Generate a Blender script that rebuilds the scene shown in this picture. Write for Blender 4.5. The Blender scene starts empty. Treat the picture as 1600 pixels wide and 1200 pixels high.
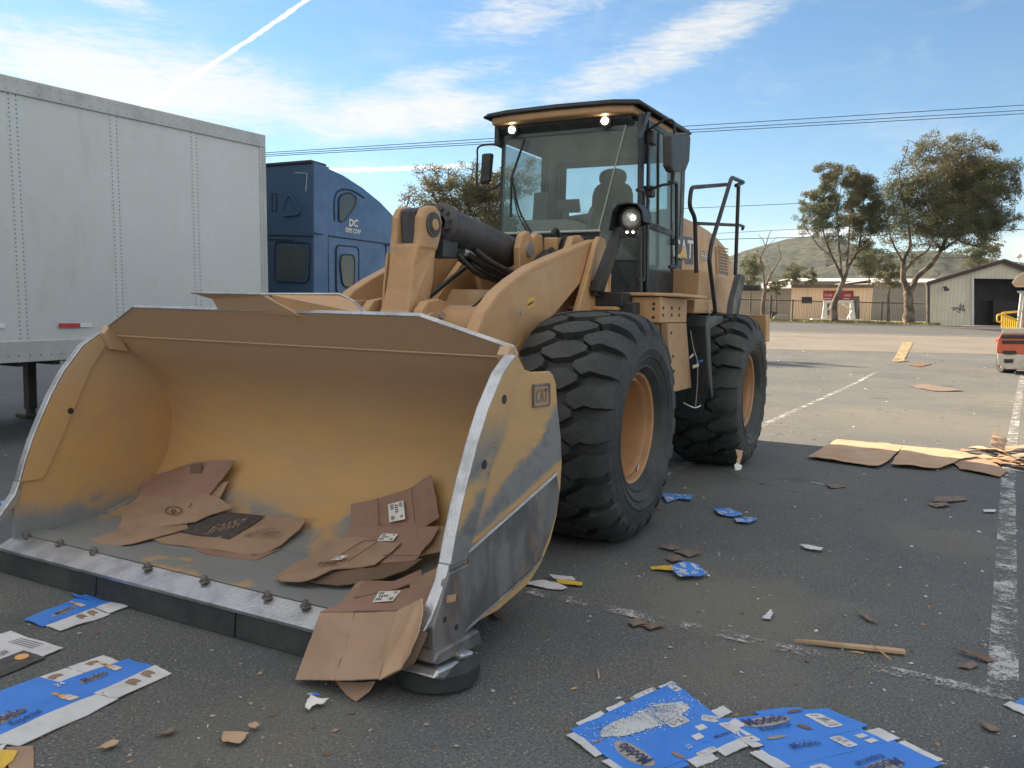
import bpy, bmesh, math, random
import numpy as np
from mathutils import Vector, Matrix
R = math.radians
random.seed(7)
rng = np.random.default_rng(11)
S = bpy.context.scene
C = S.collection

# ------------------------------------------------------------------ camera
CX, CY, CZ = 5.62765, 3.39551, 1.62958
YAW, PIT, ROL, FOC = 3.63002441, 0.09064871, 0.02380632, 1307.47
_c = np.array([CX, CY, CZ])
_fw = np.array([math.cos(YAW)*math.cos(PIT), math.sin(YAW)*math.cos(PIT), -math.sin(PIT)])
_r0 = np.cross(_fw, [0, 0, 1]); _r0 /= np.linalg.norm(_r0)
_u0 = np.cross(_r0, _fw)
_r = _r0*math.cos(ROL) + _u0*math.sin(ROL)
_u = -_r0*math.sin(ROL) + _u0*math.cos(ROL)
cam = bpy.data.cameras.new('camera'); co = bpy.data.objects.new('camera', cam); C.objects.link(co)
cam.sensor_fit = 'HORIZONTAL'; cam.sensor_width = 36; cam.lens = 36*FOC/1600
cam.clip_start = .05; cam.clip_end = 8000
M = Matrix(((_r[0], _u[0], -_fw[0], CX), (_r[1], _u[1], -_fw[1], CY), (_r[2], _u[2], -_fw[2], CZ), (0, 0, 0, 1)))
co.matrix_world = M
S.camera = co
S.render.resolution_x, S.render.resolution_y = 1024, 768

# ------------------------------------------------------------------ sun, sky, exposure
SUN_AZ, SUN_EL = R(255.5), R(29)
sd = Vector((math.cos(SUN_AZ)*math.cos(SUN_EL), math.sin(SUN_AZ)*math.cos(SUN_EL), math.sin(SUN_EL)))
sl = bpy.data.lights.new('sun', 'SUN'); so = bpy.data.objects.new('sun', sl); C.objects.link(so)
sl.energy = 5.0; sl.angle = R(.5); sl.color = (1, .80, .57)
so.rotation_euler = sd.to_track_quat('Z', 'Y').to_euler()
W = bpy.data.worlds.new('World'); S.world = W; W.use_nodes = True
S.view_settings.view_transform = 'Standard'; S.view_settings.look = 'None'
S.view_settings.exposure = 1.66; S.view_settings.gamma = 1

def N(nt, t, **kw):
    n = nt.nodes.new(t)
    for k, v in kw.items():
        if k.startswith('i_'):
            n.inputs[k[2:].replace('_', ' ')].default_value = v
        else: setattr(n, k, v)
    return n
def math_n(nt, op, a, b=None, c=None, clamp=False):
    n = nt.nodes.new('ShaderNodeMath'); n.operation = op; n.use_clamp = clamp
    for i, x in enumerate((a, b, c)):
        if x is None: continue
        if isinstance(x, (int, float)): n.inputs[i].default_value = x
        else: nt.links.new(x, n.inputs[i])
    return n.outputs[0]
def maprange(nt, x, a, b, c=0., d=1., smooth=True):
    n = nt.nodes.new('ShaderNodeMapRange'); n.interpolation_type = 'SMOOTHSTEP' if smooth else 'LINEAR'
    nt.links.new(x, n.inputs[0])
    for i, v in enumerate((a, b, c, d)): n.inputs[i+1].default_value = v
    return n.outputs[0]
def mixc(nt, f, a, b, mode='MIX'):
    n = nt.nodes.new('ShaderNodeMix'); n.data_type = 'RGBA'; n.blend_type = mode
    if isinstance(f, (int, float)): n.inputs[0].default_value = f
    else: nt.links.new(f, n.inputs[0])
    for i, x in ((6, a), (7, b)):
        if isinstance(x, (tuple, list)): n.inputs[i].default_value = (*x[:3], 1)
        else: nt.links.new(x, n.inputs[i])
    return n.outputs[2]

def build_world():
    nt = W.node_tree; nt.nodes.clear(); L = nt.links.new
    sky = N(nt, 'ShaderNodeTexSky', sky_type='NISHITA', sun_disc=False, sun_elevation=SUN_EL,
            sun_rotation=math.pi/2 - SUN_AZ, air_density=1.0, dust_density=.08, ozone_density=3.0)
    tc = N(nt, 'ShaderNodeTexCoord'); sep = N(nt, 'ShaderNodeSeparateXYZ'); L(tc.outputs['Generated'], sep.inputs[0])
    x, y, z = sep.outputs
    el = math_n(nt, 'MULTIPLY', math_n(nt, 'ARCSINE', z), 57.2958)
    # azimuth measured from the middle of the view, positive to the left
    ca, sa = math.cos(YAW), math.sin(YAW)
    fx = math_n(nt, 'ADD', math_n(nt, 'MULTIPLY', x, ca), math_n(nt, 'MULTIPLY', y, sa))
    lx = math_n(nt, 'ADD', math_n(nt, 'MULTIPLY', x, -sa), math_n(nt, 'MULTIPLY', y, ca))
    lx = math_n(nt, 'MULTIPLY', lx, -1)
    az = math_n(nt, 'MULTIPLY', math_n(nt, 'ARCTAN2', lx, fx), -57.2958)   # +left
    cb = N(nt, 'ShaderNodeCombineXYZ'); L(az, cb.inputs[0]); L(el, cb.inputs[1])
    P = cb.outputs[0]
    def noise(scale, det, rough, mapping, dist=0.):
        mp = N(nt, 'ShaderNodeMapping'); L(P, mp.inputs[0]); mp.inputs['Rotation'].default_value = (0, 0, mapping[2]); mp.inputs['Scale'].default_value = (mapping[0], mapping[1], 1)
        n = N(nt, 'ShaderNodeTexNoise'); L(mp.outputs[0], n.inputs[0]); n.inputs['Scale'].default_value = scale
        n.inputs['Detail'].default_value = det; n.inputs['Roughness'].default_value = rough; n.inputs['Distortion'].default_value = dist
        return n.outputs[0]
    def band(a0, e0, a1, e1, hw, soft):
        # distance to the line (a0,e0)-(a1,e1) in degrees
        dx, dy = a1-a0, e1-e0; l = math.hypot(dx, dy); nx, ny = -dy/l, dx/l
        d = math_n(nt, 'ADD', math_n(nt, 'MULTIPLY', az, nx), math_n(nt, 'MULTIPLY_ADD', el, ny, -(a0*nx+e0*ny)))
        t = math_n(nt, 'ADD', math_n(nt, 'MULTIPLY', az, dx/l), math_n(nt, 'MULTIPLY_ADD', el, dy/l, -(a0*dx/l+e0*dy/l)))
        return d, t, l
    wob = noise(.16, 5, .6, (1, 2.2, .12), .6)
    wob2 = noise(.55, 9, .66, (.8, 4.6, .14), 1.1)
    # main bright bank upper left
    def blob(a, e, ra, re, rot=0.):
        c_, s_ = math.cos(rot), math.sin(rot)
        u = math_n(nt, 'MULTIPLY', math_n(nt, 'ADD', math_n(nt, 'MULTIPLY', math_n(nt, 'ADD', az, -a), c_), math_n(nt, 'MULTIPLY', math_n(nt, 'ADD', el, -e), s_)), 1/ra)
        v = math_n(nt, 'MULTIPLY', math_n(nt, 'ADD', math_n(nt, 'MULTIPLY', math_n(nt, 'ADD', az, -a), -s_), math_n(nt, 'MULTIPLY', math_n(nt, 'ADD', el, -e), c_)), 1/re)
        q = math_n(nt, 'SQRT', math_n(nt, 'ADD', math_n(nt, 'MULTIPLY', u, u), math_n(nt, 'MULTIPLY', v, v)))
        return maprange(nt, q, 1.0, 0.05)
    m1 = blob(24, 13.0, 26, 5.2, R(2))
    m1b = blob(8, 12.4, 18, 3.4, R(-6))
    m2 = math_n(nt, 'MULTIPLY', blob(-9, 16.2, 20, 3.2, R(-22)), .86)
    m3 = blob(26, 17.5, 9, 1.6, R(10))
    m4 = blob(9, 4.2, 10, 3.4, 0)
    m5 = math_n(nt, 'MAXIMUM', blob(-20, 5.2, 9, 1.6, 0), blob(6, 14.5, 12, 2.4, R(-14)))
    m6 = blob(-33, 4.2, 8, 2.0, 0)
    m7 = blob(-2, 19.5, 18, 3.5, R(-20))
    m = m1
    for q in (m1b, m2, math_n(nt, 'MULTIPLY', m3, .8), m4, math_n(nt, 'MULTIPLY', m5, .8), m6, math_n(nt, 'MULTIPLY', m7, .75)):
        m = math_n(nt, 'MAXIMUM', m, q)
    dens = math_n(nt, 'ADD', math_n(nt, 'MULTIPLY', wob, .75), math_n(nt, 'MULTIPLY', wob2, .80))
    dens = math_n(nt, 'ADD', dens, math_n(nt, 'MULTIPLY_ADD', m, .95, -1.08))
    cl = maprange(nt, dens, 0., .72)
    cl = math_n(nt, 'MULTIPLY', cl, .88)
    # faint veil all over
    veil = maprange(nt, math_n(nt, 'ADD', wob, math_n(nt, 'MULTIPLY', wob2, .35)), .62, 1.0, 0, .22)
    cl = math_n(nt, 'MAXIMUM', cl, veil)
    # unseen bright cloud field added behind the camera to lift the shade
    back = maprange(nt, fx, .35, -.3)
    bc = maprange(nt, math_n(nt, 'ADD', wob, math_n(nt, 'MULTIPLY', wob2, .3)), .42, .66, 0, .95)
    bk = math_n(nt, 'MULTIPLY', math_n(nt, 'MAXIMUM', back, maprange(nt, el, 34, 55)), bc)
    cl = math_n(nt, 'MAXIMUM', cl, bk)
    fine = noise(2.2, 4, .6, (1, 1, 0))
    def trail(a0, e0, a1, e1, hw, amp, fade0=0):
        d, t, l = band(a0, e0, a1, e1, hw, .1)
        d = math_n(nt, 'ABSOLUTE', math_n(nt, 'ADD', d, math_n(nt, 'MULTIPLY_ADD', fine, .26, -.13)))
        k = maprange(nt, d, hw, hw*.25)
        k = math_n(nt, 'MULTIPLY', k, maprange(nt, t, 0, .6))
        k = math_n(nt, 'MULTIPLY', k, maprange(nt, t, l, l-.6))
        return math_n(nt, 'MULTIPLY', k, amp)
    t1 = trail(13.0, 19.3, 24.2, 11.1, .17, .85)
    t2 = trail(13.6, 8.55, 3.0, 9.35, .2, .8)
    
    skyc = N(nt, 'ShaderNodeHueSaturation'); L(sky.outputs[0], skyc.inputs['Color']); skyc.inputs['Saturation'].default_value = 1.10
    skyc.inputs['Value'].default_value = .93; skyc.inputs['Hue'].default_value = .494
    ccol = N(nt, 'ShaderNodeRGB'); ccol.outputs[0].default_value = (5.9, 5.75, 5.3, 1)
    c2 = mixc(nt, bk, ccol.outputs[0], (6.5, 6.2, 5.9))
    mx = mixc(nt, cl, skyc.outputs[0], c2); mx = mixc(nt, math_n(nt, 'MAXIMUM', t1, t2), mx, (8.4, 8.0, 7.4))
    bg = N(nt, 'ShaderNodeBackground'); L(mx, bg.inputs[0]); bg.inputs[1].default_value = .055
    o = N(nt, 'ShaderNodeOutputWorld'); L(bg.outputs[0], o.inputs[0])
build_world()

# ------------------------------------------------------------------ measuring helpers (photo pixel -> point on a real plane)
def ray(px, py): return _fw*FOC + _r*(px-800) + _u*(600-py)
def on(px, py, ax, v):
    d = ray(px, py); t = (v-_c[ax])/d[ax]; return Vector(_c+t*d)
FH = np.array([math.cos(YAW), math.sin(YAW), 0]); RH = np.array([math.sin(YAW), -math.cos(YAW), 0])
def at(px, py, depth):
    d = ray(px, py); return Vector(_c + d*depth/(d@FH))
def terr(x, y):
    t = (x-CX)*FH[0] + (y-CY)*FH[1]
    if t < 20: return 0.
    if t < 85: return (t-20)*.0155
    return 65*.0155
def gnd(px, py):
    d = ray(px, py); t = 0
    lo, hi = .5, 400
    f = lambda s: (_c+d*s/(d@FH))[2]-terr(*(_c+d*s/(d@FH))[:2])
    for _ in range(60):
        m = (lo+hi)/2
        if f(m) > 0: lo = m
        else: hi = m
    p = _c+d*lo/(d@FH); return Vector(p)
def base(px, depth):
    """point on the terrain straight below pixel column px at a depth"""
    p = at(px, 500, depth); p.z = terr(p.x, p.y); return p

# ------------------------------------------------------------------ mesh helpers
class MB:
    def __init__(s): s.v = []; s.f = []; s.m = []
    def add(s, vs, fs, mi=0):
        o = len(s.v); s.v += [tuple(v) for v in vs]; s.f += [tuple(i+o for i in f) for f in fs]; s.m += [mi]*len(fs); return s
    def hexa(s, p, mi=0):  # p: 4 bottom, 4 top (same order)
        return s.add(p, [(3, 2, 1, 0), (4, 5, 6, 7), (0, 1, 5, 4), (1, 2, 6, 5), (2, 3, 7, 6), (3, 0, 4, 7)], mi)
    def box(s, x0, x1, y0, y1, z0, z1, mi=0):
        return s.hexa([(x0, y0, z0), (x1, y0, z0), (x1, y1, z0), (x0, y1, z0), (x0, y0, z1), (x1, y0, z1), (x1, y1, z1), (x0, y1, z1)], mi)
    def obox(s, o, a, b, c, mi=0):
        o, a, b, c = map(Vector, (o, a, b, c))
        return s.hexa([o, o+a, o+a+b, o+b, o+c, o+a+c, o+a+b+c, o+b+c], mi)
    def prism(s, pts, vec, mi=0, cap=True):
        vec = Vector(vec); n = len(pts); a = [Vector(p) for p in pts]; b = [p+vec for p in a]
        fs = [(i, (i+1) % n, n+(i+1) % n, n+i) for i in range(n)]
        if cap: fs += [tuple(range(n-1, -1, -1)), tuple(range(n, 2*n))]
        return s.add(a+b, fs, mi)
    def xz(s, pts, y0, y1, mi=0): return s.prism([(x, y0, z) for x, z in pts], (0, y1-y0, 0), mi)
    def tube(s, pts, r, n=8, mi=0, closed=False):
        pts = [Vector(p) for p in pts]; rs = r if isinstance(r, (list, tuple)) else [r]*len(pts)
        rings = []; up = None
        for i, p in enumerate(pts):
            if closed: t = pts[(i+1) % len(pts)]-pts[i-1]
            else: t = pts[min(i+1, len(pts)-1)]-pts[max(i-1, 0)]
            if t.length < 1e-9: t = Vector((0, 0, 1))
            t.normalize()
            if up is None: up = t.orthogonal().normalized()
            a = (up - t*up.dot(t))
            a = a.normalized() if a.length > 1e-6 else t.orthogonal().normalized()
            up = a; b = t.cross(a)
            rings.append([p+(a*math.cos(2*math.pi*k/n)+b*math.sin(2*math.pi*k/n))*rs[i] for k in range(n)])
        vs = [v for g in rings for v in g]; fs = []
        m = len(pts)
        for i in range(m if closed else m-1):
            j = (i+1) % m
            for k in range(n): fs.append((i*n+k, i*n+(k+1) % n, j*n+(k+1) % n, j*n+k))
        if not closed: fs += [tuple(range(n-1, -1, -1)), tuple(range((m-1)*n, m*n))]
        return s.add(vs, fs, mi)
    def cyl(s, a, b, r0, r1=None, n=20, mi=0): return s.tube([a, b], [r0, r0 if r1 is None else r1], n, mi)
    def lathe(s, prof, c, ax, n=48, mi=0, closed=False):
        """prof: (radius, along) pairs; c centre, ax unit axis"""
        ax = Vector(ax).normalized(); a = ax.orthogonal().normalized(); b = ax.cross(a); c = Vector(c)
        vs = []; m = len(prof)
        for r, h in prof:
            for k in range(n):
                t = 2*math.pi*k/n; vs.append(c+ax*h+(a*math.cos(t)+b*math.sin(t))*r)
        fs = []
        for i in range(m if closed else m-1):
            j = (i+1) % m
            for k in range(n): fs.append((i*n+k, i*n+(k+1) % n, j*n+(k+1) % n, j*n+k))
        return s.add(vs, fs, mi)
    def sphere(s, c, r, n=12, m=8, mi=0, sc=(1, 1, 1)):
        c = Vector(c); vs = []
        for i in range(m+1):
            p = math.pi*i/m
            for k in range(n):
                t = 2*math.pi*k/n; vs.append(c+Vector((math.sin(p)*math.cos(t)*sc[0], math.sin(p)*math.sin(t)*sc[1], math.cos(p)*sc[2]))*r)
        fs = [(i*n+k, i*n+(k+1) % n, (i+1)*n+(k+1) % n, (i+1)*n+k) for i in range(m) for k in range(n)]
        return s.add(vs, fs, mi)
    def build(s, name, mats, parent=None, bevel=0, smooth=None, label=None, origin=None, recalc=True):
        if not isinstance(mats, (list, tuple)): mats = [mats]
        if parent is not None: o = Vector(parent['_o'])
        elif origin is not None: o = Vector(origin)
        else:
            a = np.array(s.v); o = Vector(((a[:, 0].min()+a[:, 0].max())/2, (a[:, 1].min()+a[:, 1].max())/2, a[:, 2].min()))
        me = bpy.data.meshes.new(name)
        me.from_pydata([(x-o.x, y-o.y, z-o.z) for x, y, z in s.v], [], s.f)
        for m in mats: me.materials.append(m)
        me.polygons.foreach_set('material_index', s.m)
        if recalc:
            bm = bmesh.new(); bm.from_mesh(me); bmesh.ops.recalc_face_normals(bm, faces=bm.faces); bm.to_mesh(me); bm.free()
        if smooth:
            me.polygons.foreach_set('use_smooth', [True]*len(me.polygons)); me.set_sharp_from_angle(angle=R(smooth))
        me.update()
        ob = bpy.data.objects.new(name, me); C.objects.link(ob)
        ob['_o'] = list(o)
        if parent is not None: ob.parent = parent
        else: ob.location = o
        if bevel:
            b = ob.modifiers.new('bevel', 'BEVEL'); b.width = bevel; b.segments = 2; b.limit_method = 'ANGLE'; b.angle_limit = R(35)
        if label: ob['label'] = label
        return ob
def tag(o, label=None, cat=None, group=None, kind=None):
    if label: o['label'] = label
    if cat: o['category'] = cat
    if group: o['group'] = group
    if kind: o['kind'] = kind
    return o
def thing(name, label, cat, loc, group=None):
    o = bpy.data.objects.new(name, None); C.objects.link(o); o.location = loc; o['_o'] = list(loc); o.empty_display_size = .3
    return tag(o, label, cat, group)
def text_mb(mb, body, O, U, V, h, ext=.002, mi=0, shear=0, bold=0, align='LEFT', fn=None, spacing=1):
    """add lettering; O origin, U right, V up, h cap height; fn maps (x,y) -> point instead"""
    cu = bpy.data.curves.new('t', 'FONT'); cu.body = body; cu.size = 1; cu.offset = bold; cu.align_x = align; cu.resolution_u = 3; cu.space_character = spacing
    to = bpy.data.objects.new('t', cu); C.objects.link(to); bpy.context.view_layer.update()
    me = to.to_mesh(); vs = [v.co.copy() for v in me.vertices]; fs = [tuple(p.vertices) for p in me.polygons]
    to.to_mesh_clear(); bpy.data.objects.remove(to); bpy.data.curves.remove(cu)
    k = h/.7
    if fn is None:
        U, V, O = Vector(U), Vector(V), Vector(O); W_ = U.cross(V).normalized()*ext
        P = [O+U*((v.x+shear*v.y)*k)+V*(v.y*k)+W_ for v in vs]
    else: P = [fn((v.x+shear*v.y)*k, v.y*k) for v in vs]
    mb.add(P, fs, mi)
    return mb

# ------------------------------------------------------------------ materials
def newmat(name):
    m = bpy.data.materials.new(name); m.use_nodes = True; nt = m.node_tree
    return m, nt, nt.nodes['Principled BSDF']
def pnoise(nt, scale, det=5, rough=.6, sc=(1, 1, 1), dist=0, coord='Object'):
    tc = N(nt, 'ShaderNodeTexCoord'); mp = N(nt, 'ShaderNodeMapping'); nt.links.new(tc.outputs[coord], mp.inputs[0]); mp.inputs['Scale'].default_value = sc
    n = N(nt, 'ShaderNodeTexNoise'); nt.links.new(mp.outputs[0], n.inputs[0]); n.inputs['Scale'].default_value = scale
    n.inputs['Detail'].default_value = det; n.inputs['Roughness'].default_value = rough; n.inputs['Distortion'].default_value = dist
    return n.outputs[0]
def bump(nt, b, h, strength=.3, dist=.01):
    n = N(nt, 'ShaderNodeBump'); nt.links.new(h, n.inputs['Height']); n.inputs['Strength'].default_value = strength; n.inputs['Distance'].default_value = dist
    nt.links.new(n.outputs[0], b.inputs['Normal']); return n
def mat(name, col, rough=.6, metal=0, col2=None, scale=3., lo=.4, hi=.65, bmp=0, bscale=60, spec=.5, dirt=None, dscale=9, damt=.5, sc=(1, 1, 1)):
    m, nt, b = newmat(name)
    c = (*col, 1)
    b.inputs['Roughness'].default_value = rough; b.inputs['Metallic'].default_value = metal; b.inputs['Specular IOR Level'].default_value = spec
    out = None
    if col2:
        f = maprange(nt, pnoise(nt, scale, 6, .62, sc), lo, hi); out = mixc(nt, f, col, col2)
    if dirt:
        f = maprange(nt, pnoise(nt, dscale, 8, .7, sc, .4), .5, .72, 0, damt); out = mixc(nt, f, out if out else col, dirt)
        rr = maprange(nt, pnoise(nt, dscale*.7, 5, .6), .3, .7, rough-.1, min(1, rough+.2)); nt.links.new(rr, b.inputs['Roughness'])
    if out: nt.links.new(out, b.inputs['Base Color'])
    else: b.inputs['Base Color'].default_value = c
    if bmp: bump(nt, b, pnoise(nt, bscale, 4, .6), bmp)
    return m
def glass(name, tint, alpha, rough=.03, spec=.9):
    m, nt, b = newmat(name); nt.nodes.remove(b); out = nt.nodes['Material Output']
    tr = N(nt, 'ShaderNodeBsdfTransparent'); tr.inputs[0].default_value = (*tint, 1)
    gl = N(nt, 'ShaderNodeBsdfPrincipled'); gl.inputs['Base Color'].default_value = (.50, .60, .56, 1); gl.inputs['Roughness'].default_value = rough
    gl.inputs['Specular IOR Level'].default_value = spec
    fr = N(nt, 'ShaderNodeFresnel'); fr.inputs[0].default_value = 1.5
    sm = maprange(nt, pnoise(nt, 2.2, 5, .6, (1, 1, .5)), .35, .75, 0, .10)
    f = math_n(nt, 'ADD', math_n(nt, 'MULTIPLY', fr.outputs[0], 1.0 if alpha > .04 else .45), math_n(nt, 'ADD', sm, alpha), clamp=True)
    mx = N(nt, 'ShaderNodeMixShader'); nt.links.new(f, mx.inputs[0]); nt.links.new(tr.outputs[0], mx.inputs[1]); nt.links.new(gl.outputs[0], mx.inputs[2])
    nt.links.new(mx.outputs[0], out.inputs[0]); return m

MT = {}
MT['paint'] = mat('loader_paint', (.52, .315, .150), .48, 0, (.44, .28, .15), 1.6, .35, .7, .06, 40, .5, (.30, .22, .14), 7, .55)
MT['paint_dusty'] = mat('loader_paint_dusty', (.45, .285, .155), .6, 0, (.40, .275, .165), 2.4, .35, .7, .08, 30, .4, (.24, .17, .11), 5, .6)
MT['steel'] = mat('worn_steel', (.52, .53, .54), .36, .75, (.40, .41, .42), 6, .4, .65, .12, 50, .5, (.22, .17, .13), 14, .6)
MT['bright_steel'] = mat('bright_steel', (.60, .62, .64), .34, .85, (.42, .43, .45), 7, .38, .66, .3, 70, .5)
MT['black'] = mat('black_paint', (.018, .02, .023), .42, 0, (.03, .032, .035), 5, .4, .7, .05, 40, .5, (.09, .08, .065), 8, .25)
MT['dkgrey'] = mat('dark_grey_paint', (.035, .045, .05), .45, 0, (.05, .06, .062), 4, .4, .7, .04, 50, .5, (.11, .10, .08), 8, .3)
MT['cyl'] = mat('cylinder_grey', (.05, .055, .065), .42, .1, (.08, .08, .085), 5, .35, .7, .12, 25, .5, (.13, .10, .07), 9, .55)
MT['nut'] = mat('dull_nut', (.22, .22, .22), .45, .6, (.14, .12, .11), 40)
MT['flake'] = mat('paper_flake', (.22, .17, .135), .9, 0, (.15, .12, .10), 20, .4, .6, .3, 60)
MT['torn_blue'] = mat('torn_carton', (.045, .215, .70), .5, 0, (.55, .57, .60), 26, .52, .58, .2, 40, .4, (.10, .12, .16), 30, .6)
MT['chrome'] = mat('chrome', (.8, .8, .8), .14, 1, (.6, .6, .6), 20)
MT['hose'] = mat('hose_rubber', (.018, .018, .019), .55, 0, (.05, .045, .04), 15, .5, .75)
MT['interior'] = mat('cab_interior', (.46, .50, .47), .75, 0, (.52, .55, .52), 3)
MT['interior_dk'] = mat('cab_interior_dark', (.15, .18, .19), .8, 0, (.19, .21, .22), 3)
MT['seat'] = mat('seat_fabric', (.02, .021, .026), .9, 0, (.032, .032, .036), 30)
MT['glass'] = glass('cab_glass', (.95, .98, .97), .085)
MT['glass_side'] = glass('cab_side_glass', (.86, .94, .95), .03)
MT['white'] = mat('white_paint', (.78, .78, .76), .5, 0, (.62, .62, .58), 5)
MT['label_white'] = mat('label_paper', (.80, .80, .78), .7, 0, (.70, .70, .68), 20)
MT['print_black'] = mat('print_black', (.05, .05, .05), .7, 0, (.10, .09, .09), 40)
MT['mirror'] = mat('mirror_shell', (.03, .033, .035), .5, 0, (.05, .05, .05), 8)
MT['lampglass'] = mat('lamp_glass', (.75, .75, .72), .12, .4, (.6, .6, .6), 30)
MT['decal_black'] = mat('decal_black', (.03, .03, .04), .45, 0, (.12, .10, .13), 6, .4, .7)
MT['decal_yellow'] = mat('decal_yellow', (.75, .45, .06), .5, 0, (.6, .38, .1), 10)

def emis(name, col, st):
    m, nt, b = newmat(name); b.inputs['Emission Color'].default_value = (*col, 1); b.inputs['Emission Strength'].default_value = st
    b.inputs['Base Color'].default_value = (.8, .8, .75, 1); return m
MT['lamp_on'] = emis('lamp_on', (1, .90, .68), 9)
MT['lamp_dim'] = emis('lamp_led', (1, .97, .9), 3.5)

def m_rubber():
    m, nt, b = newmat('tyre_rubber')
    n1 = pnoise(nt, 2.5, 8, .7); n2 = pnoise(nt, 28, 6, .75); n3 = pnoise(nt, 110, 3, .6)
    c = mixc(nt, maprange(nt, n1, .38, .7), (.026, .032, .035), (.058, .064, .064))
    c = mixc(nt, maprange(nt, n2, .54, .74, 0, .5), c, (.085, .078, .070))
    c = mixc(nt, maprange(nt, n3, .70, .78, 0, .6), c, (.22, .20, .18))
    nt.links.new(c, b.inputs['Base Color']); nt.links.new(maprange(nt, n2, .3, .7, .5, .78), b.inputs['Roughness'])
    b.inputs['Specular IOR Level'].default_value = .45
    bump(nt, b, math_n(nt, 'ADD', n2, math_n(nt, 'MULTIPLY', n1, 1.5)), .55, .012); return m
MT['rubber'] = m_rubber()
def m_bucket_in():
    m, nt, b = newmat('bucket_inside')
    tc = N(nt, 'ShaderNodeTexCoord'); sp = N(nt, 'ShaderNodeSeparateXYZ'); nt.links.new(tc.outputs['Object'], sp.inputs[0])
    z = sp.outputs[2]; x = sp.outputs[0]; y = sp.outputs[1]
    n1 = pnoise(nt, 1.3, 6, .6); n2 = pnoise(nt, 5, 7, .68, (1, .35, 1)); n3 = pnoise(nt, 30, 4, .6)
    # duller tan painting dark reflection into the upper back, polished yellow in the belly, bare steel on the floor
    zz = math_n(nt, 'ADD', z, math_n(nt, 'MULTIPLY_ADD', n1, .5, -.25))
    up = maprange(nt, zz, .80, 1.25)
    c = mixc(nt, maprange(nt, n2, .35, .7), (.55, .345, .135), (.49, .32, .16))
    c = mixc(nt, math_n(nt, 'MULTIPLY', up, .8), c, (.50, .36, .24))
    lowz = math_n(nt, 'ADD', z, math_n(nt, 'MULTIPLY_ADD', n2, .42, -.21))
    st = maprange(nt, lowz, .46, .24)
    patch = maprange(nt, pnoise(nt, 2.2, 5, .6), .38, .50)
    st = math_n(nt, 'MULTIPLY', st, math_n(nt, 'MAXIMUM', patch, maprange(nt, lowz, .30, .24, 0, .25)))
    c = mixc(nt, st, c, (.25, .28, .295))
    sc = maprange(nt, pnoise(nt, 9, 8, .75, (3, .4, 1), .5), .64, .72, 0, .55)
    c = mixc(nt, sc, c, (.15, .12, .10))
    c = mixc(nt, maprange(nt, n3, .68, .76, 0, .5), c, (.12, .09, .07))
    nt.links.new(c, b.inputs['Base Color'])
    nt.links.new(math_n(nt, 'MULTIPLY', st, .2), b.inputs['Metallic'])
    nt.links.new(maprange(nt, n2, .3, .7, .42, .68), b.inputs['Roughness'])
    bump(nt, b, math_n(nt, 'ADD', n2, math_n(nt, 'MULTIPLY', n1, 2)), .12, .02); return m
MT['bucket_in'] = m_bucket_in()
def m_side():
    m, nt, b = newmat('bucket_side')
    tc = N(nt, 'ShaderNodeTexCoord'); sp = N(nt, 'ShaderNodeSeparateXYZ'); nt.links.new(tc.outputs['Object'], sp.inputs[0])
    x, y, z = sp.outputs
    n1 = pnoise(nt, 2.2, 6, .6, (.5, 1, 1)); n2 = pnoise(nt, 5, 8, .66, (.4, 1, 1), .3); n3 = pnoise(nt, 14, 6, .7, (.5, 1, 1), .6)
    xr = math_n(nt, 'ADD', x, -1.7)
    # object origin sits 1.7 m behind the axle; work in metres ahead of the axle
    nn = math_n(nt, 'MULTIPLY_ADD', n1, .55, -.275); nf = math_n(nt, 'MULTIPLY_ADD', n2, .22, -.11)
    d = math_n(nt, 'SUBTRACT', math_n(nt, 'MULTIPLY_ADD', xr, -.62, 2.12), z)
    d = math_n(nt, 'ADD', math_n(nt, 'ADD', d, nn), nf)
    w = maprange(nt, d, -.02, .07)
    ln = math_n(nt, 'SUBTRACT', z, math_n(nt, 'MULTIPLY_ADD', xr, -.227, 1.113))
    w = math_n(nt, 'MULTIPLY', w, maprange(nt, math_n(nt, 'ADD', ln, math_n(nt, 'MULTIPLY', nf, .5)), .03, .07))
    front = maprange(nt, math_n(nt, 'ADD', math_n(nt, 'ADD', xr, math_n(nt, 'MULTIPLY', z, .62)), math_n(nt, 'MULTIPLY_ADD', n1, .35, -.175)), 2.80, 2.88)
    w = math_n(nt, 'MAXIMUM', w, math_n(nt, 'MULTIPLY', front, math_n(nt, 'MULTIPLY', maprange(nt, z, 1.2, .9), maprange(nt, n1, .40, .50))))
    c = mixc(nt, maprange(nt, n2, .35, .7), (.52, .335, .14), (.46, .30, .14))
    g = mixc(nt, maprange(nt, n3, .45, .70), (.235, .25, .26), (.16, .165, .175))
    c = mixc(nt, w, c, g)
    scr = maprange(nt, pnoise(nt, 7, 3, .6, (1, 1, 6), 1.2), .68, .71, 0, .6)
    c = mixc(nt, math_n(nt, 'MULTIPLY', scr, w), c, (.05, .05, .055))
    nt.links.new(c, b.inputs['Base Color']); nt.links.new(math_n(nt, 'MULTIPLY', w, .35), b.inputs['Metallic'])
    b.inputs['Roughness'].default_value = .5
    bump(nt, b, n2, .12, .02); return m
MT['side'] = m_side()
MT['side_low'] = mat('bucket_wear_plate', (.21, .215, .22), .45, .4, (.12, .12, .13), 5, .42, .6, .15, 30, .5, (.38, .24, .10), 2.6, .8, (1, 1, .5))
MT['rim'] = mat('rim_paint', (.44, .245, .115), .42, 0, (.36, .21, .11), 3, .4, .7, .05, 40, .5, (.22, .14, .09), 8, .5)
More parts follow.
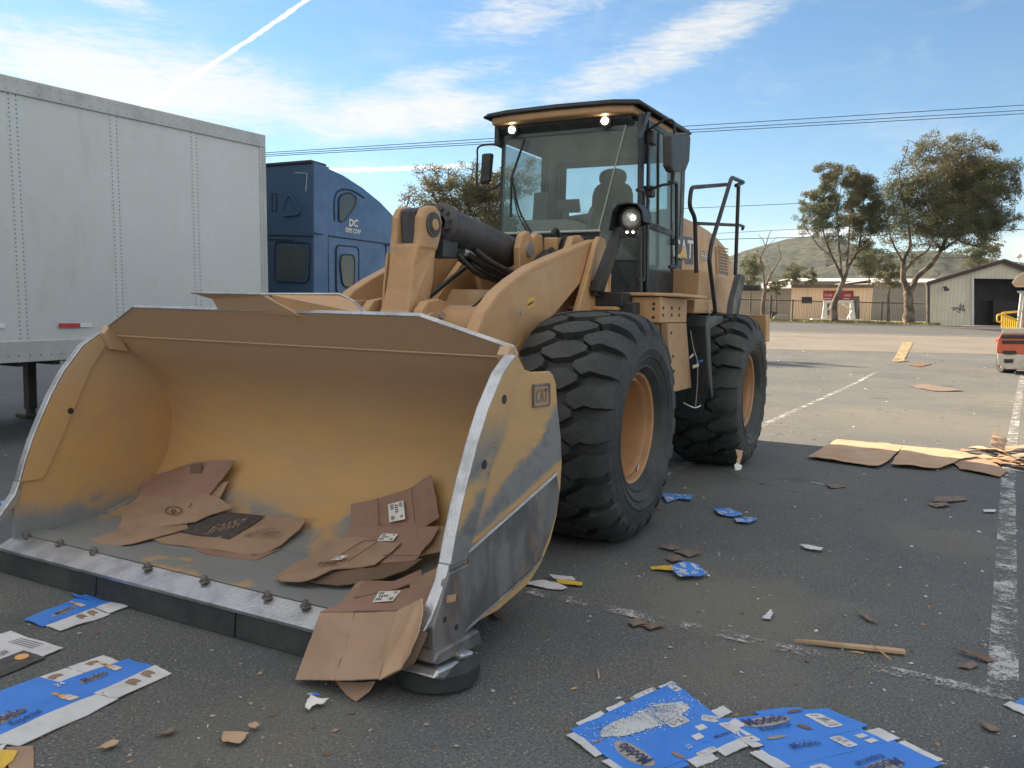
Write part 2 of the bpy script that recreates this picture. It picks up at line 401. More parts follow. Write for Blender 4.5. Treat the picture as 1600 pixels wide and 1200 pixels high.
MT['card'] = mat('cardboard', (.38, .265, .185), .85, 0, (.32, .225, .16), 2.5, .4, .7, .15, 90, .2, (.25, .17, .12), 6, .35)
MT['card_red'] = mat('cardboard_reddish', (.34, .215, .165), .85, 0, (.29, .19, .145), 3, .4, .7, .15, 90, .2, (.22, .14, .10), 6, .35)
MT['card_lt'] = mat('cardboard_light', (.50, .36, .245), .85, 0, (.43, .29, .19), 2.5, .4, .7, .12, 90, .2, (.35, .24, .16), 6, .3)
MT['card_dk'] = mat('cardboard_dark', (.17, .115, .085), .9, 0, (.22, .15, .11), 5, .4, .7, .2, 60, .2)
MT['carton_blue'] = mat('carton_blue', (.045, .215, .72), .42, 0, (.06, .24, .76), 4, .4, .7, .06, 30, .5, (.10, .20, .42), 12, .35)
MT['carton_white'] = mat('carton_white', (.62, .64, .66), .6, 0, (.52, .54, .56), 5, .4, .7, .05, 30, .4, (.38, .37, .35), 12, .4)
MT['carton_brown'] = mat('carton_brown', (.30, .20, .14), .85, 0, (.24, .17, .12), 12)
MT['carton_gold'] = mat('carton_gold', (.72, .40, .12), .5, 0, (.60, .30, .10), 12)
MT['carton_grey'] = mat('carton_grey', (.36, .33, .30), .6, 0, (.28, .26, .24), 20)
MT['carton_yellow'] = mat('carton_yellow', (.75, .50, .05), .5, 0, (.65, .42, .06), 12)
MT['print_navy'] = mat('print_navy', (.015, .03, .12), .5, 0, (.03, .05, .16), 20)
MT['ice'] = mat('crushed_salt', (.55, .60, .60), .6, 0, (.30, .36, .38), 60, .4, .6, .6, 90, .5, (.12, .16, .2), 70, .7)

# ------------------------------------------------------------------ ground, road, hills
def m_asphalt(name, c1, c2, c3, patches=()):
    m, nt, b = newmat(name)
    n1 = pnoise(nt, .35, 6, .6); n2 = pnoise(nt, 2.5, 6, .65); ng = pnoise(nt, 75, 3, .7); nf = pnoise(nt, 200, 2, .6)
    v = N(nt, 'ShaderNodeTexVoronoi'); tc = N(nt, 'ShaderNodeTexCoord'); nt.links.new(tc.outputs['Object'], v.inputs[0]); v.inputs['Scale'].default_value = 95
    c = mixc(nt, maprange(nt, n1, .35, .68), c1, c2)
    c = mixc(nt, maprange(nt, n2, .44, .68, 0, .75), c, c3)
    c = mixc(nt, maprange(nt, ng, .42, .62, 0, .6), c, tuple(x*.36 for x in c1))
    sc = N(nt, 'ShaderNodeSeparateColor'); nt.links.new(v.outputs['Color'], sc.inputs[0])
    peb = math_n(nt, 'MULTIPLY', maprange(nt, sc.outputs[0], .80, .95), maprange(nt, v.outputs['Distance'], .45, .2))
    c = mixc(nt, math_n(nt, 'MULTIPLY', peb, .75), c, (.42, .40, .37))
    mid = pnoise(nt, 14, 5, .7)
    c = mixc(nt, maprange(nt, mid, .55, .74, 0, .35), c, (.215, .195, .160))
    # old oil stains
    oil = maprange(nt, pnoise(nt, .8, 4, .55, (1, 1, 1), .5), .60, .74, 0, .6)
    c = mixc(nt, oil, c, tuple(x*.55 for x in c1))
    for (px_, py_, rr_, am_) in patches:
        vd = N(nt, 'ShaderNodeVectorMath'); vd.operation = 'DISTANCE'; nt.links.new(tc.outputs['Object'], vd.inputs[0]); vd.inputs[1].default_value = (px_, py_, 0)
        q = math_n(nt, 'ADD', math_n(nt, 'DIVIDE', vd.outputs['Value'], rr_), math_n(nt, 'MULTIPLY_ADD', n2, 1.6, -.8))
        q = math_n(nt, 'ADD', q, math_n(nt, 'MULTIPLY_ADD', mid, .8, -.4))
        c = mixc(nt, maprange(nt, q, 1.0, .35, 0, am_), c, (.20, .19, .145))
    # thin cracks
    cr = N(nt, 'ShaderNodeTexVoronoi'); cr.feature = 'DISTANCE_TO_EDGE'; cr.inputs['Scale'].default_value = .45
    wv = N(nt, 'ShaderNodeVectorMath'); wv.operation = 'ADD'; nt.links.new(tc.outputs['Object'], wv.inputs[0])
    nn = N(nt, 'ShaderNodeTexNoise'); nt.links.new(tc.outputs['Object'], nn.inputs[0]); nn.inputs['Scale'].default_value = 2.2; nn.inputs['Detail'].default_value = 6
    nt.links.new(nn.outputs['Color'], wv.inputs[1]); nt.links.new(wv.outputs[0], cr.inputs[0])
    ck = math_n(nt, 'MULTIPLY', maprange(nt, cr.outputs['Distance'], .006, .001), maprange(nt, n1, .5, .6))
    c = mixc(nt, math_n(nt, 'MULTIPLY', ck, .7), c, tuple(x*.25 for x in c1))
    nt.links.new(c, b.inputs['Base Color']); nt.links.new(maprange(nt, n2, .3, .7, .75, .92), b.inputs['Roughness'])
    b.inputs['Specular IOR Level'].default_value = .35
    h = math_n(nt, 'ADD', math_n(nt, 'MULTIPLY', ng, 1.), math_n(nt, 'MULTIPLY', v.outputs['Distance'], -.8))
    bump(nt, b, h, .75, .006); return m
MT['asphalt'] = m_asphalt('lot_asphalt', (.108, .122, .130), (.162, .168, .166), (.165, .160, .146), ((1.0, 2.35, .8, .45), (1.9, 2.6, .5, .3), (3.4, 1.2, .6, .3), (-1.2, 3.4, .6, .3), (-9, 3, 3, .4), (-14, 6, 4, .5)))
MT['road'] = m_asphalt('road_asphalt', (.10, .105, .11), (.12, .12, .12), (.11, .11, .11))
MT['verge'] = mat('verge_grass', (.12, .14, .035), .95, 0, (.24, .22, .08), .8, .4, .6, .8, 8)
MT['dirt'] = mat('dirt_yard', (.30, .25, .19), .95, 0, (.38, .33, .26), .15, .4, .6, .4, 3)
MT['concrete'] = mat('concrete', (.36, .33, .29), .9, 0, (.28, .26, .23), 1.5, .4, .6, .3, 20)

def sheet(name, depths, lat0, lat1, nl, m, dz=0., lab=None, latf=None):
    mb = MB(); vs = []; fs = []
    for d in depths:
        for j in range(nl+1):
            a0, a1 = (lat0, lat1) if latf is None else latf(d)
            l = a0+(a1-a0)*j/nl
            x = CX+FH[0]*d+RH[0]*l; y = CY+FH[1]*d+RH[1]*l
            vs.append((x, y, terr(x, y)+dz))
    for i in range(len(depths)-1):
        for j in range(nl):
            a = i*(nl+1)+j; fs.append((a, a+1, a+nl+2, a+nl+1))
    mb.add(vs, fs); o = mb.build(name, m, origin=(0, 0, 0), recalc=False); tag(o, kind='structure'); return o
sheet('ground', [-60, -20, 0, 10, 20, 30, 40, 50, 60, 70, 85, 120, 300, 2500], -1500, 1500, 6, MT['asphalt'])
sheet('road', [56, 60, 65, 70, 77], -200, 200, 4, MT['road'], .006)
MT['slab'] = m_asphalt('sunlit_concrete', (.20, .188, .168), (.26, .238, .205), (.23, .208, .178))
sheet('sunlit_apron', [34, 38, 42, 47, 52], -200, 200, 4, MT['slab'], .004)  # concrete band toned paler and warmer so the sunlit lot looks brighter
sheet('verge', [77.02, 79.5], -200, 200, 2, MT['verge'], .09)
sheet('dirt_yard', [79.5, 85, 120, 400], -260, 260, 4, MT['dirt'], .03)
# kerb along the verge
mb = MB()
for l0 in range(-60, 60, 6):
    p = Vector((CX, CY, 0))+Vector(FH)*76.85+Vector(RH)*l0; q = p+Vector(RH)*5.96
    z = terr(p.x, p.y)
    mb.obox((p.x, p.y, z-.05), q-p, Vector(FH)*.18, (0, 0, .17))
tag(mb.build('kerb', MT['concrete'], bevel=.02), kind='structure')
# driveway apron in front of the shed
mb = MB(); a = [base(x, d) for x, d in ((1500, 77.1), (1760, 77.1), (1720, 80.9), (1515, 80.9))]
mb.prism([(p.x, p.y, p.z+.1) for p in a], (0, 0, .012)); tag(mb.build('driveway', MT['concrete']), kind='structure')

def m_hill():
    m, nt, b = newmat('hill_scrub')
    n1 = pnoise(nt, .012, 8, .62); n2 = pnoise(nt, .06, 8, .7); n3 = pnoise(nt, .3, 4, .7)
    c = mixc(nt, maprange(nt, n1, .42, .6), (.080, .096, .082), (.140, .148, .108))
    c = mixc(nt, maprange(nt, n2, .46, .58), c, (.045, .062, .042))
    c = mixc(nt, maprange(nt, n3, .66, .76, 0, .6), c, (.30, .27, .23))
    nt.links.new(c, b.inputs['Base Color']); b.inputs['Roughness'].default_value = .95; b.inputs['Specular IOR Level'].default_value = .1
    bump(nt, b, math_n(nt, 'ADD', n2, n3), 1., 9.); return m
MT['hill'] = m_hill()
def hill(name, prof, dr, d0, seed):
    """prof: skyline pixels; ridge at depth dr sloping down towards depth d0"""
    r = np.random.default_rng(seed); xs = np.arange(prof[0][0], prof[-1][0]+1, 6); ys = np.interp(xs, [p[0] for p in prof], [p[1] for p in prof])
    n = len(xs); K = 26
    g = [r.normal(0, 1, n+60) for _ in range(5)]
    for i in range(5):
        k = 3+i*4; g[i] = np.convolve(g[i], np.ones(k)/k, 'same')*math.sqrt(k)
    vs = []
    for k in range(-6, K+1):
        t = k/K
        for i, (x, y) in enumerate(zip(xs, ys)):
            top = at(float(x), float(y), dr)
            d = dr+(d0-dr)*t if k >= 0 else dr - (d0-dr)*t*-1.2
            p = at(float(x), 500., abs(d)); z0 = 1.
            f = (1-t)**1.25 if k >= 0 else 1+t*1.6
            rid = sum(g[q][(i+int(k*(q-2)*.6)) % n] for q in range(2, 5))*.9
            z = z0+(top.z-z0)*max(f, -.1)+rid*(dr*.0022)*math.sin(math.pi*min(max(t, 0), 1))
            vs.append((p.x, p.y, z))
    fs = [(a*n+i, a*n+i+1, (a+1)*n+i+1, (a+1)*n+i) for a in range(K+6) for i in range(n-1)]
    mb = MB(); mb.add(vs, fs); o = mb.build(name, MT['hill'], smooth=60, recalc=False); tag(o, kind='structure'); return o
hill('hill', [(900, 452), (1000, 440), (1080, 418), (1130, 402), (1160, 391), (1195, 381), (1225, 373), (1262, 369), (1300, 374), (1340, 385), (1390, 398), (1440, 415), (1520, 440), (1560, 452)], 1500, 700, 3)
hill('hill', [(1180, 452), (1215, 440), (1270, 425), (1310, 408), (1350, 398), (1400, 393), (1450, 391), (1510, 399), (1560, 407), (1640, 415), (1720, 425), (1800, 440)], 950, 420, 5)
hill('hill', [(-200, 440), (0, 425), (300, 432), (600, 440), (800, 446), (1000, 446)], 1800, 1000, 9)

# painted markings
def m_worn(name, col, lo, hi, sc=(1, 1, 1)):
    m, nt, b = newmat(name); nt.nodes['Material Output']; out = nt.nodes['Material Output']
    b.inputs['Base Color'].default_value = (*col, 1); b.inputs['Roughness'].default_value = .8
    tr = N(nt, 'ShaderNodeBsdfTransparent'); mx = N(nt, 'ShaderNodeMixShader')
    n = math_n(nt, 'ADD', math_n(nt, 'MULTIPLY', pnoise(nt, 5, 6, .7, sc), .65), math_n(nt, 'MULTIPLY', pnoise(nt, 70, 4, .7), .4))
    nt.links.new(maprange(nt, n, lo, hi), mx.inputs[0]); nt.links.new(tr.outputs[0], mx.inputs[1]); nt.links.new(b.outputs[0], mx.inputs[2]); nt.links.new(mx.outputs[0], out.inputs[0]); return m
MT['line'] = m_worn('line_paint', (.46, .47, .47), .49, .62)
MT['line_faded'] = m_worn('line_paint_faded', (.48, .48, .46), .52, .66)
MT['line_yellow'] = m_worn('line_paint_yellow', (.46, .38, .22), .44, .6)
MT['salt'] = m_worn('salt_crust', (.50, .55, .56), .38, .58)
def marking(name, pts, w, m, z=.005):
    mb = MB(); pts = [Vector((p[0], p[1], 0)) for p in pts]; vs = []
    for i, p in enumerate(pts):
        t = (pts[min(i+1, len(pts)-1)]-pts[max(i-1, 0)]).normalized(); nrm = Vector((-t.y, t.x, 0))*w/2
        for q in (p-nrm, p+nrm): vs.append((q.x, q.y, terr(q.x, q.y)+z))
    mb.add(vs, [(2*i, 2*i+1, 2*i+3, 2*i+2) for i in range(len(pts)-1)]); tag(mb.build(name, m, origin=(0, 0, 0), recalc=False), kind='structure')
def seg(a, b, n): return [(a[0]+(b[0]-a[0])*i/n, a[1]+(b[1]-a[1])*i/n) for i in range(n+1)]
marking('parking_line', seg((1.55, 3.66), (-4.2, 3.93), 4)+seg((-6.5, 4.06), (-22, 5.05), 8), .125, MT['line'])
marking('parking_line', seg((.9, .85), (-6.6, .935), 4)+seg((-8, .98), (-20, 1.38), 6), .11, MT['line'])
marking('parking_line', seg((1.53, 3.74), (1.42, 1.3), 4), .10, MT['line_faded'], .009)
marking('parking_line', seg((-26, 6.2), (-60, 9.5), 6), .12, MT['line_faded'])
# yellow ramp plate strip near the road
a = [gnd(*q) for q in ((1394, 566), (1411, 566), (1427, 535), (1411, 535))]
mb = MB(); mb.prism([(p.x, p.y, p.z+.014) for p in a], (0, 0, .012)); tag(mb.build('painted_strip', MT['line_yellow']), kind='structure')

# ------------------------------------------------------------------ wheel loader
LO = (-1.7, 0, 0)
loader = thing('wheel_loader', 'big tan yellow wheel loader with its bucket on the ground and cab lamps lit', 'wheel loader', LO)
PT, PD, BK = MT['paint'], MT['paint_dusty'], MT['black']
def mirror_y(pts): return [(x, -y, z) for x, y, z in pts]
BW = 1.53
# inner shell of the bucket, lip to top edge
PROF = [(2.66, .185), (2.40, .195), (2.10, .215), (1.90, .265), (1.765, .335), (1.66, .43), (1.59, .54), (1.55, .66), (1.54, .78), (1.56, .90), (1.61, 1.01), (1.69, 1.11), (1.79, 1.20), (1.93, 1.30), (2.02, 1.39), (2.20, 1.575)]
def shell_hit(px, py, lift=0.):
    d = ray(px, py); best = None
    for (xa, za), (xb, zb) in zip(PROF[:-1], PROF[1:]):
        # solve c+t*d on segment in xz
        A = np.array([[d[0], -(xb-xa)], [d[2], -(zb-za)]]); rhs = np.array([xa-_c[0], za-_c[2]])
        try: t, s = np.linalg.solve(A, rhs)
        except Exception: continue
        if -.02 <= s <= 1.02 and t > 0:
            p = _c+d*t
            if best is None or t < best[0]: best = (t, p)
    if best is None: return on(px, py, 2, .2)
    t = best[0]; L_ = np.linalg.norm(d)
    return Vector(_c + d*(t-lift/L_))

def bucket():
    mb = MB(); th = .03
    n = len(PROF); pr = [Vector((x, 0, z)) for x, z in PROF]
    outp = []
    for i, p in enumerate(pr):
        t = (pr[min(i+1, n-1)]-pr[max(i-1, 0)]).normalized(); nn = Vector((t.z, 0, -t.x))   # points away from the inside
        outp.append(p+nn*(-th) if False else p+Vector((t.z, 0, -t.x))*-0)
    # inner skin and outer skin
    def nrm(i):
        t = (pr[min(i+1, n-1)]-pr[max(i-1, 0)]).normalized(); return Vector((-t.z, 0, t.x))*-1
    inner = pr; outer = [p-(-nrm(i))*0 + nrm(i)*0 for i, p in enumerate(pr)]
    NY = 12; vs = []; W2 = BW-.03
    # top edge drops at both shoulders
    for side in (0, 1):
        for i, p in enumerate(pr):
            t = (pr[min(i+1, n-1)]-pr[max(i-1, 0)]).normalized()
            off = Vector((-t.z*-1, 0, t.x*-1))*(-th if side else 0)
            off = Vector((t.z, 0, -t.x))*(-th) if side else Vector((0, 0, 0))
            for j in range(NY+1):
                y = -W2+2*W2*j/NY
                q = p+off
                vs.append((q.x, y, q.z))
    fs = []
    m = NY+1
    for s_ in (0, 1):
        for i in range(n-2):
            for j in range(NY):
                a = s_*n*m+i*m+j; fs.append((a, a+1, a+m+1, a+m))
    mb.add(vs, fs)
    # upper strip (crease to top edge) as a plate whose outer corners are cut off
    a, b = PROF[-2], PROF[-1]; dx, dz = b[0]-a[0], b[1]-a[1]
    def pl(y, k): return (a[0]+dx*k, y, a[1]+dz*k)
    mb2 = MB()
    poly = [pl(-W2, 0), pl(W2, 0), pl(W2, .22), pl(1.05, 1), pl(-1.05, 1), pl(-W2, .22)]
    mb2.prism(poly, (-.02, 0, .018))
    b_ = mb.build('bucket', MT['bucket_in'], loader, smooth=30)
    mb2.build('back_plate', MT['bucket_in'], b_)
    # bare steel edge along the top
    mb = MB()
    e = [pl(-W2, .22), pl(-1.05, 1), pl(1.05, 1), pl(W2, .22)]
    for p, q in zip(e[:-1], e[1:]):
        p, q = Vector(p), Vector(q); mb.obox(p+Vector((.006, 0, -.002)), q-p, (-.024, 0, .016), (.004, 0, .007))
    mb.build('top_edge', MT['steel'], b_, bevel=.003)
    # crease weld
    mb = MB(); mb.tube([(a[0]+.004, -W2, a[1]-.002), (a[0]+.004, W2, a[1]-.002)], .007, 6); 
    mb.tube([(2.12, -W2, .216), (2.12, W2, .216)], .006, 6)
    for s in (-1, 1): mb.tube([(x, s*(W2-.004), z+.004) for x, z in PROF[2:-1]], .011, 6)
    mb.build('weld_seam', MT['bucket_in'], b_, smooth=60)
    # spill guard
    g = [on(*q, 0, 2.22) for q in ((335, 487), (336, 468), (318, 459), (422, 461), (466, 494))]
    g[2].x = 2.30; g[3].x = 2.28; g[1].x = 2.24; g[0].x = 2.19; g[4].x = 2.20
    mb = MB(); mb.prism(g, (-.025, 0, .006)); 
    mb.build('spill_guard', MT['bucket_in'], b_, bevel=.004)
    # the other wing of the guard bends back over the lever
    P = [on(422, 461, 0, 2.26), on(530, 461, 0, 2.0), on(552, 470, 0, 2.0), on(574, 491, 0, 2.1), on(466, 495, 0, 2.19)]
    P[0].z += .004
    mb = MB(); mb.prism(P, (-.02, 0, -.022)); mb.build('spill_guard', PT, b_, bevel=.004)
    mb = MB(); mb.tube([g[2]+Vector((.005, 0, .004)), g[3]+Vector((.005, 0, .004)), P[1]+Vector((0, 0, .006)), P[2], P[3]], .007, 6); mb.build('guard_edge', MT['steel'], b_)
    # side plates
    out = [(2.10, 1.40), (2.225, 1.32), (2.355, 1.168), (2.44, 1.03), (2.51, .89), (2.57, .76), (2.615, .64), (2.66, .50), (2.69, .42), (2.70, .135), (2.57, .13), (2.47, .195), (2.2, .185), (1.88, .225), (1.74, .295), (1.635, .39), (1.565, .51), (1.525, .66), (1.515, .80), (1.54, .95), (1.59, 1.10), (1.62, 1.235), (1.66, 1.285), (1.70, 1.305), (1.90, 1.312), (1.99, 1.33)]
    for s in (1, -1):
        mb = MB(); y0, y1 = (BW-.03, BW) if s > 0 else (-BW, -BW+.03)
        mb.xz(out, y0, y1); sp = mb.build('side_plate', MT['side'] if s > 0 else MT['bucket_in'], b_, bevel=.004)
        # thicker front strip
        f = [(2.103, 1.403), (2.228, 1.323), (2.358, 1.17), (2.443, 1.032), (2.513, .892), (2.573, .762), (2.618, .642), (2.655, .525), (2.52, .52), (2.44, .66), (2.36, .82), (2.27, 1.0), (2.18, 1.18), (2.06, 1.34)]
        mb = MB()
        if s > 0: mb.xz(f, BW+.001, BW+.014)
        mb.xz(f, s*(BW-.031), s*(BW-.046))
        st = mb.build('front_strip', MT['side'] if s > 0 else MT['bucket_in'], sp, bevel=.003)
        # bare steel leading edge
        cp = f[:8]; mb = MB(); yy = BW-.046 if s > 0 else -BW-.004; wdt = .061 if s > 0 else .05
        mb.xz([(x+.001, z) for x, z in cp]+[(x+.014, z+.006) for x, z in reversed(cp)], yy, yy+wdt)
        # flare at the foot
        yy = BW-.046 if s > 0 else -BW-.004
        mb.prism([(2.657, yy, .53), (2.672, yy, .53), (2.70, yy, .46), (2.80, yy, .34), (2.855, yy, .30), (2.80, yy, .30), (2.70, yy, .38), (2.66, yy, .46)], (0, .055, 0))
        mb.build('leading_edge', MT['bright_steel'], sp, bevel=.005)
    # camera-side extras on the left plate
    sp = [c for c in b_.children if c.name.startswith('side_plate')][0]
    mb = MB(); low = [(2.50, .545), (1.60, .745), (1.56, .64), (1.60, .52), (1.67, .425), (1.755, .345), (1.87, .305), (2.2, .255), (2.47, .215), (2.545, .205)]
    mb.xz(low, BW+.001, BW+.012); mb.build('wear_plate', MT['side_low'], sp, bevel=.003)
    mb = MB(); mb.tube([(2.51, BW+.008, .548), (2.2, BW+.008, .617), (1.9, BW+.008, .682), (1.6, BW+.008, .75)], .009, 6)
    for (xa, za), (xb, zb) in zip(low[5:-1], low[6:]): mb.obox((xa, BW-.01, za-.018), (xb-xa, 0, zb-za), (0, .026, 0), (0, 0, .014))
    mb.build('weld_seam', MT['steel'], sp)
    # raised maker's plate
    q = [on(*p, 1, BW+.004) for p in ((833, 602), (857, 600), (857, 632), (833, 635))]
    mb = MB(); mb.prism([Vector((p.x, BW+.001, p.z)) for p in q], (0, .006, 0)); em = mb.build('emblem', PD, sp, bevel=.002)
    mb = MB(); O = Vector((q[3].x-.02, BW+.007, q[3].z+.05)); w = (q[2]-q[3]).length
    text_mb(mb, 'CAT', O, Vector((q[2].x-q[3].x, 0, q[2].z-q[3].z)), (0, 0, 1), .085, .004, bold=.02)
    vs = [Vector(v) for v in mb.v]; 
    bw = max(v.x for v in vs)-min(v.x for v in vs)
    mb = MB(); Ud = Vector((q[2].x-q[3].x, 0, q[2].z-q[3].z)).normalized()
    k = (w-.05)/1.75
    O.z -= .032; text_mb(mb, 'CAT', O, Ud*(k/.105), (0, 0, 1), .068, .004, bold=.02)
    for p, r_ in zip(q, q[1:]+q[:1]): mb.tube([(p.x, BW+.009, p.z), (r_.x, BW+.009, r_.z)], .006, 6)
    mb.build('lettering', MT['side_low'], em)
    for s in (-1, 1):
        mb = MB(); mb.xz([(1.93, 1.28), (2.0, 1.38), (2.075, 1.455), (2.115, 1.405), (2.06, 1.30)], s*(BW-.032), s*(BW-.09)); mb.build('gusset', MT['bucket_in'], b_, bevel=.004)
    # lifting holes
    for p in ((757, 726), (788, 624)):
        mb = MB(); c = on(*p, 1, BW+.015); mb.cyl((c.x, BW+.012, c.z), (c.x, BW+.0165, c.z), .022, n=16); mb.build('hole', MT['black'], sp)
    c = on(110, 642, 1, -BW+.045); mb = MB(); mb.cyl((c.x, -BW+.044, c.z), (c.x, -BW+.049, c.z), .02, n=16); mb.build('hole', MT['black'], sp)
    # corner adaptor at the lower front, with bolts and worn corner tooth
    mb = MB(); mb.xz([(2.52, .50), (2.68, .50), (2.76, .36), (2.80, .30), (2.79, .17), (2.55, .17), (2.53, .22)], BW-.01, BW+.02)
    ca = mb.build('corner_guard', MT['side_low'], b_, bevel=.006)
    mb = MB(); c = on(705, 935, 1, BW+.02); mb.obox((c.x-.03, BW+.02, c.z-.02), (.07, 0, .012), (0, .006, 0), (-.003, 0, .03)); mb.build('plate', PT, ca)
    mb = MB()
    for p in ((712, 935), (695, 968), (713, 980)): c = on(*p, 1, BW+.02); mb.cyl((c.x, BW+.018, c.z), (c.x, BW+.022, c.z), .014, n=12)
    mb.build('bolt_hole', MT['black'], ca)
    mb = MB(); mb.xz([(2.42, .10), (2.80, .145), (2.83, .165), (2.79, .20), (2.46, .185)], BW-.16, BW+.045)
    mb.build('corner_shoe', MT['side_low'], b_, bevel=.01)
    mb = MB(); mb.xz([(2.50, .06), (2.60, .04), (2.76, .07), (2.86, .115), (2.83, .14), (2.5, .10)], BW-.14, BW+.07)
    mb.obox((2.74, BW-.06, .19), (.05, 0, .01), (0, .06, 0), (-.01, 0, .08)); mb.obox((2.56, BW+.03, .10), (.10, 0, .02), (0, .05, 0), (0, 0, .03))
    mb.build('corner_tooth', MT['bright_steel'], b_, bevel=.012)
    # cutting edge: bevelled bare plate
    W3 = BW-.01; mb = MB(); mb.xz([(2.655, .205), (2.78, .150), (2.775, .128), (2.62, .150)], -W3-.02, W3-.1)
    mb.build('cutting_edge', MT['bright_steel'], b_, bevel=.004)
    mb = MB(); mb.xz([(2.50, .206), (2.652, .208), (2.63, .17), (2.50, .17)], -W3, W3-.1); mb.build('edge_base', MT['bucket_in'], b_)
    # rubber pusher strip below the edge
    for ya, yb in ((-1.56, -.66), (-.65, .38), (.39, 1.5)):
        mb = MB(); mb.xz([(2.70, .142), (2.765, .128), (2.775, .0), (2.70, .0)], ya, yb); mb.build('rubber_strip', MT['rubber'], b_, bevel=.006)
    # cut tyre piece under the near corner
    mb = MB(); pts = []
    cx_, cy_ = 2.60, 1.38
    mb.lathe([(.02, 0), (.15, 0), (.185, .02), (.19, .09), (.15, .115), (.02, .12)], (2.64, 1.47, .0), (0, 0, 1), 24)
    mb.build('rubber_block', MT['rubber'], b_, smooth=40)
    # bolts
    for px, py in ((42, 838), (94, 850), (147, 863), (230, 887), (319, 908), (417, 933), (477, 947)):
        p = on(px, py, 2, .205); mb = MB(); mb.cyl((p.x, p.y, .20), (p.x, p.y, .209), .026, n=20); mb.cyl((p.x, p.y, .209), (p.x, p.y, .230), .019, n=6); mb.cyl((p.x, p.y, .229), (p.x, p.y, .236), .0125, .009, 12)
        mb.build('edge_bolt', MT['nut'], b_, bevel=.002)
    # rubbed slots in the floor
    # back structure: lift arm hinge plates and outside skin, seen from the rear
    mb = MB()
    for y in (-.72, -.52, .46, .66): mb.xz([(1.50, .85), (1.50, .35), (1.15, .28), (1.08, .45), (1.25, .80)], y, y+.05)
    for y in (-.16, .11): mb.xz([(1.62, 1.15), (1.50, .80), (1.15, .75), (1.10, .95), (1.35, 1.15)], y, y+.05)
    mb.build('hinge_bracket', PT, b_, bevel=.008)
    # outer skin
    mb = MB(); vs = []
    for x, z in PROF:
        pass
    mb = MB(); o2 = [(x-.03 if z > .3 else x, z-.03 if z < .9 else z+.008) for x, z in PROF[:-1]]
    for (xa, za), (xb, zb) in zip(o2[:-1], o2[1:]): mb.add([(xa, -BW+.03, za), (xa, BW-.03, za), (xb, BW-.03, zb), (xb, -BW+.03, zb)], [(0, 1, 2, 3)])
    mb.build('outer_skin', PT, b_, smooth=40)
    return b_
bucket_o = bucket()

# --- lift arms
arm = [(1.38, .30), (1.22, .55), (1.16, .95), (1.09, 1.25), (1.00, 1.44), (.87, 1.60), (.70, 1.73), (.48, 1.83), (.20, 1.935), (-.20, 2.04), (-.64, 2.145), (-.98, 2.22), (-1.15, 2.20), (-1.18, 2.08), (-.98, 2.0), (-.60, 1.80), (-.30, 1.64), (-.02, 1.50), (.20, 1.38), (.42, 1.17), (.55, .92), (.72, .60), (.98, .28), (1.22, .18)]
for s in (1, -1):
    mb = MB(); mb.xz(arm, s*.56, s*.655); la = mb.build('lift_arm', PT, loader, bevel=.012)
    mb = MB(); mb.xz([(.30, 1.33), (.58, 1.03), (.74, .78), (.80, .86), (.62, 1.14), (.36, 1.42)], s*.655, s*.661) 
    mb.build('stiffener', PT, la, bevel=.004)
    mb = MB(); mb.cyl((1.2, s*.655, .42), (1.2, s*.70, .42), .10, n=24); mb.build('pin', MT['steel'], la, bevel=.006)
la_ = [o for o in loader.children if o.name.startswith('lift_arm')][0]
mb = MB(); mb.xz([(.16, 1.72), (.27, 1.69), (.26, 1.62), (.15, 1.65)], .655, .6565); st_ = mb.build('sticker', MT['decal_yellow'], la_); mb = MB(); mb.xz([(.17, 1.685), (.26, 1.66), (.26, 1.645), (.17, 1.67)], .6565, .658); mb.build('print', MT['decal_black'], st_)
mb = MB(); mb.tube([(x, .657, z) for x, z in ((1.13, .97), (1.06, 1.25), (.97, 1.42), (.85, 1.57), (.68, 1.70), (.47, 1.80), (.19, 1.905), (-.20, 2.01), (-.62, 2.112))], .004, 5); mb.build('weld_line', PD, la_)
mb = MB(); mb.cyl((.36, .655, 1.60), (.36, .662, 1.60), .014, n=10); mb.build('grease_nipple', MT['steel'], la_)
# lift cylinders low between the frame and arm
for s in (1, -1):
    mb = MB(); mb.cyl((-.7, s*.40, 1.05), (.25, s*.40, 1.15), .085, n=24); lc = mb.build('lift_cylinder', MT['cyl'], loader, smooth=40)
    mb = MB(); mb.cyl((.25, s*.40, 1.15), (.75, s*.40, 1.2), .045, n=20); mb.build('rod', MT['chrome'], lc, smooth=40)
# --- cross tube between the arms
mb = MB(); mb.cyl((.56, -.56, 1.47), (.56, .56, 1.47), .17, n=40); ct = mb.build('cross_tube', PT, loader, smooth=40)
for ya, yb in ((.13, .20), (-.32, -.25)):
    mb = MB(); mb.xz([(.93, 1.60), (.86, 1.66), (.72, 1.68), (.40, 1.62), (.40, 1.32), (.72, 1.30), (.93, 1.36), (.98, 1.48)], ya, yb); mb.build('lever_bracket', PT, ct, bevel=.01)
mb = MB(); mb.cyl((.84, .19, 1.50), (.84, .235, 1.50), .085, n=24); mb.cyl((.84, .235, 1.50), (.84, .25, 1.50), .05, n=20); mb.build('pin', PD, ct, bevel=.006)
mb = MB(); mb.cyl((.72, .20, 1.56), (.72, .24, 1.56), .03, n=6); mb.build('bolt', MT['steel'], ct)
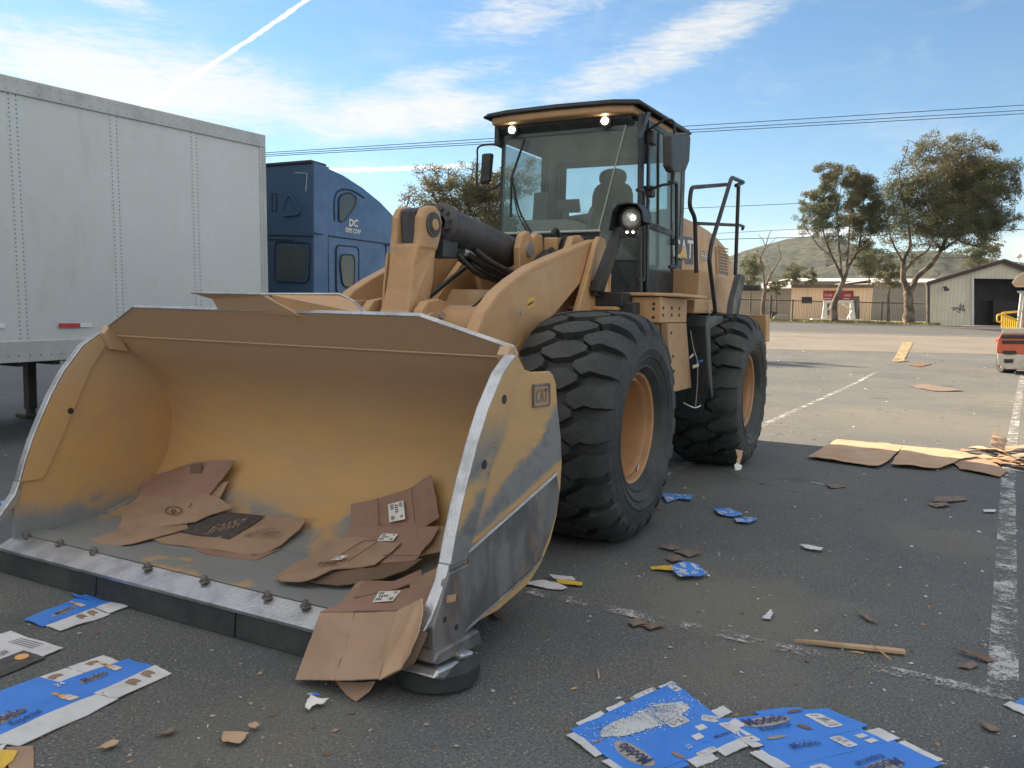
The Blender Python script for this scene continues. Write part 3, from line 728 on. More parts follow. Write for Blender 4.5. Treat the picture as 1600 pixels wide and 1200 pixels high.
# --- tilt lever: forked upright casting
LYC = -.05
def lev(yo0, yo1, pts, mb): mb.xz(pts, yo0, yo1)
mb = MB()
top = [(.66, 2.33), (.73, 2.31), (.775, 2.24), (.78, 2.14), (.80, 2.02), (.56, 2.02), (.52, 2.12), (.50, 2.22), (.53, 2.30), (.59, 2.335)]
lev(LYC-.13, LYC-.07, top, mb); lev(LYC+.065, LYC+.13, top, mb)
shaft_l = [(.80, 2.06), (.835, 1.90), (.86, 1.74), (.90, 1.60), (.99, 1.48), (1.12, 1.30), (1.20, 1.12), (1.10, 1.06), (.95, 1.15), (.80, 1.28), (.72, 1.42), (.66, 1.60), (.60, 1.80), (.56, 2.06)]
# central web slightly narrower than the fork, wider at the pivot
vs = []; widths = [.125, .105, .11, .125, .14, .13, .10, .10, .13, .14, .14, .125, .105, .125]
a = [(x, LYC-w, z) for (x, z), w in zip(shaft_l, widths)]; b = [(x, LYC+w, z) for (x, z), w in zip(shaft_l, widths)]
n = len(a); mb.add(a+b, [(i, (i+1) % n, n+(i+1) % n, n+i) for i in range(n)]+[tuple(range(n-1, -1, -1)), tuple(range(n, 2*n))])
tl = mb.build('tilt_lever', PT, loader, bevel=.022)
mb = MB(); lev(LYC-.135, LYC-.155, [(.70, 2.0), (.74, 1.7), (.80, 1.5), (.85, 1.5), (.83, 1.75), (.79, 2.0)], mb); mb.build('rib', PT, tl, bevel=.005)
mb = MB(); mb.cyl((.63, LYC-.15, 2.2), (.63, LYC+.148, 2.2), .062, n=28); mb.cyl((.63, LYC+.13, 2.2), (.63, LYC+.142, 2.2), .088, n=28); mb.build('pin', MT['cyl'], tl, bevel=.004)
mb = MB(); mb.cyl((.63, LYC+.146, 2.2), (.63, LYC+.156, 2.2), .04, n=20); mb.build('pin_cap', PT, tl, bevel=.004)
mb = MB(); mb.xz([(.56, 2.06), (.73, 2.045), (.755, 2.30), (.64, 2.325), (.54, 2.28)], LYC-.068, LYC+.063); mb.build('fork_web', MT['cyl'], tl, bevel=.02)
# --- tilt cylinder
mb = MB(); A = Vector((.34, -.03, 2.235)); B = Vector((-.66, -.03, 2.10)); D = (B-A).normalized()
mb.cyl(A, B, .138, n=40); mb.lathe([(.055, -.05), (.12, -.05), (.152, -.03), (.152, .055), (.138, .06)], A, D, 40)
tc_ = mb.build('tilt_cylinder', MT['cyl'], loader, smooth=35)
mb = MB(); mb.cyl(A-D*.02, (.60, LYC, 2.235), .045, n=24); mb.build('rod', MT['chrome'], tc_, smooth=40)
mb = MB()
for k in range(10):
    t = 2*math.pi*k/10; e1 = D.orthogonal().normalized(); e2 = D.cross(e1); p = A-D*.05+(e1*math.cos(t)+e2*math.sin(t))*.10; mb.cyl(p, p-D*.022, .017, n=6)
mb.build('head_bolt', MT['cyl'], tc_)
mb = MB(); mb.obox(A+Vector((-.10, -.08, -.25)), (.2, 0, 0), (0, .16, 0), (0, 0, .13)); mb.obox(A+Vector((-.30, -.06, -.23)), (.22, 0, -.02), (0, .10, 0), (0, 0, .08))
mb.cyl(A+Vector((-.24, .03, -.2)), A+Vector((-.38, .07, -.25)), .03, n=12)
mb.build('port_block', MT['dkgrey'], tc_, bevel=.01)
mb = MB(); mb.cyl(A+Vector((-.22, .05, -.19)), A+Vector((-.30, .09, -.22)), .032, n=8); mb.cyl(A+Vector((-.33, .05, -.25)), A+Vector((-.40, .08, -.28)), .028, n=8); mb.build('hose_fitting', MT['steel'], tc_)
def curve(pts, n=8):
    pts = [Vector(p) for p in pts]; out = []
    for i in range(len(pts)-1):
        p0 = pts[max(i-1, 0)]; p1 = pts[i]; p2 = pts[i+1]; p3 = pts[min(i+2, len(pts)-1)]
        for k in range(n):
            t = k/n; out.append(.5*((2*p1)+(p2-p0)*t+(2*p0-5*p1+4*p2-p3)*t*t+(3*p1-p0-3*p2+p3)*t**3))
    out.append(pts[-1]); return out
mb = MB()
for k, o in enumerate(((0, 0, 0), (0, .06, .03), (.02, -.06, -.03))):
    o = Vector(o); mb.tube(curve([Vector((.10, .05, 2.03))+o, Vector((-.05, .14, 1.93))+o, Vector((-.30, .20, 1.87))+o, Vector((-.55, .22, 1.92))+o, Vector((-.80, .22, 2.06))+o, Vector((-1.0, .2, 2.12))+o]), .027, 10)
mb.tube(curve([(.25, .05, 2.02), (.12, .12, 1.9), (-.1, .1, 1.86), (-.3, 0, 1.9)]), .02, 8)
mb.build('hydraulic_hose', MT['hose'], loader, smooth=60)
mb = MB()
for k in range(4): mb.tube(curve([(-.95, .30+.05*k, 2.02), (-.98, .31+.05*k, 2.19), (-1.08, .32+.05*k, 2.245), (-1.3, .33+.05*k, 2.20), (-1.5, .33+.05*k, 2.05)]), .02, 8)
mb.build('hydraulic_hose', MT['hose'], loader, smooth=60)
# rear mount of the cylinder
mb = MB()
for y in (.13, -.25): mb.xz([(-.50, 1.90), (-.48, 2.12), (-.53, 2.23), (-.62, 2.27), (-.72, 2.22), (-.80, 2.27), (-.90, 2.26), (-.93, 2.10), (-1.25, 2.05), (-1.25, 1.7), (-.6, 1.7)], y, y+.06)
mb.box(-1.12, -.92, .19, .32, 2.12, 2.24)
cm = mb.build('cylinder_mount', PT, loader, bevel=.012)
mb = MB(); mb.cyl((-.64, .19, 2.12), (-.64, .21, 2.12), .06, n=24); mb.build('pin', MT['steel'], cm)
mb = MB(); mb.box(-1.02, -.84, .22, .34, 2.03, 2.13); mb.cyl((-.84, .28, 2.07), (-.76, .30, 2.07), .035, n=10); mb.build('valve', MT['dkgrey'], cm, bevel=.01)
for k, P_ in enumerate(([(.20, .30, 1.70), (-.10, .34, 1.78), (-.45, .36, 1.86), (-.80, .38, 2.0), (-1.1, .36, 2.1)], [(.20, .25, 1.66), (-.12, .30, 1.74), (-.45, .33, 1.80), (-.85, .34, 1.96), (-1.15, .32, 2.02)], [(.35, -.30, 1.62), (.0, -.34, 1.72), (-.4, -.36, 1.9), (-.8, -.36, 2.06), (-1.2, -.33, 2.1)], [(.62, .40, 1.62), (.45, .46, 1.74), (.1, .50, 1.86), (-.4, .52, 2.0), (-.9, .5, 2.14)])):
    mb = MB(); mb.tube(curve(P_), (.017, .014, .02, .008)[k], 8); mb.build('hydraulic_hose', MT['hose'], loader, smooth=60)
mb = MB(); mb.cyl((-.52, .36, 1.87), (-.47, .37, 1.85), .030, n=12); mb.build('hose_clamp', MT['steel'], loader)
mb = MB(); mb.tube(curve([(-1.36, .05, 2.30), (-1.5, .04, 2.36), (-1.62, .03, 2.22)]), .022, 8); mb.box(-1.62, -1.36, -.34, .06, 2.10, 2.24); mb.build('valve_block', MT['dkgrey'], loader, bevel=.01)
# --- front frame with twin towers
mb = MB()
for s in (1, -1):
    y0, y1 = (.44, .50) if s > 0 else (-.50, -.44)
    mb.xz([(.30, .55), (.30, 1.25), (-.30, 1.75), (-.80, 2.16), (-.86, 2.24), (-1.0, 2.26), (-1.12, 2.22), (-1.30, 1.55), (-1.6, 1.45), (-1.6, .6)], y0, y1)
    y0, y1 = (.662, .712) if s > 0 else (-.712, -.662)
    mb.xz([(-.40, 1.45), (-.72, 1.95), (-.85, 2.17), (-.93, 2.24), (-1.04, 2.23), (-1.10, 2.14), (-1.22, 1.50), (-1.25, 1.05), (-.35, 1.05)], y0, y1)
mb.box(-1.24, -1.20, -.70, .70, 1.0, 1.95); mb.box(-.50, .25, -.44, .44, .62, .70)
mb.prism([(-.05, -.44, 1.35), (-.05, .44, 1.35), (-.45, .44, 1.78), (-.45, -.44, 1.78)], (-.03, 0, -.03))
ff = mb.build('front_frame', PT, loader, bevel=.01)
mb = MB(); mb.box(-.35, .35, -.95, .95, .60, 1.02); mb.cyl((0, -.9, .8), (0, .9, .8), .26, n=28); mb.build('front_axle', MT['cyl'], loader, bevel=.02)
mb = MB(); mb.box(-3.85, -3.15, -.9, .9, .60, 1.0); mb.cyl((-3.5, -.9, .8), (-3.5, .9, .8), .26, n=28); mb.build('rear_axle', MT['cyl'], loader, bevel=.02)
# front mudguard stub behind the tower
mb = MB(); mb.box(-1.30, -.78, .50, .92, 1.63, 1.66); mb.box(-1.3, -1.25, .50, .9, 1.45, 1.63); mb.build('front_mudguard', PT, loader, bevel=.006)
# bucket stop rib between arms (right side bits seen beside the lever)
mb = MB(); mb.box(.78, 1.0, -.50, -.36, 1.55, 1.66); mb.box(.70, .78, -.52, -.34, 1.50, 1.63); mb.build('lever_stop', PD, loader, bevel=.008)

# --- wheels
def rs_(r): return r if r < .46 else .46+(r-.46)*.87
def tyre_r(y):
    y = abs(y)/1.08; pts = [(0, .838), (.12, .835), (.20, .828), (.26, .812), (.30, .790), (.325, .765), (.345, .73), (.358, .69)]
    return rs_(float(np.interp(y, [p[0] for p in pts], [p[1] for p in pts])))
def wheel(cx, cy, s, rot):
    ax = Vector((0, s, 0)); c = Vector((cx, cy, .80))
    prof = [(.385, -.27), (.42, -.31), (.50, -.345), (.60, -.362), (.67, -.36), (.73, -.345), (.765, -.325), (.79, -.30), (.812, -.26), (.828, -.20), (.835, -.12), (.838, 0), (.835, .12), (.828, .20), (.812, .26), (.79, .30), (.765, .325), (.73, .345), (.67, .362), (.60, .366), (.585, .372), (.565, .366), (.53, .356), (.52, .363), (.51, .355), (.48, .345), (.455, .332), (.44, .336), (.425, .322), (.405, .30), (.385, .27)]
    mb = MB(); mb.lathe([(.30, -.02), (.30, .02), (.0, .03)], c, ax, 40); 
    hub = mb.build('wheel', MT['rim'], loader, smooth=40)
    prof = [(rs_(r_)-(.020 if r_ > .755 else 0), h_*1.08) for r_, h_ in prof]; mb = MB(); mb.lathe(prof, c, ax, 96)
    # tread lugs
    NP = 22; pitch = 2*math.pi/NP
    def P(y, sarc, h, th0):
        r = tyre_r(y*1.08)-.008+h*.95; y *= 1.0; t = th0+sarc/.80
        z = -math.cos(t)*r
        dz = 0
        if z < -.80: z = -.80+(z+.80)*.1        # flattened where it carries the load
        return (cx+math.sin(t)*r, cy+s*y*1.08, .80+z)
    def lug(rows, th0, h=.042):
        vs = []; fs = []
        for y, s0, s1 in rows:
            dr = .007
            vs += [P(y, s0, -.04, th0), P(y, s0+dr, h, th0), P(y, (s0+s1)/2, h+.002, th0), P(y, s1-dr, h, th0), P(y, s1, -.04, th0)]
        for i in range(len(rows)-1):
            for k in range(4): a = i*5+k; fs.append((a, a+1, a+6, a+5))
        fs += [(0, 1, 2, 3, 4), tuple(len(vs)-5+k for k in (4, 3, 2, 1, 0))]
        mb.add(vs, fs)
    for k in range(NP):
        t0 = k*pitch+rot; j = random.uniform(-.004, .004)
        lug([(-.145, -.045, .010), (-.055, -.088, .070), (.055, -.070, .088), (.145, -.010, .045)], t0, .050+j)
        for sg in (1, -1):
            q = 1 if sg > 0 else -1
            def L3(y, a, b_, k): return (sg*y, a+k*q, b_+k*q)
            lug([L3(.100, -.030, .030, .0), L3(.165, -.078, .072, .0), L3(.215, -.078, .076, .030), L3(.27, -.080, .078, .022), L3(.315, -.082, .078, .030), L3(.34, -.080, .074, .034), L3(.358, -.072, .062, .036)], t0+pitch/2, .052+j)
    mb.build('tyre', MT['rubber'], hub, smooth=22)
    mb = MB(); mb.lathe([(.395, .262), (.408, .285), (.404, .306), (.392, .310), (.378, .300), (.372, .275), (.366, .255), (.352, .250), (.347, .272), (.338, .275), (.330, .262), (.327, .23), (.322, .16), (.316, .07), (.310, .0), (.31, -.24), (.39, -.26), (.392, -.2)], c, ax, 72, closed=True)
    mb.build('rim', MT['rim'], hub, smooth=35)
    mb = MB(); mb.tube([c+Vector((.392*math.cos(t), s*.30, .392*math.sin(t))) for t in [2*math.pi*k/64 for k in range(64)]], .0065, 6, closed=True)
    mb.tube([c+Vector((.345*math.cos(t), s*.268, .345*math.sin(t))) for t in [2*math.pi*k/64 for k in range(64)]], .004, 6, closed=True); mb.build('lock_ring', PT, hub, smooth=60)
    mb = MB(); mb.lathe([(.20, .03), (.20, .075), (.17, .09), (.0, .095)], c, ax, 32)
    for k in range(12):
        t = 2*math.pi*k/12; p = c+Vector((.255*math.cos(t), s*.02, .255*math.sin(t))); mb.cyl(p, p+ax*.035, .018, n=6)
    mb.build('hub_cover', MT['rim'], hub, smooth=35)
    mb = MB(); v0 = c+Vector((.335*math.cos(R(-60))*(-1 if s > 0 else 1), s*.235, .335*math.sin(R(-60)))); mb.tube(curve([v0, v0+Vector((-.03, s*.035, -.0)), v0+Vector((.02, s*.045, -.045))]), .006, 6); mb.build('valve_stem', MT['chrome'], hub)
    return hub
wheel(0, 1.10, 1, .05); wheel(0, -1.10, -1, .3); wheel(-3.5, 1.10, 1, .17); wheel(-3.5, -1.10, -1, .2)

# --- rear frame, platform, steps
mb = MB(); mb.box(-5.5, -1.5, -.45, .45, .62, 1.55); mb.box(-2.3, -1.4, -.42, .42, .5, 1.62); rf = mb.build('rear_frame', PD, loader, bevel=.01)
mb = MB()
mb.box(-1.86, -1.10, .72, 1.20, 1.535, 1.75)                       # step box
mb.prism([(-1.05, .70, 1.755), (-1.05, 1.16, 1.755), (-1.22, 1.33, 1.755), (-2.05, 1.33, 1.755), (-2.05, .70, 1.755)], (0, 0, .028))
mb.build('platform', PT, loader, bevel=.008)
mb = MB(); mb.box(-1.28, -1.18, .74, 1.17, .92, 1.53); mb.prism([(-1.30, 1.175, 1.53), (-1.86, 1.175, 1.53), (-2.12, 1.175, .92), (-1.42, 1.175, .92)], (0, .025, 0))
mb.prism([(-1.17, 1.18, 1.53), (-1.30, 1.18, 1.53), (-1.46, 1.18, .90), (-1.36, 1.18, .90)], (0, .06, 0)); mb.box(-1.36, -1.20, .80, 1.2, .86, .92)
sb = mb.build('step_box', PD, loader, bevel=.006)
mb = MB()
for x, z in ((-1.165, 1.66), (-1.165, 1.60), (-1.40, 1.66), (-1.40, 1.60), (-1.62, 1.66), (-1.62, 1.60), (-1.28, 1.45), (-1.40, 1.12), (-1.36, 1.25)):
    yy = 1.20 if z > 1.55 else 1.24
    mb.cyl((x, yy, z), (x, yy+.008, z), .013, n=10)
for y, z in ((1.14, 1.69), (1.14, 1.65), (1.14, 1.58), (1.0, 1.3), (.92, 1.42)):
    xx = -1.10 if z > 1.55 else -1.18
    mb.cyl((xx, y, z), (xx+.006, y, z), .013, n=10)
mb.build('bolt', MT['black'], sb)
# upper side box and rear fender
mb = MB(); mb.prism([(-2.72, .74, 1.66), (-2.72, 1.06, 1.66), (-4.4, 1.06, 1.60), (-4.4, .74, 1.60)], (0, 0, .40)); mb.prism([(-2.07, 1.02, 1.62), (-2.07, 1.21, 1.62), (-2.71, 1.21, 1.62), (-2.71, 1.02, 1.62)], (0, 0, .13))
mb.build('side_box', PT, loader, bevel=.01)
mb = MB(); mb.prism([(-2.72, .62, 1.78), (-2.72, .80, 1.78), (-2.60, .80, 2.02), (-2.60, .62, 2.02)], (.04, 0, .0)); mb.build('fuel_cover', MT['dkgrey'], loader, bevel=.01)
mb = MB()
fp = []
for k in range(9):
    t = R(150-k*15); fp.append((-3.5+1.02*math.cos(t), .80+1.0*math.sin(t)))
# black plastic rear mudguard
outer = [(x, z) for x, z in fp if x < -2.7 or True]
arc = [(-3.5+1.0*math.cos(R(a)), .82+.98*math.sin(R(a))) for a in (62, 50, 38, 26, 14)]
arc2 = [(-3.5+.965*math.cos(R(a)), .82+.945*math.sin(R(a))) for a in (14, 26, 38, 50, 62)]
mb = MB(); mb.xz([(-2.70, 1.60), (-2.10, 1.60), (-2.08, 1.50), (-2.20, 1.20), (-2.32, .95), (-2.42, .80), (-2.47, .82), (-2.40, 1.0), (-2.30, 1.25), (-2.25, 1.48), (-2.70, 1.54)], .72, 1.32)
mb.prism([(-2.06, 1.20, 1.48), (-2.02, 1.33, 1.48), (-2.12, 1.36, .95), (-2.28, 1.25, .62), (-2.30, .95, .60), (-2.15, 1.0, .9)], (-.015, 0, 0))
mg = mb.build('rear_mudguard', MT['dkgrey'], loader, bevel=.006)
mb = MB(); mb.tube(curve([(-2.0, 1.20, 1.46), (-2.02, 1.23, 1.30), (-2.02, 1.27, 1.18), (-2.06, 1.27, 1.0), (-2.1, 1.25, .75)]), .005, 6); mb.tube(curve([(-2.04, 1.15, .78), (-2.06, 1.25, .74), (-2.1, 1.3, .76)]), .008, 6); mb.build('wire', MT['steel'], mg)
mb = MB(); mb.obox((-1.985, 1.29, 1.165), (0, .035, .01), (.01, 0, .022), (-.02, .0, .0)); mb.build('rag', MT['carton_blue'], mg)
mb = MB(); mb.obox((-1.99, 1.24, 1.11), (0, .05, .02), (.01, 0, .03), (-.02, .0, .0)); mb.obox((-1.98, 1.21, 1.20), (0, .03, .03), (.01, 0, .02), (-.02, .0, .0)); mb.build('paper_scrap', MT['label_white'], mg)
# counterweight
mb = MB(); mb.xz([(-4.62, 1.62), (-5.70, 1.62), (-5.78, 1.25), (-5.78, .95), (-5.6, .70), (-5.2, .70), (-4.78, .95), (-4.72, 1.30)], -.98, .98); 
cw = mb.build('counterweight', PT, loader, bevel=.03)
mb = MB(); mb.prism([(-4.40, 1.02, 1.62), (-4.40, 1.40, 1.62), (-4.46, 1.40, 1.30), (-4.46, 1.02, 1.30)], (-.22, 0, 0)); mb.prism([(-4.49, 1.02, 1.29), (-4.49, 1.37, 1.29), (-4.54, 1.36, .96), (-4.54, 1.02, .96)], (-.18, 0, 0)); mb.build('fender_end', PT, loader, bevel=.01)
# --- hood
hp = [(-3.05, 2.74), (-3.6, 2.74), (-4.3, 2.73), (-4.75, 2.70), (-5.15, 2.66), (-5.6, 2.58), (-6.0, 2.48), (-6.22, 2.38), (-6.34, 2.1), (-6.38, 1.6), (-3.05, 1.6)]
mb = MB(); n = len(hp); w0 = [.50, .50, .50, .49, .47, .44, .40, .38, .44, .5, .60]
low = [(x, s*.61, z) for s in (1,) for x, z in hp]
vs = []; fs = []
shape = []
for s in (-1, 1):
    for (x, z), w in zip(hp, w0): vs.append((x, s*(w if z > 2.2 else .61), z))
# shoulder line so the side stays flat and the top is crowned
mb = MB()
HY = .75
secs = [(5.628-(5.628-x)*.9498 if x < -3.5 else -3.12, 1.63+(z-1.63)*.9498) for x, z in [(-3.05, 2.74), (-3.6, 2.745), (-4.3, 2.735), (-4.8, 2.70), (-5.2, 2.65), (-5.6, 2.57), (-5.95, 2.47), (-6.2, 2.36), (-6.34, 2.20)]]
ring = []
for x, zt in secs:
    k = (HY/.61) if x > -5.35 else (HY/.61)*.94
    ring.append([(x, -.61*k, 1.6), (x, -.61*k, zt-.15), (x, -.58*k, zt-.06), (x, -.50*k, zt-.012), (x, -.25*k, zt+.02), (x, 0, zt+.028), (x, .25*k, zt+.02), (x, .50*k, zt-.012), (x, .58*k, zt-.06), (x, .61*k, zt-.15), (x, .61*k, 1.6)])
vs = [p for r_ in ring for p in r_]; m = 11; fs = [(i*m+j, i*m+j+1, (i+1)*m+j+1, (i+1)*m+j) for i in range(len(ring)-1) for j in range(m-1)]
fs += [tuple(range(m-1, -1, -1)), tuple(range((len(ring)-1)*m, len(ring)*m))]
mb.add(vs, fs); hood = mb.build('hood', PT, loader, smooth=30)
def side_quad(name, pts, m, parent, y=.612, t=.006):
    y += HY-.61
    P = [on(px, py, 1, y) for px, py in pts]; mb = MB(); mb.prism([Vector((p.x, y, p.z)) for p in P], (0, t, 0)); return mb.build(name, m, parent), P
# maker's decal: dark trade-dress block, white letters, yellow triangle
side_quad('decal', [(1054, 369), (1080, 370), (1083, 376), (1083, 413), (1072, 413), (1069, 406), (1058, 404), (1052, 396)], MT['decal_black'], hood, .612, .002)
def lettering(name, body, p0, p1, h, m, parent, y, bold=.015, squeeze=None, ext=.004):
    y += HY-.61
    a, b = on(*p0, 1, y), on(*p1, 1, y); U = Vector((b.x-a.x, 0, b.z-a.z)); L_ = U.length
    mb = MB(); text_mb(mb, body, (0, 0, 0), (1, 0, 0), (0, 1, 0), h, 0, bold=bold); w = max(v[0] for v in mb.v); x0 = min(v[0] for v in mb.v)
    k = L_/(w-x0); mb2 = MB(); U.normalize()
    mb2.add([(a.x+U.x*(v[0]-x0)*k, y+ext, a.z+U.z*(v[0]-x0)*k+v[1]) for v in mb.v], mb.f); return mb2.build(name, m, parent)
side_hgt = .20
lettering('lettering', 'CAT', (1049, 404), (1083, 404), .205, MT['decal_black'], hood, .612, .055, ext=.003)
lettering('lettering', 'CAT', (1050, 403), (1082, 403), .19, MT['white'], hood, .612, .02, ext=.0045)
side_quad('decal', [(1067, 383), (1073, 403), (1061, 402)], MT['decal_yellow'], hood, .618, .002)
lettering('lettering', '966', (1094, 406), (1111, 406), .095, MT['decal_black'], hood, .612, .05, ext=.003)
lettering('lettering', '966', (1094, 406), (1110, 406), .09, MT['white'], hood, .612, .0, ext=.0045)
lettering('lettering', 'GC', (1136, 412), (1141, 412), .06, MT['decal_black'], hood, .605, .0, ext=.012)
gr, P = side_quad('grille', [(1121, 390), (1133, 399), (1136, 428), (1122, 428)], MT['decal_black'], hood, .612, .004)
mb = MB()
for k in range(9):
    z = P[2].z+.02+k*.035; mb.box(P[2].x+.03, P[0].x-.02, .756, .764, z, z+.016)
mb.build('slat', PD, gr)
side_quad('hatch_frame', [(1118, 386), (1135, 398), (1138, 400), (1138, 431), (1136, 431), (1134, 400), (1121, 390), (1122, 430), (1119, 430)], PD, hood, .612, .010)
mb = MB(); mb.cyl((-4.6, -.28, 2.72), (-4.6, -.28, 2.98), .07, n=20); mb.cyl((-3.9, .3, 2.72), (-3.9, .3, 2.80), .09, n=20); mb.build('exhaust', BK, loader, smooth=40)
# rear lamp / mirror pod sticking out behind
mb = MB(); mb.obox((-5.6, .76, 1.93), (-.02, .30, .0), (0, 0, .08), (-.12, 0, 0)); mb.build('rear_lamp', MT['dkgrey'], loader, bevel=.02)

# --- cab
XF = -1.8
def V(x, y, z): return Vector((x, y, z))
cab_root = None
mb = MB()
ZB, ZT = 1.74, 3.40
# posts: (bottom point, top point, half size)
FRB, FRT = V(-1.80, -.72, 2.33), V(-1.76, -.68, 3.40)       # right front
FLB, FLT = V(-1.86, .745, 1.76), V(-1.72, .745, 3.40)        # left front (door hinge)
MLB, MLT = V(-2.73, .765, 1.76), V(-2.52, .765, 3.38)        # left rear of door
RLB, RLT = V(-3.10, .70, 1.76), V(-3.06, .70, 3.38)
RRB, RRT = V(-3.10, -.70, 1.76), V(-3.06, -.70, 3.38)
MRB, MRT = V(-2.84, -.75, 1.76), V(-2.78, -.72, 3.38)
def post(mb, a, b, w, d): 
    mb.hexa([a+V(-d, -w, 0), a+V(d, -w, 0), a+V(d, w, 0), a+V(-d, w, 0), b+V(-d, -w, 0), b+V(d, -w, 0), b+V(d, w, 0), b+V(-d, w, 0)])
post(mb, FLB, FLT, .022, .035); post(mb, MLB, MLT, .022, .05); post(mb, RLB, RLT, .05, .06); post(mb, RRB, RRT, .05, .06); post(mb, MRB, MRT, .03, .05)
post(mb, V(-1.86, -.74, 1.76), FRB, .03, .03); post(mb, FRB, FRT, .018, .02)
# lower body
mb.box(-3.12, -1.86, -.76, .70, 1.70, 1.78)
mb.box(-3.12, -2.76, .66, .755, 1.72, 2.35); mb.box(-3.14, -3.08, -.72, .72, 1.76, 2.38); mb.box(-3.1, -1.86, -.765, -.74, 1.76, 2.36)
mb.box(-3.1, -1.78, -.70, .70, 3.30, 3.40)
# dark nose under the windshield
mb.prism([V(-1.80, -.74, 2.36), V(-1.80, .36, 2.365), V(-1.86, .72, 2.10), V(-1.86, .72, 1.74), V(-1.80, -.74, 1.74)], (-.04, 0, 0))
cab_root = mb.build('cab', MT['dkgrey'], loader, bevel=.01)
# front pane and the angled corner pane
G = .008
mb = MB(); mb.prism([FRB+V(.02, .02, .03), V(-1.775, .346, 2.385), V(-1.73, .612, 3.37), FRT+V(.02, .02, -.02)], (-G, 0, 0)); ws = mb.build('windshield', MT['glass'], cab_root)
mb = MB(); mb.prism([V(-1.775, .350, 2.385), V(-1.78, .40, 2.10), V(-1.84, .715, 2.10), V(-1.73, .725, 3.33), V(-1.73, .616, 3.37)], (-G, 0, 0)); mb.build('corner_window', MT['glass'], cab_root)
mb = MB(); mb.tube([V(-1.768, .348, 2.38), V(-1.722, .614, 3.37)], .006, 6); mb.tube([V(-1.772, -.70, 2.365), V(-1.770, .36, 2.372)], .013, 6); mb.build('window_seal', MT['interior'], cab_root)
# ceramic band at the top with lettering
mb = MB(); mb.prism([V(-1.735, -.66, 3.28), V(-1.727, .59, 3.28), V(-1.718, .61, 3.375), V(-1.722, -.66, 3.375)], (.003, 0, 0)); mb.build('sun_band', MT['interior_dk'], cab_root)
mb = MB(); text_mb(mb, 'CAT', (-1.716, -.22, 3.31), (0, 1, 0), (0, 0, 1), .045, .002, bold=.01); mb.v = [(-1.714, y, z) for x, y, z in mb.v]; mb.build('lettering', MT['cyl'], cab_root)
# door
mb = MB(); yd = .772
def fr(mb, pts, inner, y0, t):
    n = len(pts); a = [V(x, y0, z) for x, z in pts]; b = [V(x, y0, z) for x, z in inner]; o = V(0, t, 0)
    vs = a+b+[p+o for p in a]+[p+o for p in b]; fs = []
    for i in range(n):
        j = (i+1) % n
        fs += [(i, j, n+j, n+i), (2*n+i, 2*n+j, 3*n+j, 3*n+i), (i, j, 2*n+j, 2*n+i), (n+i, n+j, 3*n+j, 3*n+i)]
    mb.add(vs, fs)
dout = [(-1.915, 1.80), (-2.73, 1.80), (-2.63, 2.55), (-2.53, 3.36), (-1.80, 3.36), (-1.86, 2.55)]
din = [(-1.955, 2.02), (-2.66, 2.02), (-2.585, 2.55), (-2.49, 3.31), (-1.85, 3.31), (-1.905, 2.55)]
fr(mb, dout, din, yd, .022); 
mb.xz([(-1.92, 2.40), (-2.61, 2.38), (-2.60, 2.44), (-1.91, 2.46)], yd+.002, yd+.024)
mb.xz([(-2.16, 2.46), (-2.19, 2.46), (-2.10, 3.30), (-2.07, 3.30)], yd+.001, yd+.026)
door = mb.build('door', BK, cab_root, bevel=.005)
mb = MB(); mb.xz([(-1.92, 2.42), (-2.60, 2.42), (-2.50, 3.32), (-1.86, 3.32)], yd+.008, yd+.013); mb.build('window', MT['glass_side'], door)
mb = MB(); mb.xz([(-1.95, 2.02), (-2.66, 2.02), (-2.61, 2.40), (-1.92, 2.40)], yd+.008, yd+.013); mb.build('window', MT['glass_side'], door)
mb = MB(); mb.xz([(-1.93, 1.82), (-2.71, 1.82), (-2.68, 2.03), (-1.94, 2.03)], yd+.004, yd+.02); mb.build('kick_panel', MT['dkgrey'], door, bevel=.004)
mb = MB(); mb.box(-1.94, -1.82, yd-.03, yd+.06, 3.15, 3.27); mb.box(-1.95, -1.85, yd-.03, yd+.06, 2.68, 2.78); mb.build('hinge', BK, door, bevel=.01)
mb = MB(); mb.box(-2.70, -2.60, yd, yd+.05, 2.30, 2.36); mb.build('handle', BK, door, bevel=.01)
# rear side glass, right side glass, rear glass
mb = MB(); mb.xz([(-2.78, 2.35), (-3.05, 2.35), (-3.03, 3.3), (-2.62, 3.3)], .735, .742); mb.build('quarter_window', MT['glass_side'], cab_root)
mb = MB(); mb.xz([(-1.90, 2.38), (-2.78, 2.38), (-2.74, 3.25), (-1.85, 3.25)], -.745, -.738); mb.build('side_window', MT['glass_side'], cab_root)
mb = MB(); fr2o = [(.69, 2.34), (-.69, 2.34), (-.69, 3.36), (.69, 3.36)]; fr2i = [(.60, 2.40), (-.61, 2.40), (-.61, 3.20), (.60, 3.20)]
a = [V(-3.07, y, z) for y, z in fr2o]; b = [V(-3.07, y, z) for y, z in fr2i]; o = V(-.03, 0, 0)
vs = a+b+[p+o for p in a]+[p+o for p in b]; fs = []
for i in range(4):
    j = (i+1) % 4; fs += [(i, j, 4+j, 4+i), (8+i, 8+j, 12+j, 12+i), (i, j, 8+j, 8+i), (4+i, 4+j, 12+j, 12+i)]
mb.add(vs, fs); rw = mb.build('rear_panel', MT['interior_dk'], cab_root)
mb = MB(); mb.prism([V(-3.085, y, z) for y, z in fr2i], (-.006, 0, 0)); mb.build('rear_window', MT['glass_side'], cab_root)
mb = MB(); 
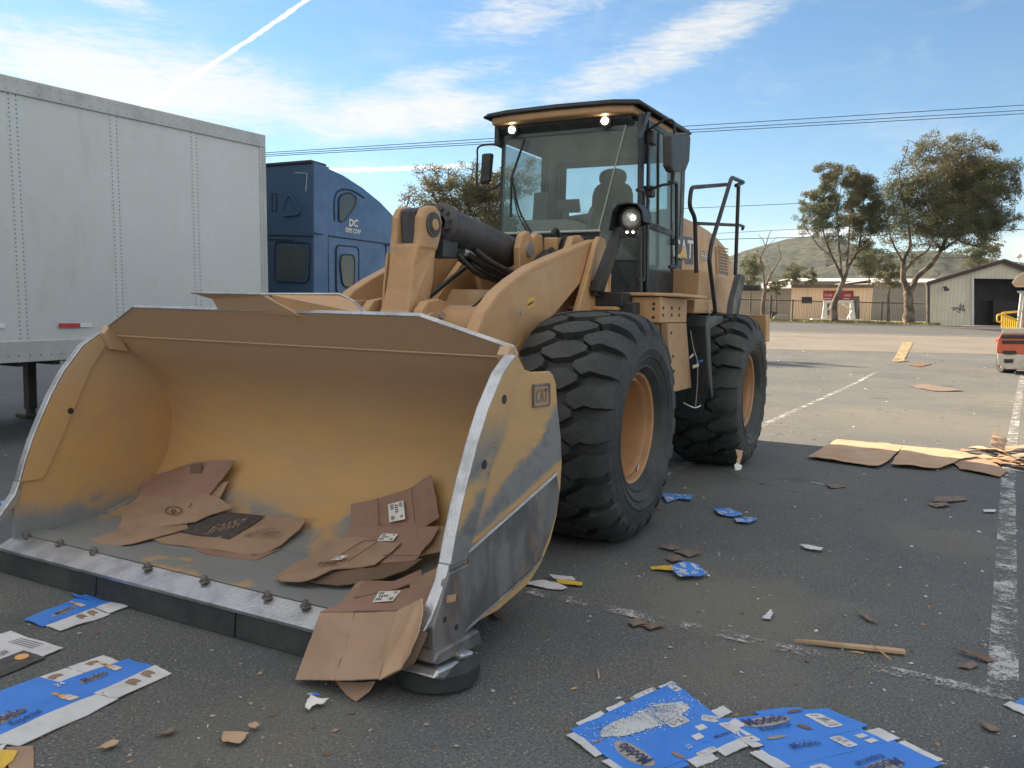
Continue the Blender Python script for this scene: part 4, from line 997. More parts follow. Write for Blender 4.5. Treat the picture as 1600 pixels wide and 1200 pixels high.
# right interior trim: arch between side window and rear corner
mb.xz([(-2.80, 2.36), (-3.05, 2.36), (-3.05, 3.35), (-2.72, 3.35)], -.735, -.70)
mb.box(-3.05, -1.8, -.73, .72, 3.26, 3.31)
mb.build('headliner', MT['interior_dk'], cab_root)
# console, steering column, seat
mb = MB(); mb.obox(V(-1.98, -.62, 2.20), V(-.02, .52, 0), V(-.38, 0, .02), V(-.03, 0, .32)); mb.obox(V(-2.0, -.12, 2.20), V(0, .12, 0), V(-.30, 0, 0), V(-.05, 0, .30)); cs = mb.build('console', MT['interior'], cab_root, bevel=.035)
mb = MB(); mb.cyl(V(-2.25, -.18, 2.2), V(-2.16, -.18, 2.62), .035, n=12); mb.obox(V(-2.22, -.30, 2.60), V(0, .24, 0), V(-.06, 0, .02), V(.05, 0, .12)); mb.tube(curve([V(-2.3, .02, 2.3), V(-2.28, .03, 2.55), V(-2.34, .03, 2.66)]), .02, 8)
mb.obox(V(-2.05, -.50, 2.5), V(0, .16, 0), V(-.03, 0, 0), V(-.03, 0, .30))
mb.build('controls', MT['interior_dk'], cab_root, bevel=.01)
def cushion(mb, c, s, n=14, m=10, e=.55):
    vs = []
    sgn = lambda v: math.copysign(abs(v)**e, v)
    for i in range(m+1):
        p = -math.pi/2+math.pi*i/m
        for k in range(n):
            t = 2*math.pi*k/n; vs.append((c[0]+s[0]*sgn(math.cos(p))*sgn(math.cos(t)), c[1]+s[1]*sgn(math.cos(p))*sgn(math.sin(t)), c[2]+s[2]*sgn(math.sin(p))))
    mb.add(vs, [(i*n+k, i*n+(k+1) % n, (i+1)*n+(k+1) % n, (i+1)*n+k) for i in range(m) for k in range(n)])
mb = MB(); cushion(mb, (-2.62, .14, 2.68), (.08, .22, .27)); cushion(mb, (-2.58, .14, 2.42), (.10, .27, .20)); cushion(mb, (-2.66, .12, 3.0), (.06, .15, .095), e=.8); cushion(mb, (-2.40, .14, 2.22), (.26, .26, .09)); mb.cyl(V(-2.66, .14, 2.8), V(-2.66, .14, 3.0), .05)
mb.build('seat', MT['seat'], cab_root, smooth=60)
mb = MB(); mb.cyl(V(-2.60, -.22, 2.3), V(-2.60, -.22, 2.58), .05); mb.obox(V(-2.35, .42, 2.35), V(0, .1, 0), V(-.4, 0, 0), V(0, 0, .08)); mb.build('armrest', MT['seat'], cab_root, bevel=.02)
# wiper
mb = MB(); mb.tube(curve([on(830, 363, 0, -1.74), on(812, 330, 0, -1.72), on(800, 278, 0, -1.71)]), .010, 6); mb.tube(curve([on(824, 362, 0, -1.74), on(808, 330, 0, -1.71), on(801, 275, 0, -1.70)]), .007, 6)
mb.tube([on(820, 218, 0, -1.70), on(799, 278, 0, -1.71), on(798, 340, 0, -1.72)], .012, 6)
mb.build('wiper', BK, cab_root, smooth=60)
# roof
mb = MB()
ro = [(-1.60, -.80), (-1.53, -.55), (-1.50, 0), (-1.53, .55), (-1.62, .76), (-3.05, .80), (-3.15, .6), (-3.15, -.6), (-3.05, -.83)]
mb.prism([V(x*.985-.03, y*.93, 3.39) for x, y in ro], (0, 0, .075)); roof = mb.build('roof', PT, cab_root, bevel=.02)
mb = MB(); mb.prism([V(x, y, 3.478) for x, y in ro], (0, 0, .028)); mb.build('roof_cap', BK, roof, bevel=.01)
mb = MB(); mb.tube([V(x+.01, y*1.01, 3.47) for x, y in ro], .016, 8, closed=True); mb.build('roof_rail', BK, roof, smooth=60)
mb = MB(); mb.prism([V(-1.66, -.68, 3.36), V(-1.66, .66, 3.36), V(-1.74, .68, 3.30), V(-1.74, -.70, 3.30)], (0, 0, .035)); mb.box(-1.80, -1.66, -.74, -.69, 3.22, 3.42); mb.build('visor', MT['dkgrey'], roof, bevel=.008)
for px, py in ((800, 203), (945, 189)):
    c = on(px, py, 0, -1.64); mb = MB(); mb.cyl(c+V(-.07, 0, 0), c, .058, .062, 24); wl = mb.build('work_lamp', BK, cab_root, bevel=.004)
    mb = MB(); mb.cyl(c+V(.001, 0, 0), c+V(.006, 0, -.001), .033, n=24); mb.build('lens', MT['lamp_on'], wl)
# mirrors
mb = MB(); c = V(-1.8, -.88, 3.02); mb.prism([V(-1.76, -.955, 2.86), V(-1.76, -.85, 2.88), V(-1.74, -.815, 3.16), V(-1.74, -.93, 3.16)], (-.07, 0, 0)); mr = mb.build('mirror', MT['mirror'], cab_root, bevel=.02)
mb = MB(); mb.tube(curve([V(-1.78, -.70, 3.20), V(-1.76, -.80, 3.24), V(-1.76, -.97, 3.23), V(-1.76, -.985, 3.12), V(-1.76, -.985, 2.92), V(-1.76, -.97, 2.84), V(-1.77, -.85, 2.80), V(-1.79, -.72, 2.86)]), .010, 8); mb.build('mirror_arm', BK, mr, smooth=60)
mb = MB(); P4 = [on(*q, 1, 1.02) for q in ((1034, 210), (1063, 207), (1066, 213), (1064, 252), (1058, 267), (1040, 270), (1035, 262))]
mb.prism(P4, (-.05, .07, 0)); ml = mb.build('mirror', MT['mirror'], cab_root, bevel=.02)
mb = MB(); mb.tube(curve([V(-1.80, .78, 3.26), V(-1.75, .95, 3.33), V(-1.72, 1.05, 3.30), V(-1.74, 1.05, 3.18)]), .012, 8); mb.tube(curve([V(-1.86, .78, 2.74), V(-1.75, .95, 2.76), V(-1.74, 1.05, 2.78), V(-1.74, 1.06, 2.9)]), .012, 8)
mb.tube(curve([V(-1.60, 1.07, 3.14), V(-1.60, 1.07, 3.02), V(-1.62, 1.07, 2.92)]), .018, 8); mb.build('mirror_arm', BK, ml, smooth=60)
# visor stalk beside the left roof corner
mb = MB(); mb.prism([on(995, 215, 1, .79), on(1000, 215, 1, .79), on(1014, 176, 1, .79), on(1009, 175, 1, .79)], (0, .02, 0)); mb.build('roof_stay', BK, cab_root)
# headlamps on struts from the front frame
def headlamp(s):
    mb = MB(); 
    mb.obox(V(-.74, s*.712, 1.74), V(-.18, 0, 0), V(0, s*.06, 0), V(-.01, 0, .13))
    mb.hexa([V(-.70, s*.715, 1.78), V(-.83, s*.715, 1.76), V(-.83, s*.80, 1.76), V(-.70, s*.80, 1.78), V(-.86, s*.85, 2.31), V(-.95, s*.85, 2.30), V(-.95, s*.93, 2.30), V(-.86, s*.93, 2.31)])
    mb.box(-1.20, -.86, min(s*.715, s*.95), max(s*.715, s*.95), 1.66, 1.78); mb.box(-1.05, -.9, min(s*.90, s*1.04), max(s*.90, s*1.04), 1.60, 1.70)
    h = mb.build('headlamp', BK, loader, bevel=.012)
    c = V(-.87, s*.99, 2.375)
    mb = MB()
    mb.lathe([(.03, -.17), (.065, -.13), (.086, -.06), (.092, 0), (.085, 0), (.075, -.05)], c, (1, 0, 0), 28)
    hood_ = [(-.15, -.10), (-.13, .05), (-.085, .105), (0, .12), (.09, .105), (.135, .05), (.15, -.04)]
    for i in range(len(hood_)-1):
        (y0, z0), (y1, z1) = hood_[i], hood_[i+1]; mb.add([V(c.x-.10, c.y+y0*s, c.z+z0), V(c.x+.09, c.y+y0*s*1.0, c.z+z0), V(c.x+.09, c.y+y1*s, c.z+z1), V(c.x-.10, c.y+y1*s, c.z+z1), V(c.x-.10, c.y+y0*s*.93, c.z+z0*.93), V(c.x+.09, c.y+y0*s*.93, c.z+z0*.93), V(c.x+.09, c.y+y1*s*.93, c.z+z1*.93), V(c.x-.10, c.y+y1*s*.93, c.z+z1*.93)], [(0, 1, 2, 3), (4, 5, 6, 7), (1, 5, 6, 2), (0, 3, 7, 4)])
    mb.add([V(c.x-.10, c.y+y*s, c.z+z) for y, z in hood_], [tuple(range(7))])
    sh = mb.build('lamp_housing', BK, h, smooth=35)
    mb = MB(); mb.lathe([(.0, .028), (.04, .022), (.07, .006), (.083, -.02)], c, (1, 0, 0), 28); mb.build('lens', MT['lampglass'], h, smooth=60)
    mb = MB(); mb.sphere(c+V(.010, s*.028, .0), .026, sc=(.9, 1, 1)); mb.build('bulb', MT['lamp_dim'], h, smooth=60)
    mb = MB(); mb.cyl(c+V(-.06, -s*.085, -.11), c+V(.01, -s*.085, -.11), .045, n=20); mb.build('indicator', BK, h, smooth=40)
    mb = MB(); cushion(mb, c+V(0, s*.02, -.118), (.035, .052, .036)); mb.build('indicator_housing', BK, h, smooth=60)
    for dy in (-.03, .045):
        mb = MB(); mb.sphere(c+V(.036, s*(.01+dy*.7), -.115), .009); mb.build('marker_lens', MT['lamp_dim'], h)
headlamp(1); headlamp(-1)
# handrails
def rail(pts, r=.018, name='handrail'): mb = MB(); mb.tube(pts, r, 10); return mb.build(name, BK, loader, smooth=60)
def arcpts(pts, rad=.05, n=5):
    pts = [Vector(p) for p in pts]; out = [pts[0]]
    for i in range(1, len(pts)-1):
        a, b, c = pts[i-1], pts[i], pts[i+1]; u = (a-b).normalized(); v = (c-b).normalized(); d = min(rad, (a-b).length*.45, (c-b).length*.45)
        for k in range(n+1):
            t = k/n; p0 = b+u*d; p2 = b+v*d; out.append(p0*(1-t)**2+b*2*t*(1-t)+p2*t*t)
    out.append(pts[-1]); return out
rail(arcpts([on(996, 297, 1, .86), on(1006, 297, 1, .86), on(1006, 438, 1, .86), on(996, 438, 1, .86)]), .017)
rail(arcpts([on(1046, 285, 1, .88), on(1057, 285, 1, .88), on(1057, 417, 1, .88), on(1046, 417, 1, .88)]), .018)
Y1 = 1.16
rail(arcpts([on(1088, 426, 1, Y1), on(1086, 340, 1, Y1), on(1077, 322, 1, Y1), on(1080, 293, 1, Y1), on(1140, 288, 1, Y1)], .07), .020)
Y2 = 1.28
rail(arcpts([on(1118, 488, 1, Y2), on(1108, 405, 1, Y2), on(1112, 380, 1, Y2), on(1143, 277, 1, Y2), on(1162, 285, 1, Y2), on(1150, 290, 1, Y2)], .05), .020)
rail([on(1154, 288, 1, Y2), on(1149, 430, 1, Y2)], .020)
rail(arcpts([on(1088, 349, 1, Y1), on(1156, 352, 1, Y2), on(1162, 354, 1, Y2), on(1160, 358, 1, Y2)], .02), .016)
mb = MB(); a = [on(1148, 428, 1, Y2), on(1156, 432, 1, Y2), on(1146, 490, 1, Y2), on(1134, 492, 1, Y2), on(1137, 470, 1, Y2)]; mb.prism(a, (-.04, .05, 0)); mb.build('ladder_stringer', BK, loader, bevel=.008)
mb = MB(); mb.tube(curve([on(1108, 492, 1, 1.25), on(1108, 486, 1, 1.25), on(1112, 486, 1, 1.25)]), .008, 6); mb.obox(on(1105, 497, 1, 1.25), (-.12, 0, 0), (0, .04, 0), (0, 0, .02)); mb.build('latch', MT['steel'], loader)

# ------------------------------------------------------------------ box trailer on the left
TY = -5.55
def ty(px, py, y=TY): return on(px, py, 1, y)
MT['trailer'] = mat('trailer_skin', (.60, .65, .67), .33, 0, (.55, .61, .62), .5, .35, .7, .03, 6, .5, (.42, .46, .45), 3.5, .35, (1, 1, .35))
MT['rail'] = mat('trailer_rail', (.50, .54, .53), .5, .2, (.42, .45, .44), 2, .4, .7, .05, 20, .5, (.30, .31, .28), 5, .5)
MT['rivet'] = mat('rivet_dark', (.20, .23, .24), .5, .2, (.27, .29, .30), 20)
MT['tape_red'] = mat('tape_red', (.55, .06, .06), .4, 0, (.45, .07, .06), 10)
MT['under'] = mat('underframe', (.05, .055, .055), .7, 0, (.09, .085, .075), 4)
TR = ty(412, 213); BR = ty(418, 530); TL = ty(0, 118); BL = ty(0, 549)
ut = (TL-TR).normalized(); ub = (BL-BR).normalized()
LEN = 14.5
tr = thing('box_trailer', 'long white riveted box trailer parked behind the bucket', 'trailer', (BR.x+3, TY-1.25, 0))
def tp(s, f, y=0.):
    """s metres from the front end along the side, f height fraction"""
    a = TR+ut*s; b = BR+ub*s; p = b+(a-b)*f; return Vector((p.x, TY+y, p.z))
mb = MB()
c8 = [tp(0, 0, 0), tp(LEN, 0, 0), tp(LEN, 0, -2.5), tp(0, 0, -2.5), tp(0, 1, 0), tp(LEN, 1, 0), tp(LEN, 1, -2.5), tp(0, 1, -2.5)]
mb.hexa(c8); body = mb.build('body', MT['trailer'], tr)
H = (TR-BR).length
mb = MB(); mb.hexa([tp(-.01, .945, .025), tp(LEN, .945, .025), tp(LEN, .945, -.02), tp(-.01, .945, -.02), tp(-.01, 1.005, .025), tp(LEN, 1.005, .025), tp(LEN, 1.005, -.02), tp(-.01, 1.005, -.02)]); mb.build('top_rail', MT['rail'], tr, bevel=.006)
mb = MB(); mb.hexa([tp(-.01, -.045, .02), tp(LEN, -.045, .02), tp(LEN, -.045, -.1), tp(-.01, -.045, -.1), tp(-.01, .035, .02), tp(LEN, .035, .02), tp(LEN, .035, -.1), tp(-.01, .035, -.1)]); mb.build('bottom_rail', MT['rail'], tr, bevel=.006)
mb = MB(); mb.hexa([tp(-.02, 0, .018), tp(.10, 0, .018), tp(.10, 0, -.1), tp(-.02, 0, -.1), tp(-.02, .95, .018), tp(.10, .95, .018), tp(.10, .95, -.1), tp(-.02, .95, -.1)]); mb.build('corner_post', MT['rail'], tr, bevel=.01)
seams = []
for px in (303, 178, 22):
    p = ty(px, 300); t = (TR.x-p.x)/(-ut.x) if ut.x < 0 else (p.x-TR.x)/ut.x; seams.append(t)
step = seams[1]-seams[0]; print('seams', seams)
ss = list(seams)
while ss[-1]+1.22 < LEN: ss.append(ss[-1]+1.22)
mb = MB(); mr = MB(); nr = 40
def dot(m_, p, r=.012):
    m_.add([p+Vector((r, 0, 0)), p+Vector((0, 0, r)), p+Vector((-r, 0, 0)), p+Vector((0, 0, -r)), p+Vector((0, .005, 0))], [(0, 1, 4), (1, 2, 4), (2, 3, 4), (3, 0, 4)])
for s in ss:
    mb.hexa([tp(s-.06, .035, .004), tp(s+.06, .035, .004), tp(s+.06, .035, 0), tp(s-.06, .035, 0), tp(s-.06, .945, .004), tp(s+.06, .945, .004), tp(s+.06, .945, 0), tp(s-.06, .945, 0)])
    for k in range(56):
        f = .045+.895*k/55
        dot(mr, tp(s-.04, f, .004)); dot(mr, tp(s+.04, f, .004))
for k in range(56): dot(mr, tp(.05, .045+.9*k/55, .018))
s = .1
while s < LEN:
    dot(mr, tp(s, .958, .025), .009); dot(mr, tp(s, .99, .025), .009); dot(mr, tp(s, -.02, .02), .014)
    s += .12
mb.build('panel_seam', MT['trailer'], tr); mr.build('rivet', MT['rivet'], tr, recalc=False)
def strip(px0, px1, py, h, m, nm):
    a, b = ty(px0, py), ty(px1, py); mb = MB(); mb.prism([Vector((a.x, TY+.022, a.z)), Vector((b.x, TY+.022, b.z)), Vector((b.x, TY+.022, b.z+h)), Vector((a.x, TY+.022, a.z+h))], (0, .002, 0)); mb.build(nm, m, tr)
strip(90, 123, 512, .05, MT['tape_red'], 'reflector_tape'); strip(124, 142, 511, .05, MT['label_white'], 'reflector_tape')
strip(-10, 6, 512, .05, MT['label_white'], 'reflector_tape')
mb = MB()
for k in range(36): p = tp(.4+k*.4, -.03, -.1); mb.box(p.x-.04, p.x+.04, TY-2.4, TY-.1, p.z-.10, p.z)
mb.build('underframe', MT['under'], tr)
for s_, yy in ((2.3, -.45), (2.3, -2.05)):
    p = tp(s_, 0, yy); mb = MB(); mb.box(p.x-.06, p.x+.06, p.y-.06, p.y+.06, .12, p.z); mb.box(p.x-.14, p.x+.14, p.y-.12, p.y+.12, .01, .06); mb.box(p.x-.045, p.x+.045, p.y-.045, p.y+.045, .05, .2); mb.build('landing_leg', MT['under'], tr, bevel=.01)
for s_ in (10.6, 11.9):
    for yy in (-.28, -2.22):
        p = tp(s_, 0, yy); mb = MB(); mb.lathe([(.28, -.13), (.46, -.13), (.505, -.09), (.505, .09), (.46, .13), (.28, .13)], (p.x, p.y, .505), (0, 1, 0), 36, closed=True); w = mb.build('wheel', MT['rubber'], tr, smooth=40)
        mb = MB(); mb.lathe([(.29, .1), (.27, .12), (.2, .04), (.1, .03), (.09, .12), (0, .12)], (p.x, p.y, .505), (0, 1, 0), 28); mb.build('rim', MT['rail'], w, smooth=40)

# ------------------------------------------------------------------ blue sleeper tractor
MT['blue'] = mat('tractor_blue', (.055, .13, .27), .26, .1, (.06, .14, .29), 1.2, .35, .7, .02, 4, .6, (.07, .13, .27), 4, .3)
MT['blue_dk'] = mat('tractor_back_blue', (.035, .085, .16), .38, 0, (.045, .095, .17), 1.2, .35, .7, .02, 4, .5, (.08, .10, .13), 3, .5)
MT['dkglass'] = mat('dark_glass', (.02, .025, .03), .06, 0, (.03, .035, .04), 2, spec=.8)
MT['trim'] = mat('tractor_trim', (.015, .02, .03), .4, 0, (.03, .03, .04), 10)
YT = -5.6
tk = thing('semi_tractor', 'blue sleeper cab semi tractor coupled in front of the white trailer', 'truck', (-7.0, YT-1.2, 0))
XB = -4.6
side = [(XB-.22, 3.80), (-5.3, 3.73), (-5.8, 3.60), (-6.3, 3.42), (-6.75, 3.19), (-7.1, 2.92), (-7.35, 2.62), (-7.75, 2.15), (-8.1, 1.95), (-9.2, 1.72), (-9.7, 1.5), (-9.85, 1.1), (-9.85, .55), (-9.3, .5), (-9.25, .95), (-8.9, 1.2), (-8.5, 1.2), (-8.15, .95), (-8.1, .5), (-5.0, .5), (XB-.22, .95)]
mb = MB(); mb.prism([(x, YT-2.4, z) for x, z in side], (0, 2.4, 0)); tb = mb.build('cab_body', MT['blue'], tk, bevel=.06)
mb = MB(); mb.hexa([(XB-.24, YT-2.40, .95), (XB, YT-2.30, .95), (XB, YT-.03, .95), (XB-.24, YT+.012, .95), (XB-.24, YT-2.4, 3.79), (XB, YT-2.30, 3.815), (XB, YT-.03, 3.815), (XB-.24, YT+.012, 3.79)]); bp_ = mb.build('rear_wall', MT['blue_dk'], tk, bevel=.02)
mb = MB(); mb.prism([(XB-.001, YT-.03, .95), (XB-.26, YT+.018, .95), (XB-.30, YT+.018, 3.78), (XB-.001, YT-.03, 3.815)], (0, .012, 0)); mb.build('corner_fairing', MT['blue'], tk, bevel=.01)
mb = MB(); mb.hexa([(XB-.3, YT-2.35, 3.80), (XB+.03, YT-2.3, 3.80), (XB+.03, YT-.05, 3.80), (XB-.3, YT-.02, 3.80), (XB-.3, YT-2.35, 3.83), (XB+.03, YT-2.3, 3.85), (XB+.03, YT-.05, 3.85), (XB-.3, YT-.02, 3.83)]); mb.build('roof_lip', MT['trim'], bp_, bevel=.01)
def rrect(pts, r, n=5): return arcpts(pts+[pts[0], pts[1]], r, n)[1:-1]
def closed_round(pts, r, n=5):
    pts = [Vector(p) for p in pts]; out = []
    for i in range(len(pts)):
        a, b, c = pts[i-1], pts[i], pts[(i+1) % len(pts)]; u = (a-b).normalized(); v = (c-b).normalized(); d = min(r, (a-b).length*.45, (c-b).length*.45)
        for k in range(n+1):
            t = k/n; p0 = b+u*d; p2 = b+v*d; out.append(p0*(1-t)**2+b*2*t*(1-t)+p2*t*t)
    return out
def rear(px, py): return on(px, py, 0, XB+.004)
def feat(f, pts, r, m, name, parent, vec, tube=0, tm=None):
    P = closed_round([f(*p) for p in pts], r); mb = MB()
    if m: mb.prism(P, vec); o = mb.build(name, m, parent)
    if tube:
        mb2 = MB(); mb2.tube([p+Vector(vec) for p in P], tube, 6, closed=True); o2 = mb2.build('moulding' if m else name, tm or MT['trim'], o if m else parent, smooth=60)
        return o if m else o2
    return o
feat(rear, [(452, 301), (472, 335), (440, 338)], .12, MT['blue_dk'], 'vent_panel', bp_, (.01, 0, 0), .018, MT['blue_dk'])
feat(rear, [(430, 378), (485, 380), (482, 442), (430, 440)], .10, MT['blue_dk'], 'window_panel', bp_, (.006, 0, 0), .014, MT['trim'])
feat(rear, [(436, 384), (480, 386), (477, 436), (436, 434)], .08, mat('rear_glass', (.05, .065, .07), .15, 0, (.08, .09, .09), 2), 'rear_window', bp_, (.016, 0, 0))
mb = MB(); mb.tube([rear(416, 367), rear(489, 369)], .012, 6); mb.tube([rear(418, 374), rear(458, 375)], .012, 6); mb.build('seam', MT['trim'], bp_)
mb = MB(); mb.tube([rear(461, 270), rear(480, 271), rear(478, 299)], .008, 6); mb.build('scratch_trim', MT['rail'], bp_)
mb = MB(); mb.tube([rear(425, 302), rear(432, 302), rear(432, 330), rear(425, 330)], .01, 6, closed=True); mb.build('grab_slot', MT['trim'], bp_)
def sd(px, py): return on(px, py, 1, YT+.004)
feat(sd, [(529, 306), (545, 300), (556, 308), (555, 320), (538, 345), (529, 347)], .12, MT['dkglass'], 'upper_window', tb, (0, .01, 0), .012)
mb = MB(); mb.tube(curve([sd(523, 345), sd(523, 312), sd(530, 298), (sd(548, 297)), sd(569, 309)]), .014, 6); mb.tube([sd(528, 319), sd(554, 323)], .006, 6); mb.build('moulding', MT['trim'], tb, smooth=60)
feat(sd, [(525, 383), (560, 386), (560, 460), (525, 458)], .10, MT['blue'], 'window_panel', tb, (0, .008, 0), .012)
feat(sd, [(532, 398), (551, 398), (553, 412), (551, 450), (534, 448), (530, 412)], .12, MT['dkglass'], 'lower_window', tb, (0, .022, 0), .012)
mb = MB(); mb.tube([sd(491, 364), sd(516, 369), sd(620, 383)], .011, 6); mb.tube([sd(511, 262), sd(514, 470)], .006, 6); mb.build('seam', MT['trim'], tb)
mb = MB(); mb.tube([sd(600, 383), sd(603, 384), sd(607, 460), sd(600, 470)], .012, 6); mb.tube([sd(603, 383), sd(640, 388)], .01, 6); mb.build('door_gap', MT['trim'], tb)
feat(sd, [(610, 392), (650, 398), (650, 440), (611, 432)], .1, MT['dkglass'], 'door_window', tb, (0, .01, 0), .012)
def side_text(body, p0, p1, hpx, m, parent, bold):
    a, b = sd(*p0), sd(*p1); U = b-a; L_ = U.length; U.normalize(); hh = (sd(p0[0], p0[1]-hpx)-a).length
    mb = MB(); text_mb(mb, body, (0, 0, 0), (1, 0, 0), (0, 1, 0), hh, 0, bold=bold); x0 = min(v[0] for v in mb.v); w = max(v[0] for v in mb.v)-x0; k = L_/w
    mb2 = MB(); mb2.add([(a.x+U.x*(v[0]-x0)*k+.08*v[1]*U.x, YT+.008, a.z+U.z*(v[0]-x0)*k+v[1]) for v in mb.v], mb.f); mb2.build('lettering', m, parent)
side_text('DC', (545, 353), (559, 354.5), 11, MT['white'], tb, .04)
side_text('GEMS CORP', (539, 362), (563, 366), 7, MT['white'], tb, .03)
mb = MB(); mb.box(-9.0, -4.2, YT-1.5, YT-.9, .75, .95); mb.build('chassis', MT['under'], tk)
for x, yy in ((-8.7, -.2), (-8.7, -2.2), (-4.9, -.3), (-4.9, -2.1), (-3.75, -.35), (-3.75, -2.1)):
    mb = MB(); mb.lathe([(.28, -.14), (.46, -.14), (.505, -.1), (.505, .1), (.46, .14), (.28, .14)], (x, YT+yy, .505), (0, 1, 0), 36, closed=True); w = mb.build('wheel', MT['rubber'], tk, smooth=40)
    mb = MB(); mb.lathe([(.29, .1), (.27, .12), (.2, .04), (.1, .03), (.09, .12), (0, .12)], (x, YT+yy, .505), (0, 1, 0), 28); mb.build('rim', MT['chrome'], w, smooth=40)

# ------------------------------------------------------------------ unseen block added off to the left to shade this corner of the lot
MT['blocker_mat'] = mat('blocker_wall', (.42, .38, .32), .8, 0, (.36, .33, .28), .4, .4, .6, .1, 4)
sdv = Vector((math.cos(SUN_AZ), math.sin(SUN_AZ), 0))
A = Vector((-5.15, 1.52, 0))+sdv*(42)
wh = thing('blocker', 'tall tan warehouse added out of view to shade the lot', 'building', (A.x+25, A.y-10, 0))
mb = MB(); mb.box(A.x, A.x+60, A.y-20, A.y, -.3, 27); ww = mb.build('wall', MT['blocker_mat'], wh)
mb = MB(); mb.box(A.x-.2, A.x+60.2, A.y-20.2, A.y+.2, 27, 27.4); mb.build('parapet', MT['dkgrey'], wh)
for k in range(7): mb = MB(); mb.box(A.x+5+k*8, A.x+9+k*8, A.y, A.y+.05, 0, 4.5); mb.build('dock_door', MT['rail'], wh)

# ------------------------------------------------------------------ far side of the road
def ribbed(name, col, col2, w):
    m, nt, b = newmat(name); tc = N(nt, 'ShaderNodeTexCoord'); sp = N(nt, 'ShaderNodeSeparateXYZ'); nt.links.new(tc.outputs['Object'], sp.inputs[0])
    u = math_n(nt, 'ADD', math_n(nt, 'MULTIPLY', sp.outputs[0], float(RH[0])), math_n(nt, 'MULTIPLY', sp.outputs[1], float(RH[1])))
    f = math_n(nt, 'FRACT', math_n(nt, 'DIVIDE', u, w)); k = math_n(nt, 'MULTIPLY', maprange(nt, f, 0, .12), maprange(nt, f, .5, .38))
    c = mixc(nt, maprange(nt, pnoise(nt, .5, 6, .6), .35, .7), col, col2); c = mixc(nt, math_n(nt, 'MULTIPLY', k, .22), c, tuple(x*.6 for x in col))
    st = maprange(nt, pnoise(nt, 1.2, 5, .65, (1, 1, .12)), .52, .72, 0, .35); c = mixc(nt, st, c, tuple(x*.55 for x in col2))
    nt.links.new(c, b.inputs['Base Color']); b.inputs['Roughness'].default_value = .7; bump(nt, b, k, .5, .03); return m
MT['shed'] = ribbed('shed_siding', (.66, .65, .54), (.58, .57, .47), .38)
MT['tanwall'] = ribbed('tan_siding', (.62, .50, .38), (.55, .45, .35), .45)
MT['greywall'] = mat('grey_wall', (.20, .20, .18), .85, 0, (.25, .24, .21), .3)
MT['roof_lt'] = mat('pale_metal_roof', (.62, .63, .62), .45, 0, (.52, .53, .52), .3)
MT['roof_dk'] = mat('dark_trim', (.06, .05, .05), .6, 0, (.09, .08, .07), 1)
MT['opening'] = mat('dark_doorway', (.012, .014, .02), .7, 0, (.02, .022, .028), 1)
MT['fence'] = mat('fence_black', (.02, .02, .024), .5, 0, (.05, .045, .04), 2)
def hdir(px):
    d = ray(px, 500.); v = Vector((d[0], d[1], 0)); return v.normalized()
GD = hdir(1610); BD = hdir(1310)
def bgprism(poly, depth, thick):
    P = [at(x, y, depth) for x, y in poly]; mb = MB(); mb.prism(P, Vector(FH)*thick); return mb
def grnd_y(px, d):
    p = base(px, d); v = np.array(p)-_c; return 600-FOC*float(v@_u)/float(v@_fw)
# metal shed with the big dark opening
D = 81.; gl, grr = grnd_y(1451, D), grnd_y(1700, D)
q = base(1568, D+7); sh = thing('metal_shed', 'pale green corrugated metal shed with a wide dark doorway and graffiti', 'shed', q)
mb = bgprism([(1451, gl+.5), (1451, 444), (1568, 409), (1686, 452), (1686, grr+.5), (1645, grnd_y(1645, D)), (1645, 437), (1522, 435), (1522, grnd_y(1522, D)+.5)], D, .2); wall = mb.build('wall', MT['shed'], sh)
for a_, b_ in ((1451, 1451.5), (1685, 1686)):
    pass
mb = MB(); P = [at(1451, gl+.5, D), at(1451, 444, D)]; mb.prism([P[0], P[1], P[1]+GD*14, P[0]+GD*14], Vector(RH)*.15); mb.build('wall', MT['shed'], sh)
P = [at(1686, grr+.5, D), at(1686, 452, D)]; mb = MB(); mb.prism([P[0], P[1], P[1]+GD*14, P[0]+GD*14], Vector(RH)*-.15); mb.build('wall', MT['shed'], sh)
mb = MB(); mb.prism([at(x, y, D)+GD*13.6 for x, y in ((1453, gl), (1453, 446), (1568, 413), (1684, 454), (1684, grr))], GD*.2); mb.build('wall', MT['shed'], sh)
mb = MB(); a, b, c = at(1447, 443, D-.4), at(1568, 407, D-.4), at(1690, 451, D-.4)
for p, q_ in ((a, b), (b, c)): mb.prism([p, q_, q_+GD*15, p+GD*15], (0, 0, .12))
mb.build('roof', MT['roof_lt'], sh)
mb = MB()
for p, q_ in ((a, b), (b, c)): mb.prism([p-Vector(FH)*.05, q_-Vector(FH)*.05, q_+Vector((0, 0, .16))-Vector(FH)*.05, p+Vector((0, 0, .16))-Vector(FH)*.05], Vector(FH)*-.12, 0); mb.prism([p+Vector((0, 0, -.25)), q_+Vector((0, 0, -.25)), q_, p], Vector(FH)*.2)
mb.build('fascia', MT['roof_dk'], sh)
mb = bgprism([(1518, grnd_y(1518, D)), (1518, 433), (1522, 433), (1522, grnd_y(1522, D))], D-.1, .25); mb.build('door_frame', MT['roof_lt'], sh)
mb = bgprism([(1449, gl), (1449, 444), (1453, 444), (1453, gl)], D-.12, .3); mb.build('downpipe', MT['roof_dk'], sh)
mb = bgprism([(1522, grnd_y(1522, D)), (1522, 435), (1645, 437), (1645, grnd_y(1645, D))], D+2.2, .2); mb.build('shade_backing', MT['opening'], sh)  # near-black sheet makes the shed interior read as deep shade
mb = bgprism([(1552, 504), (1552, 470), (1600, 471), (1600, 505)], D+1.2, .8); mb.build('stored_crate', MT['opening'], sh)
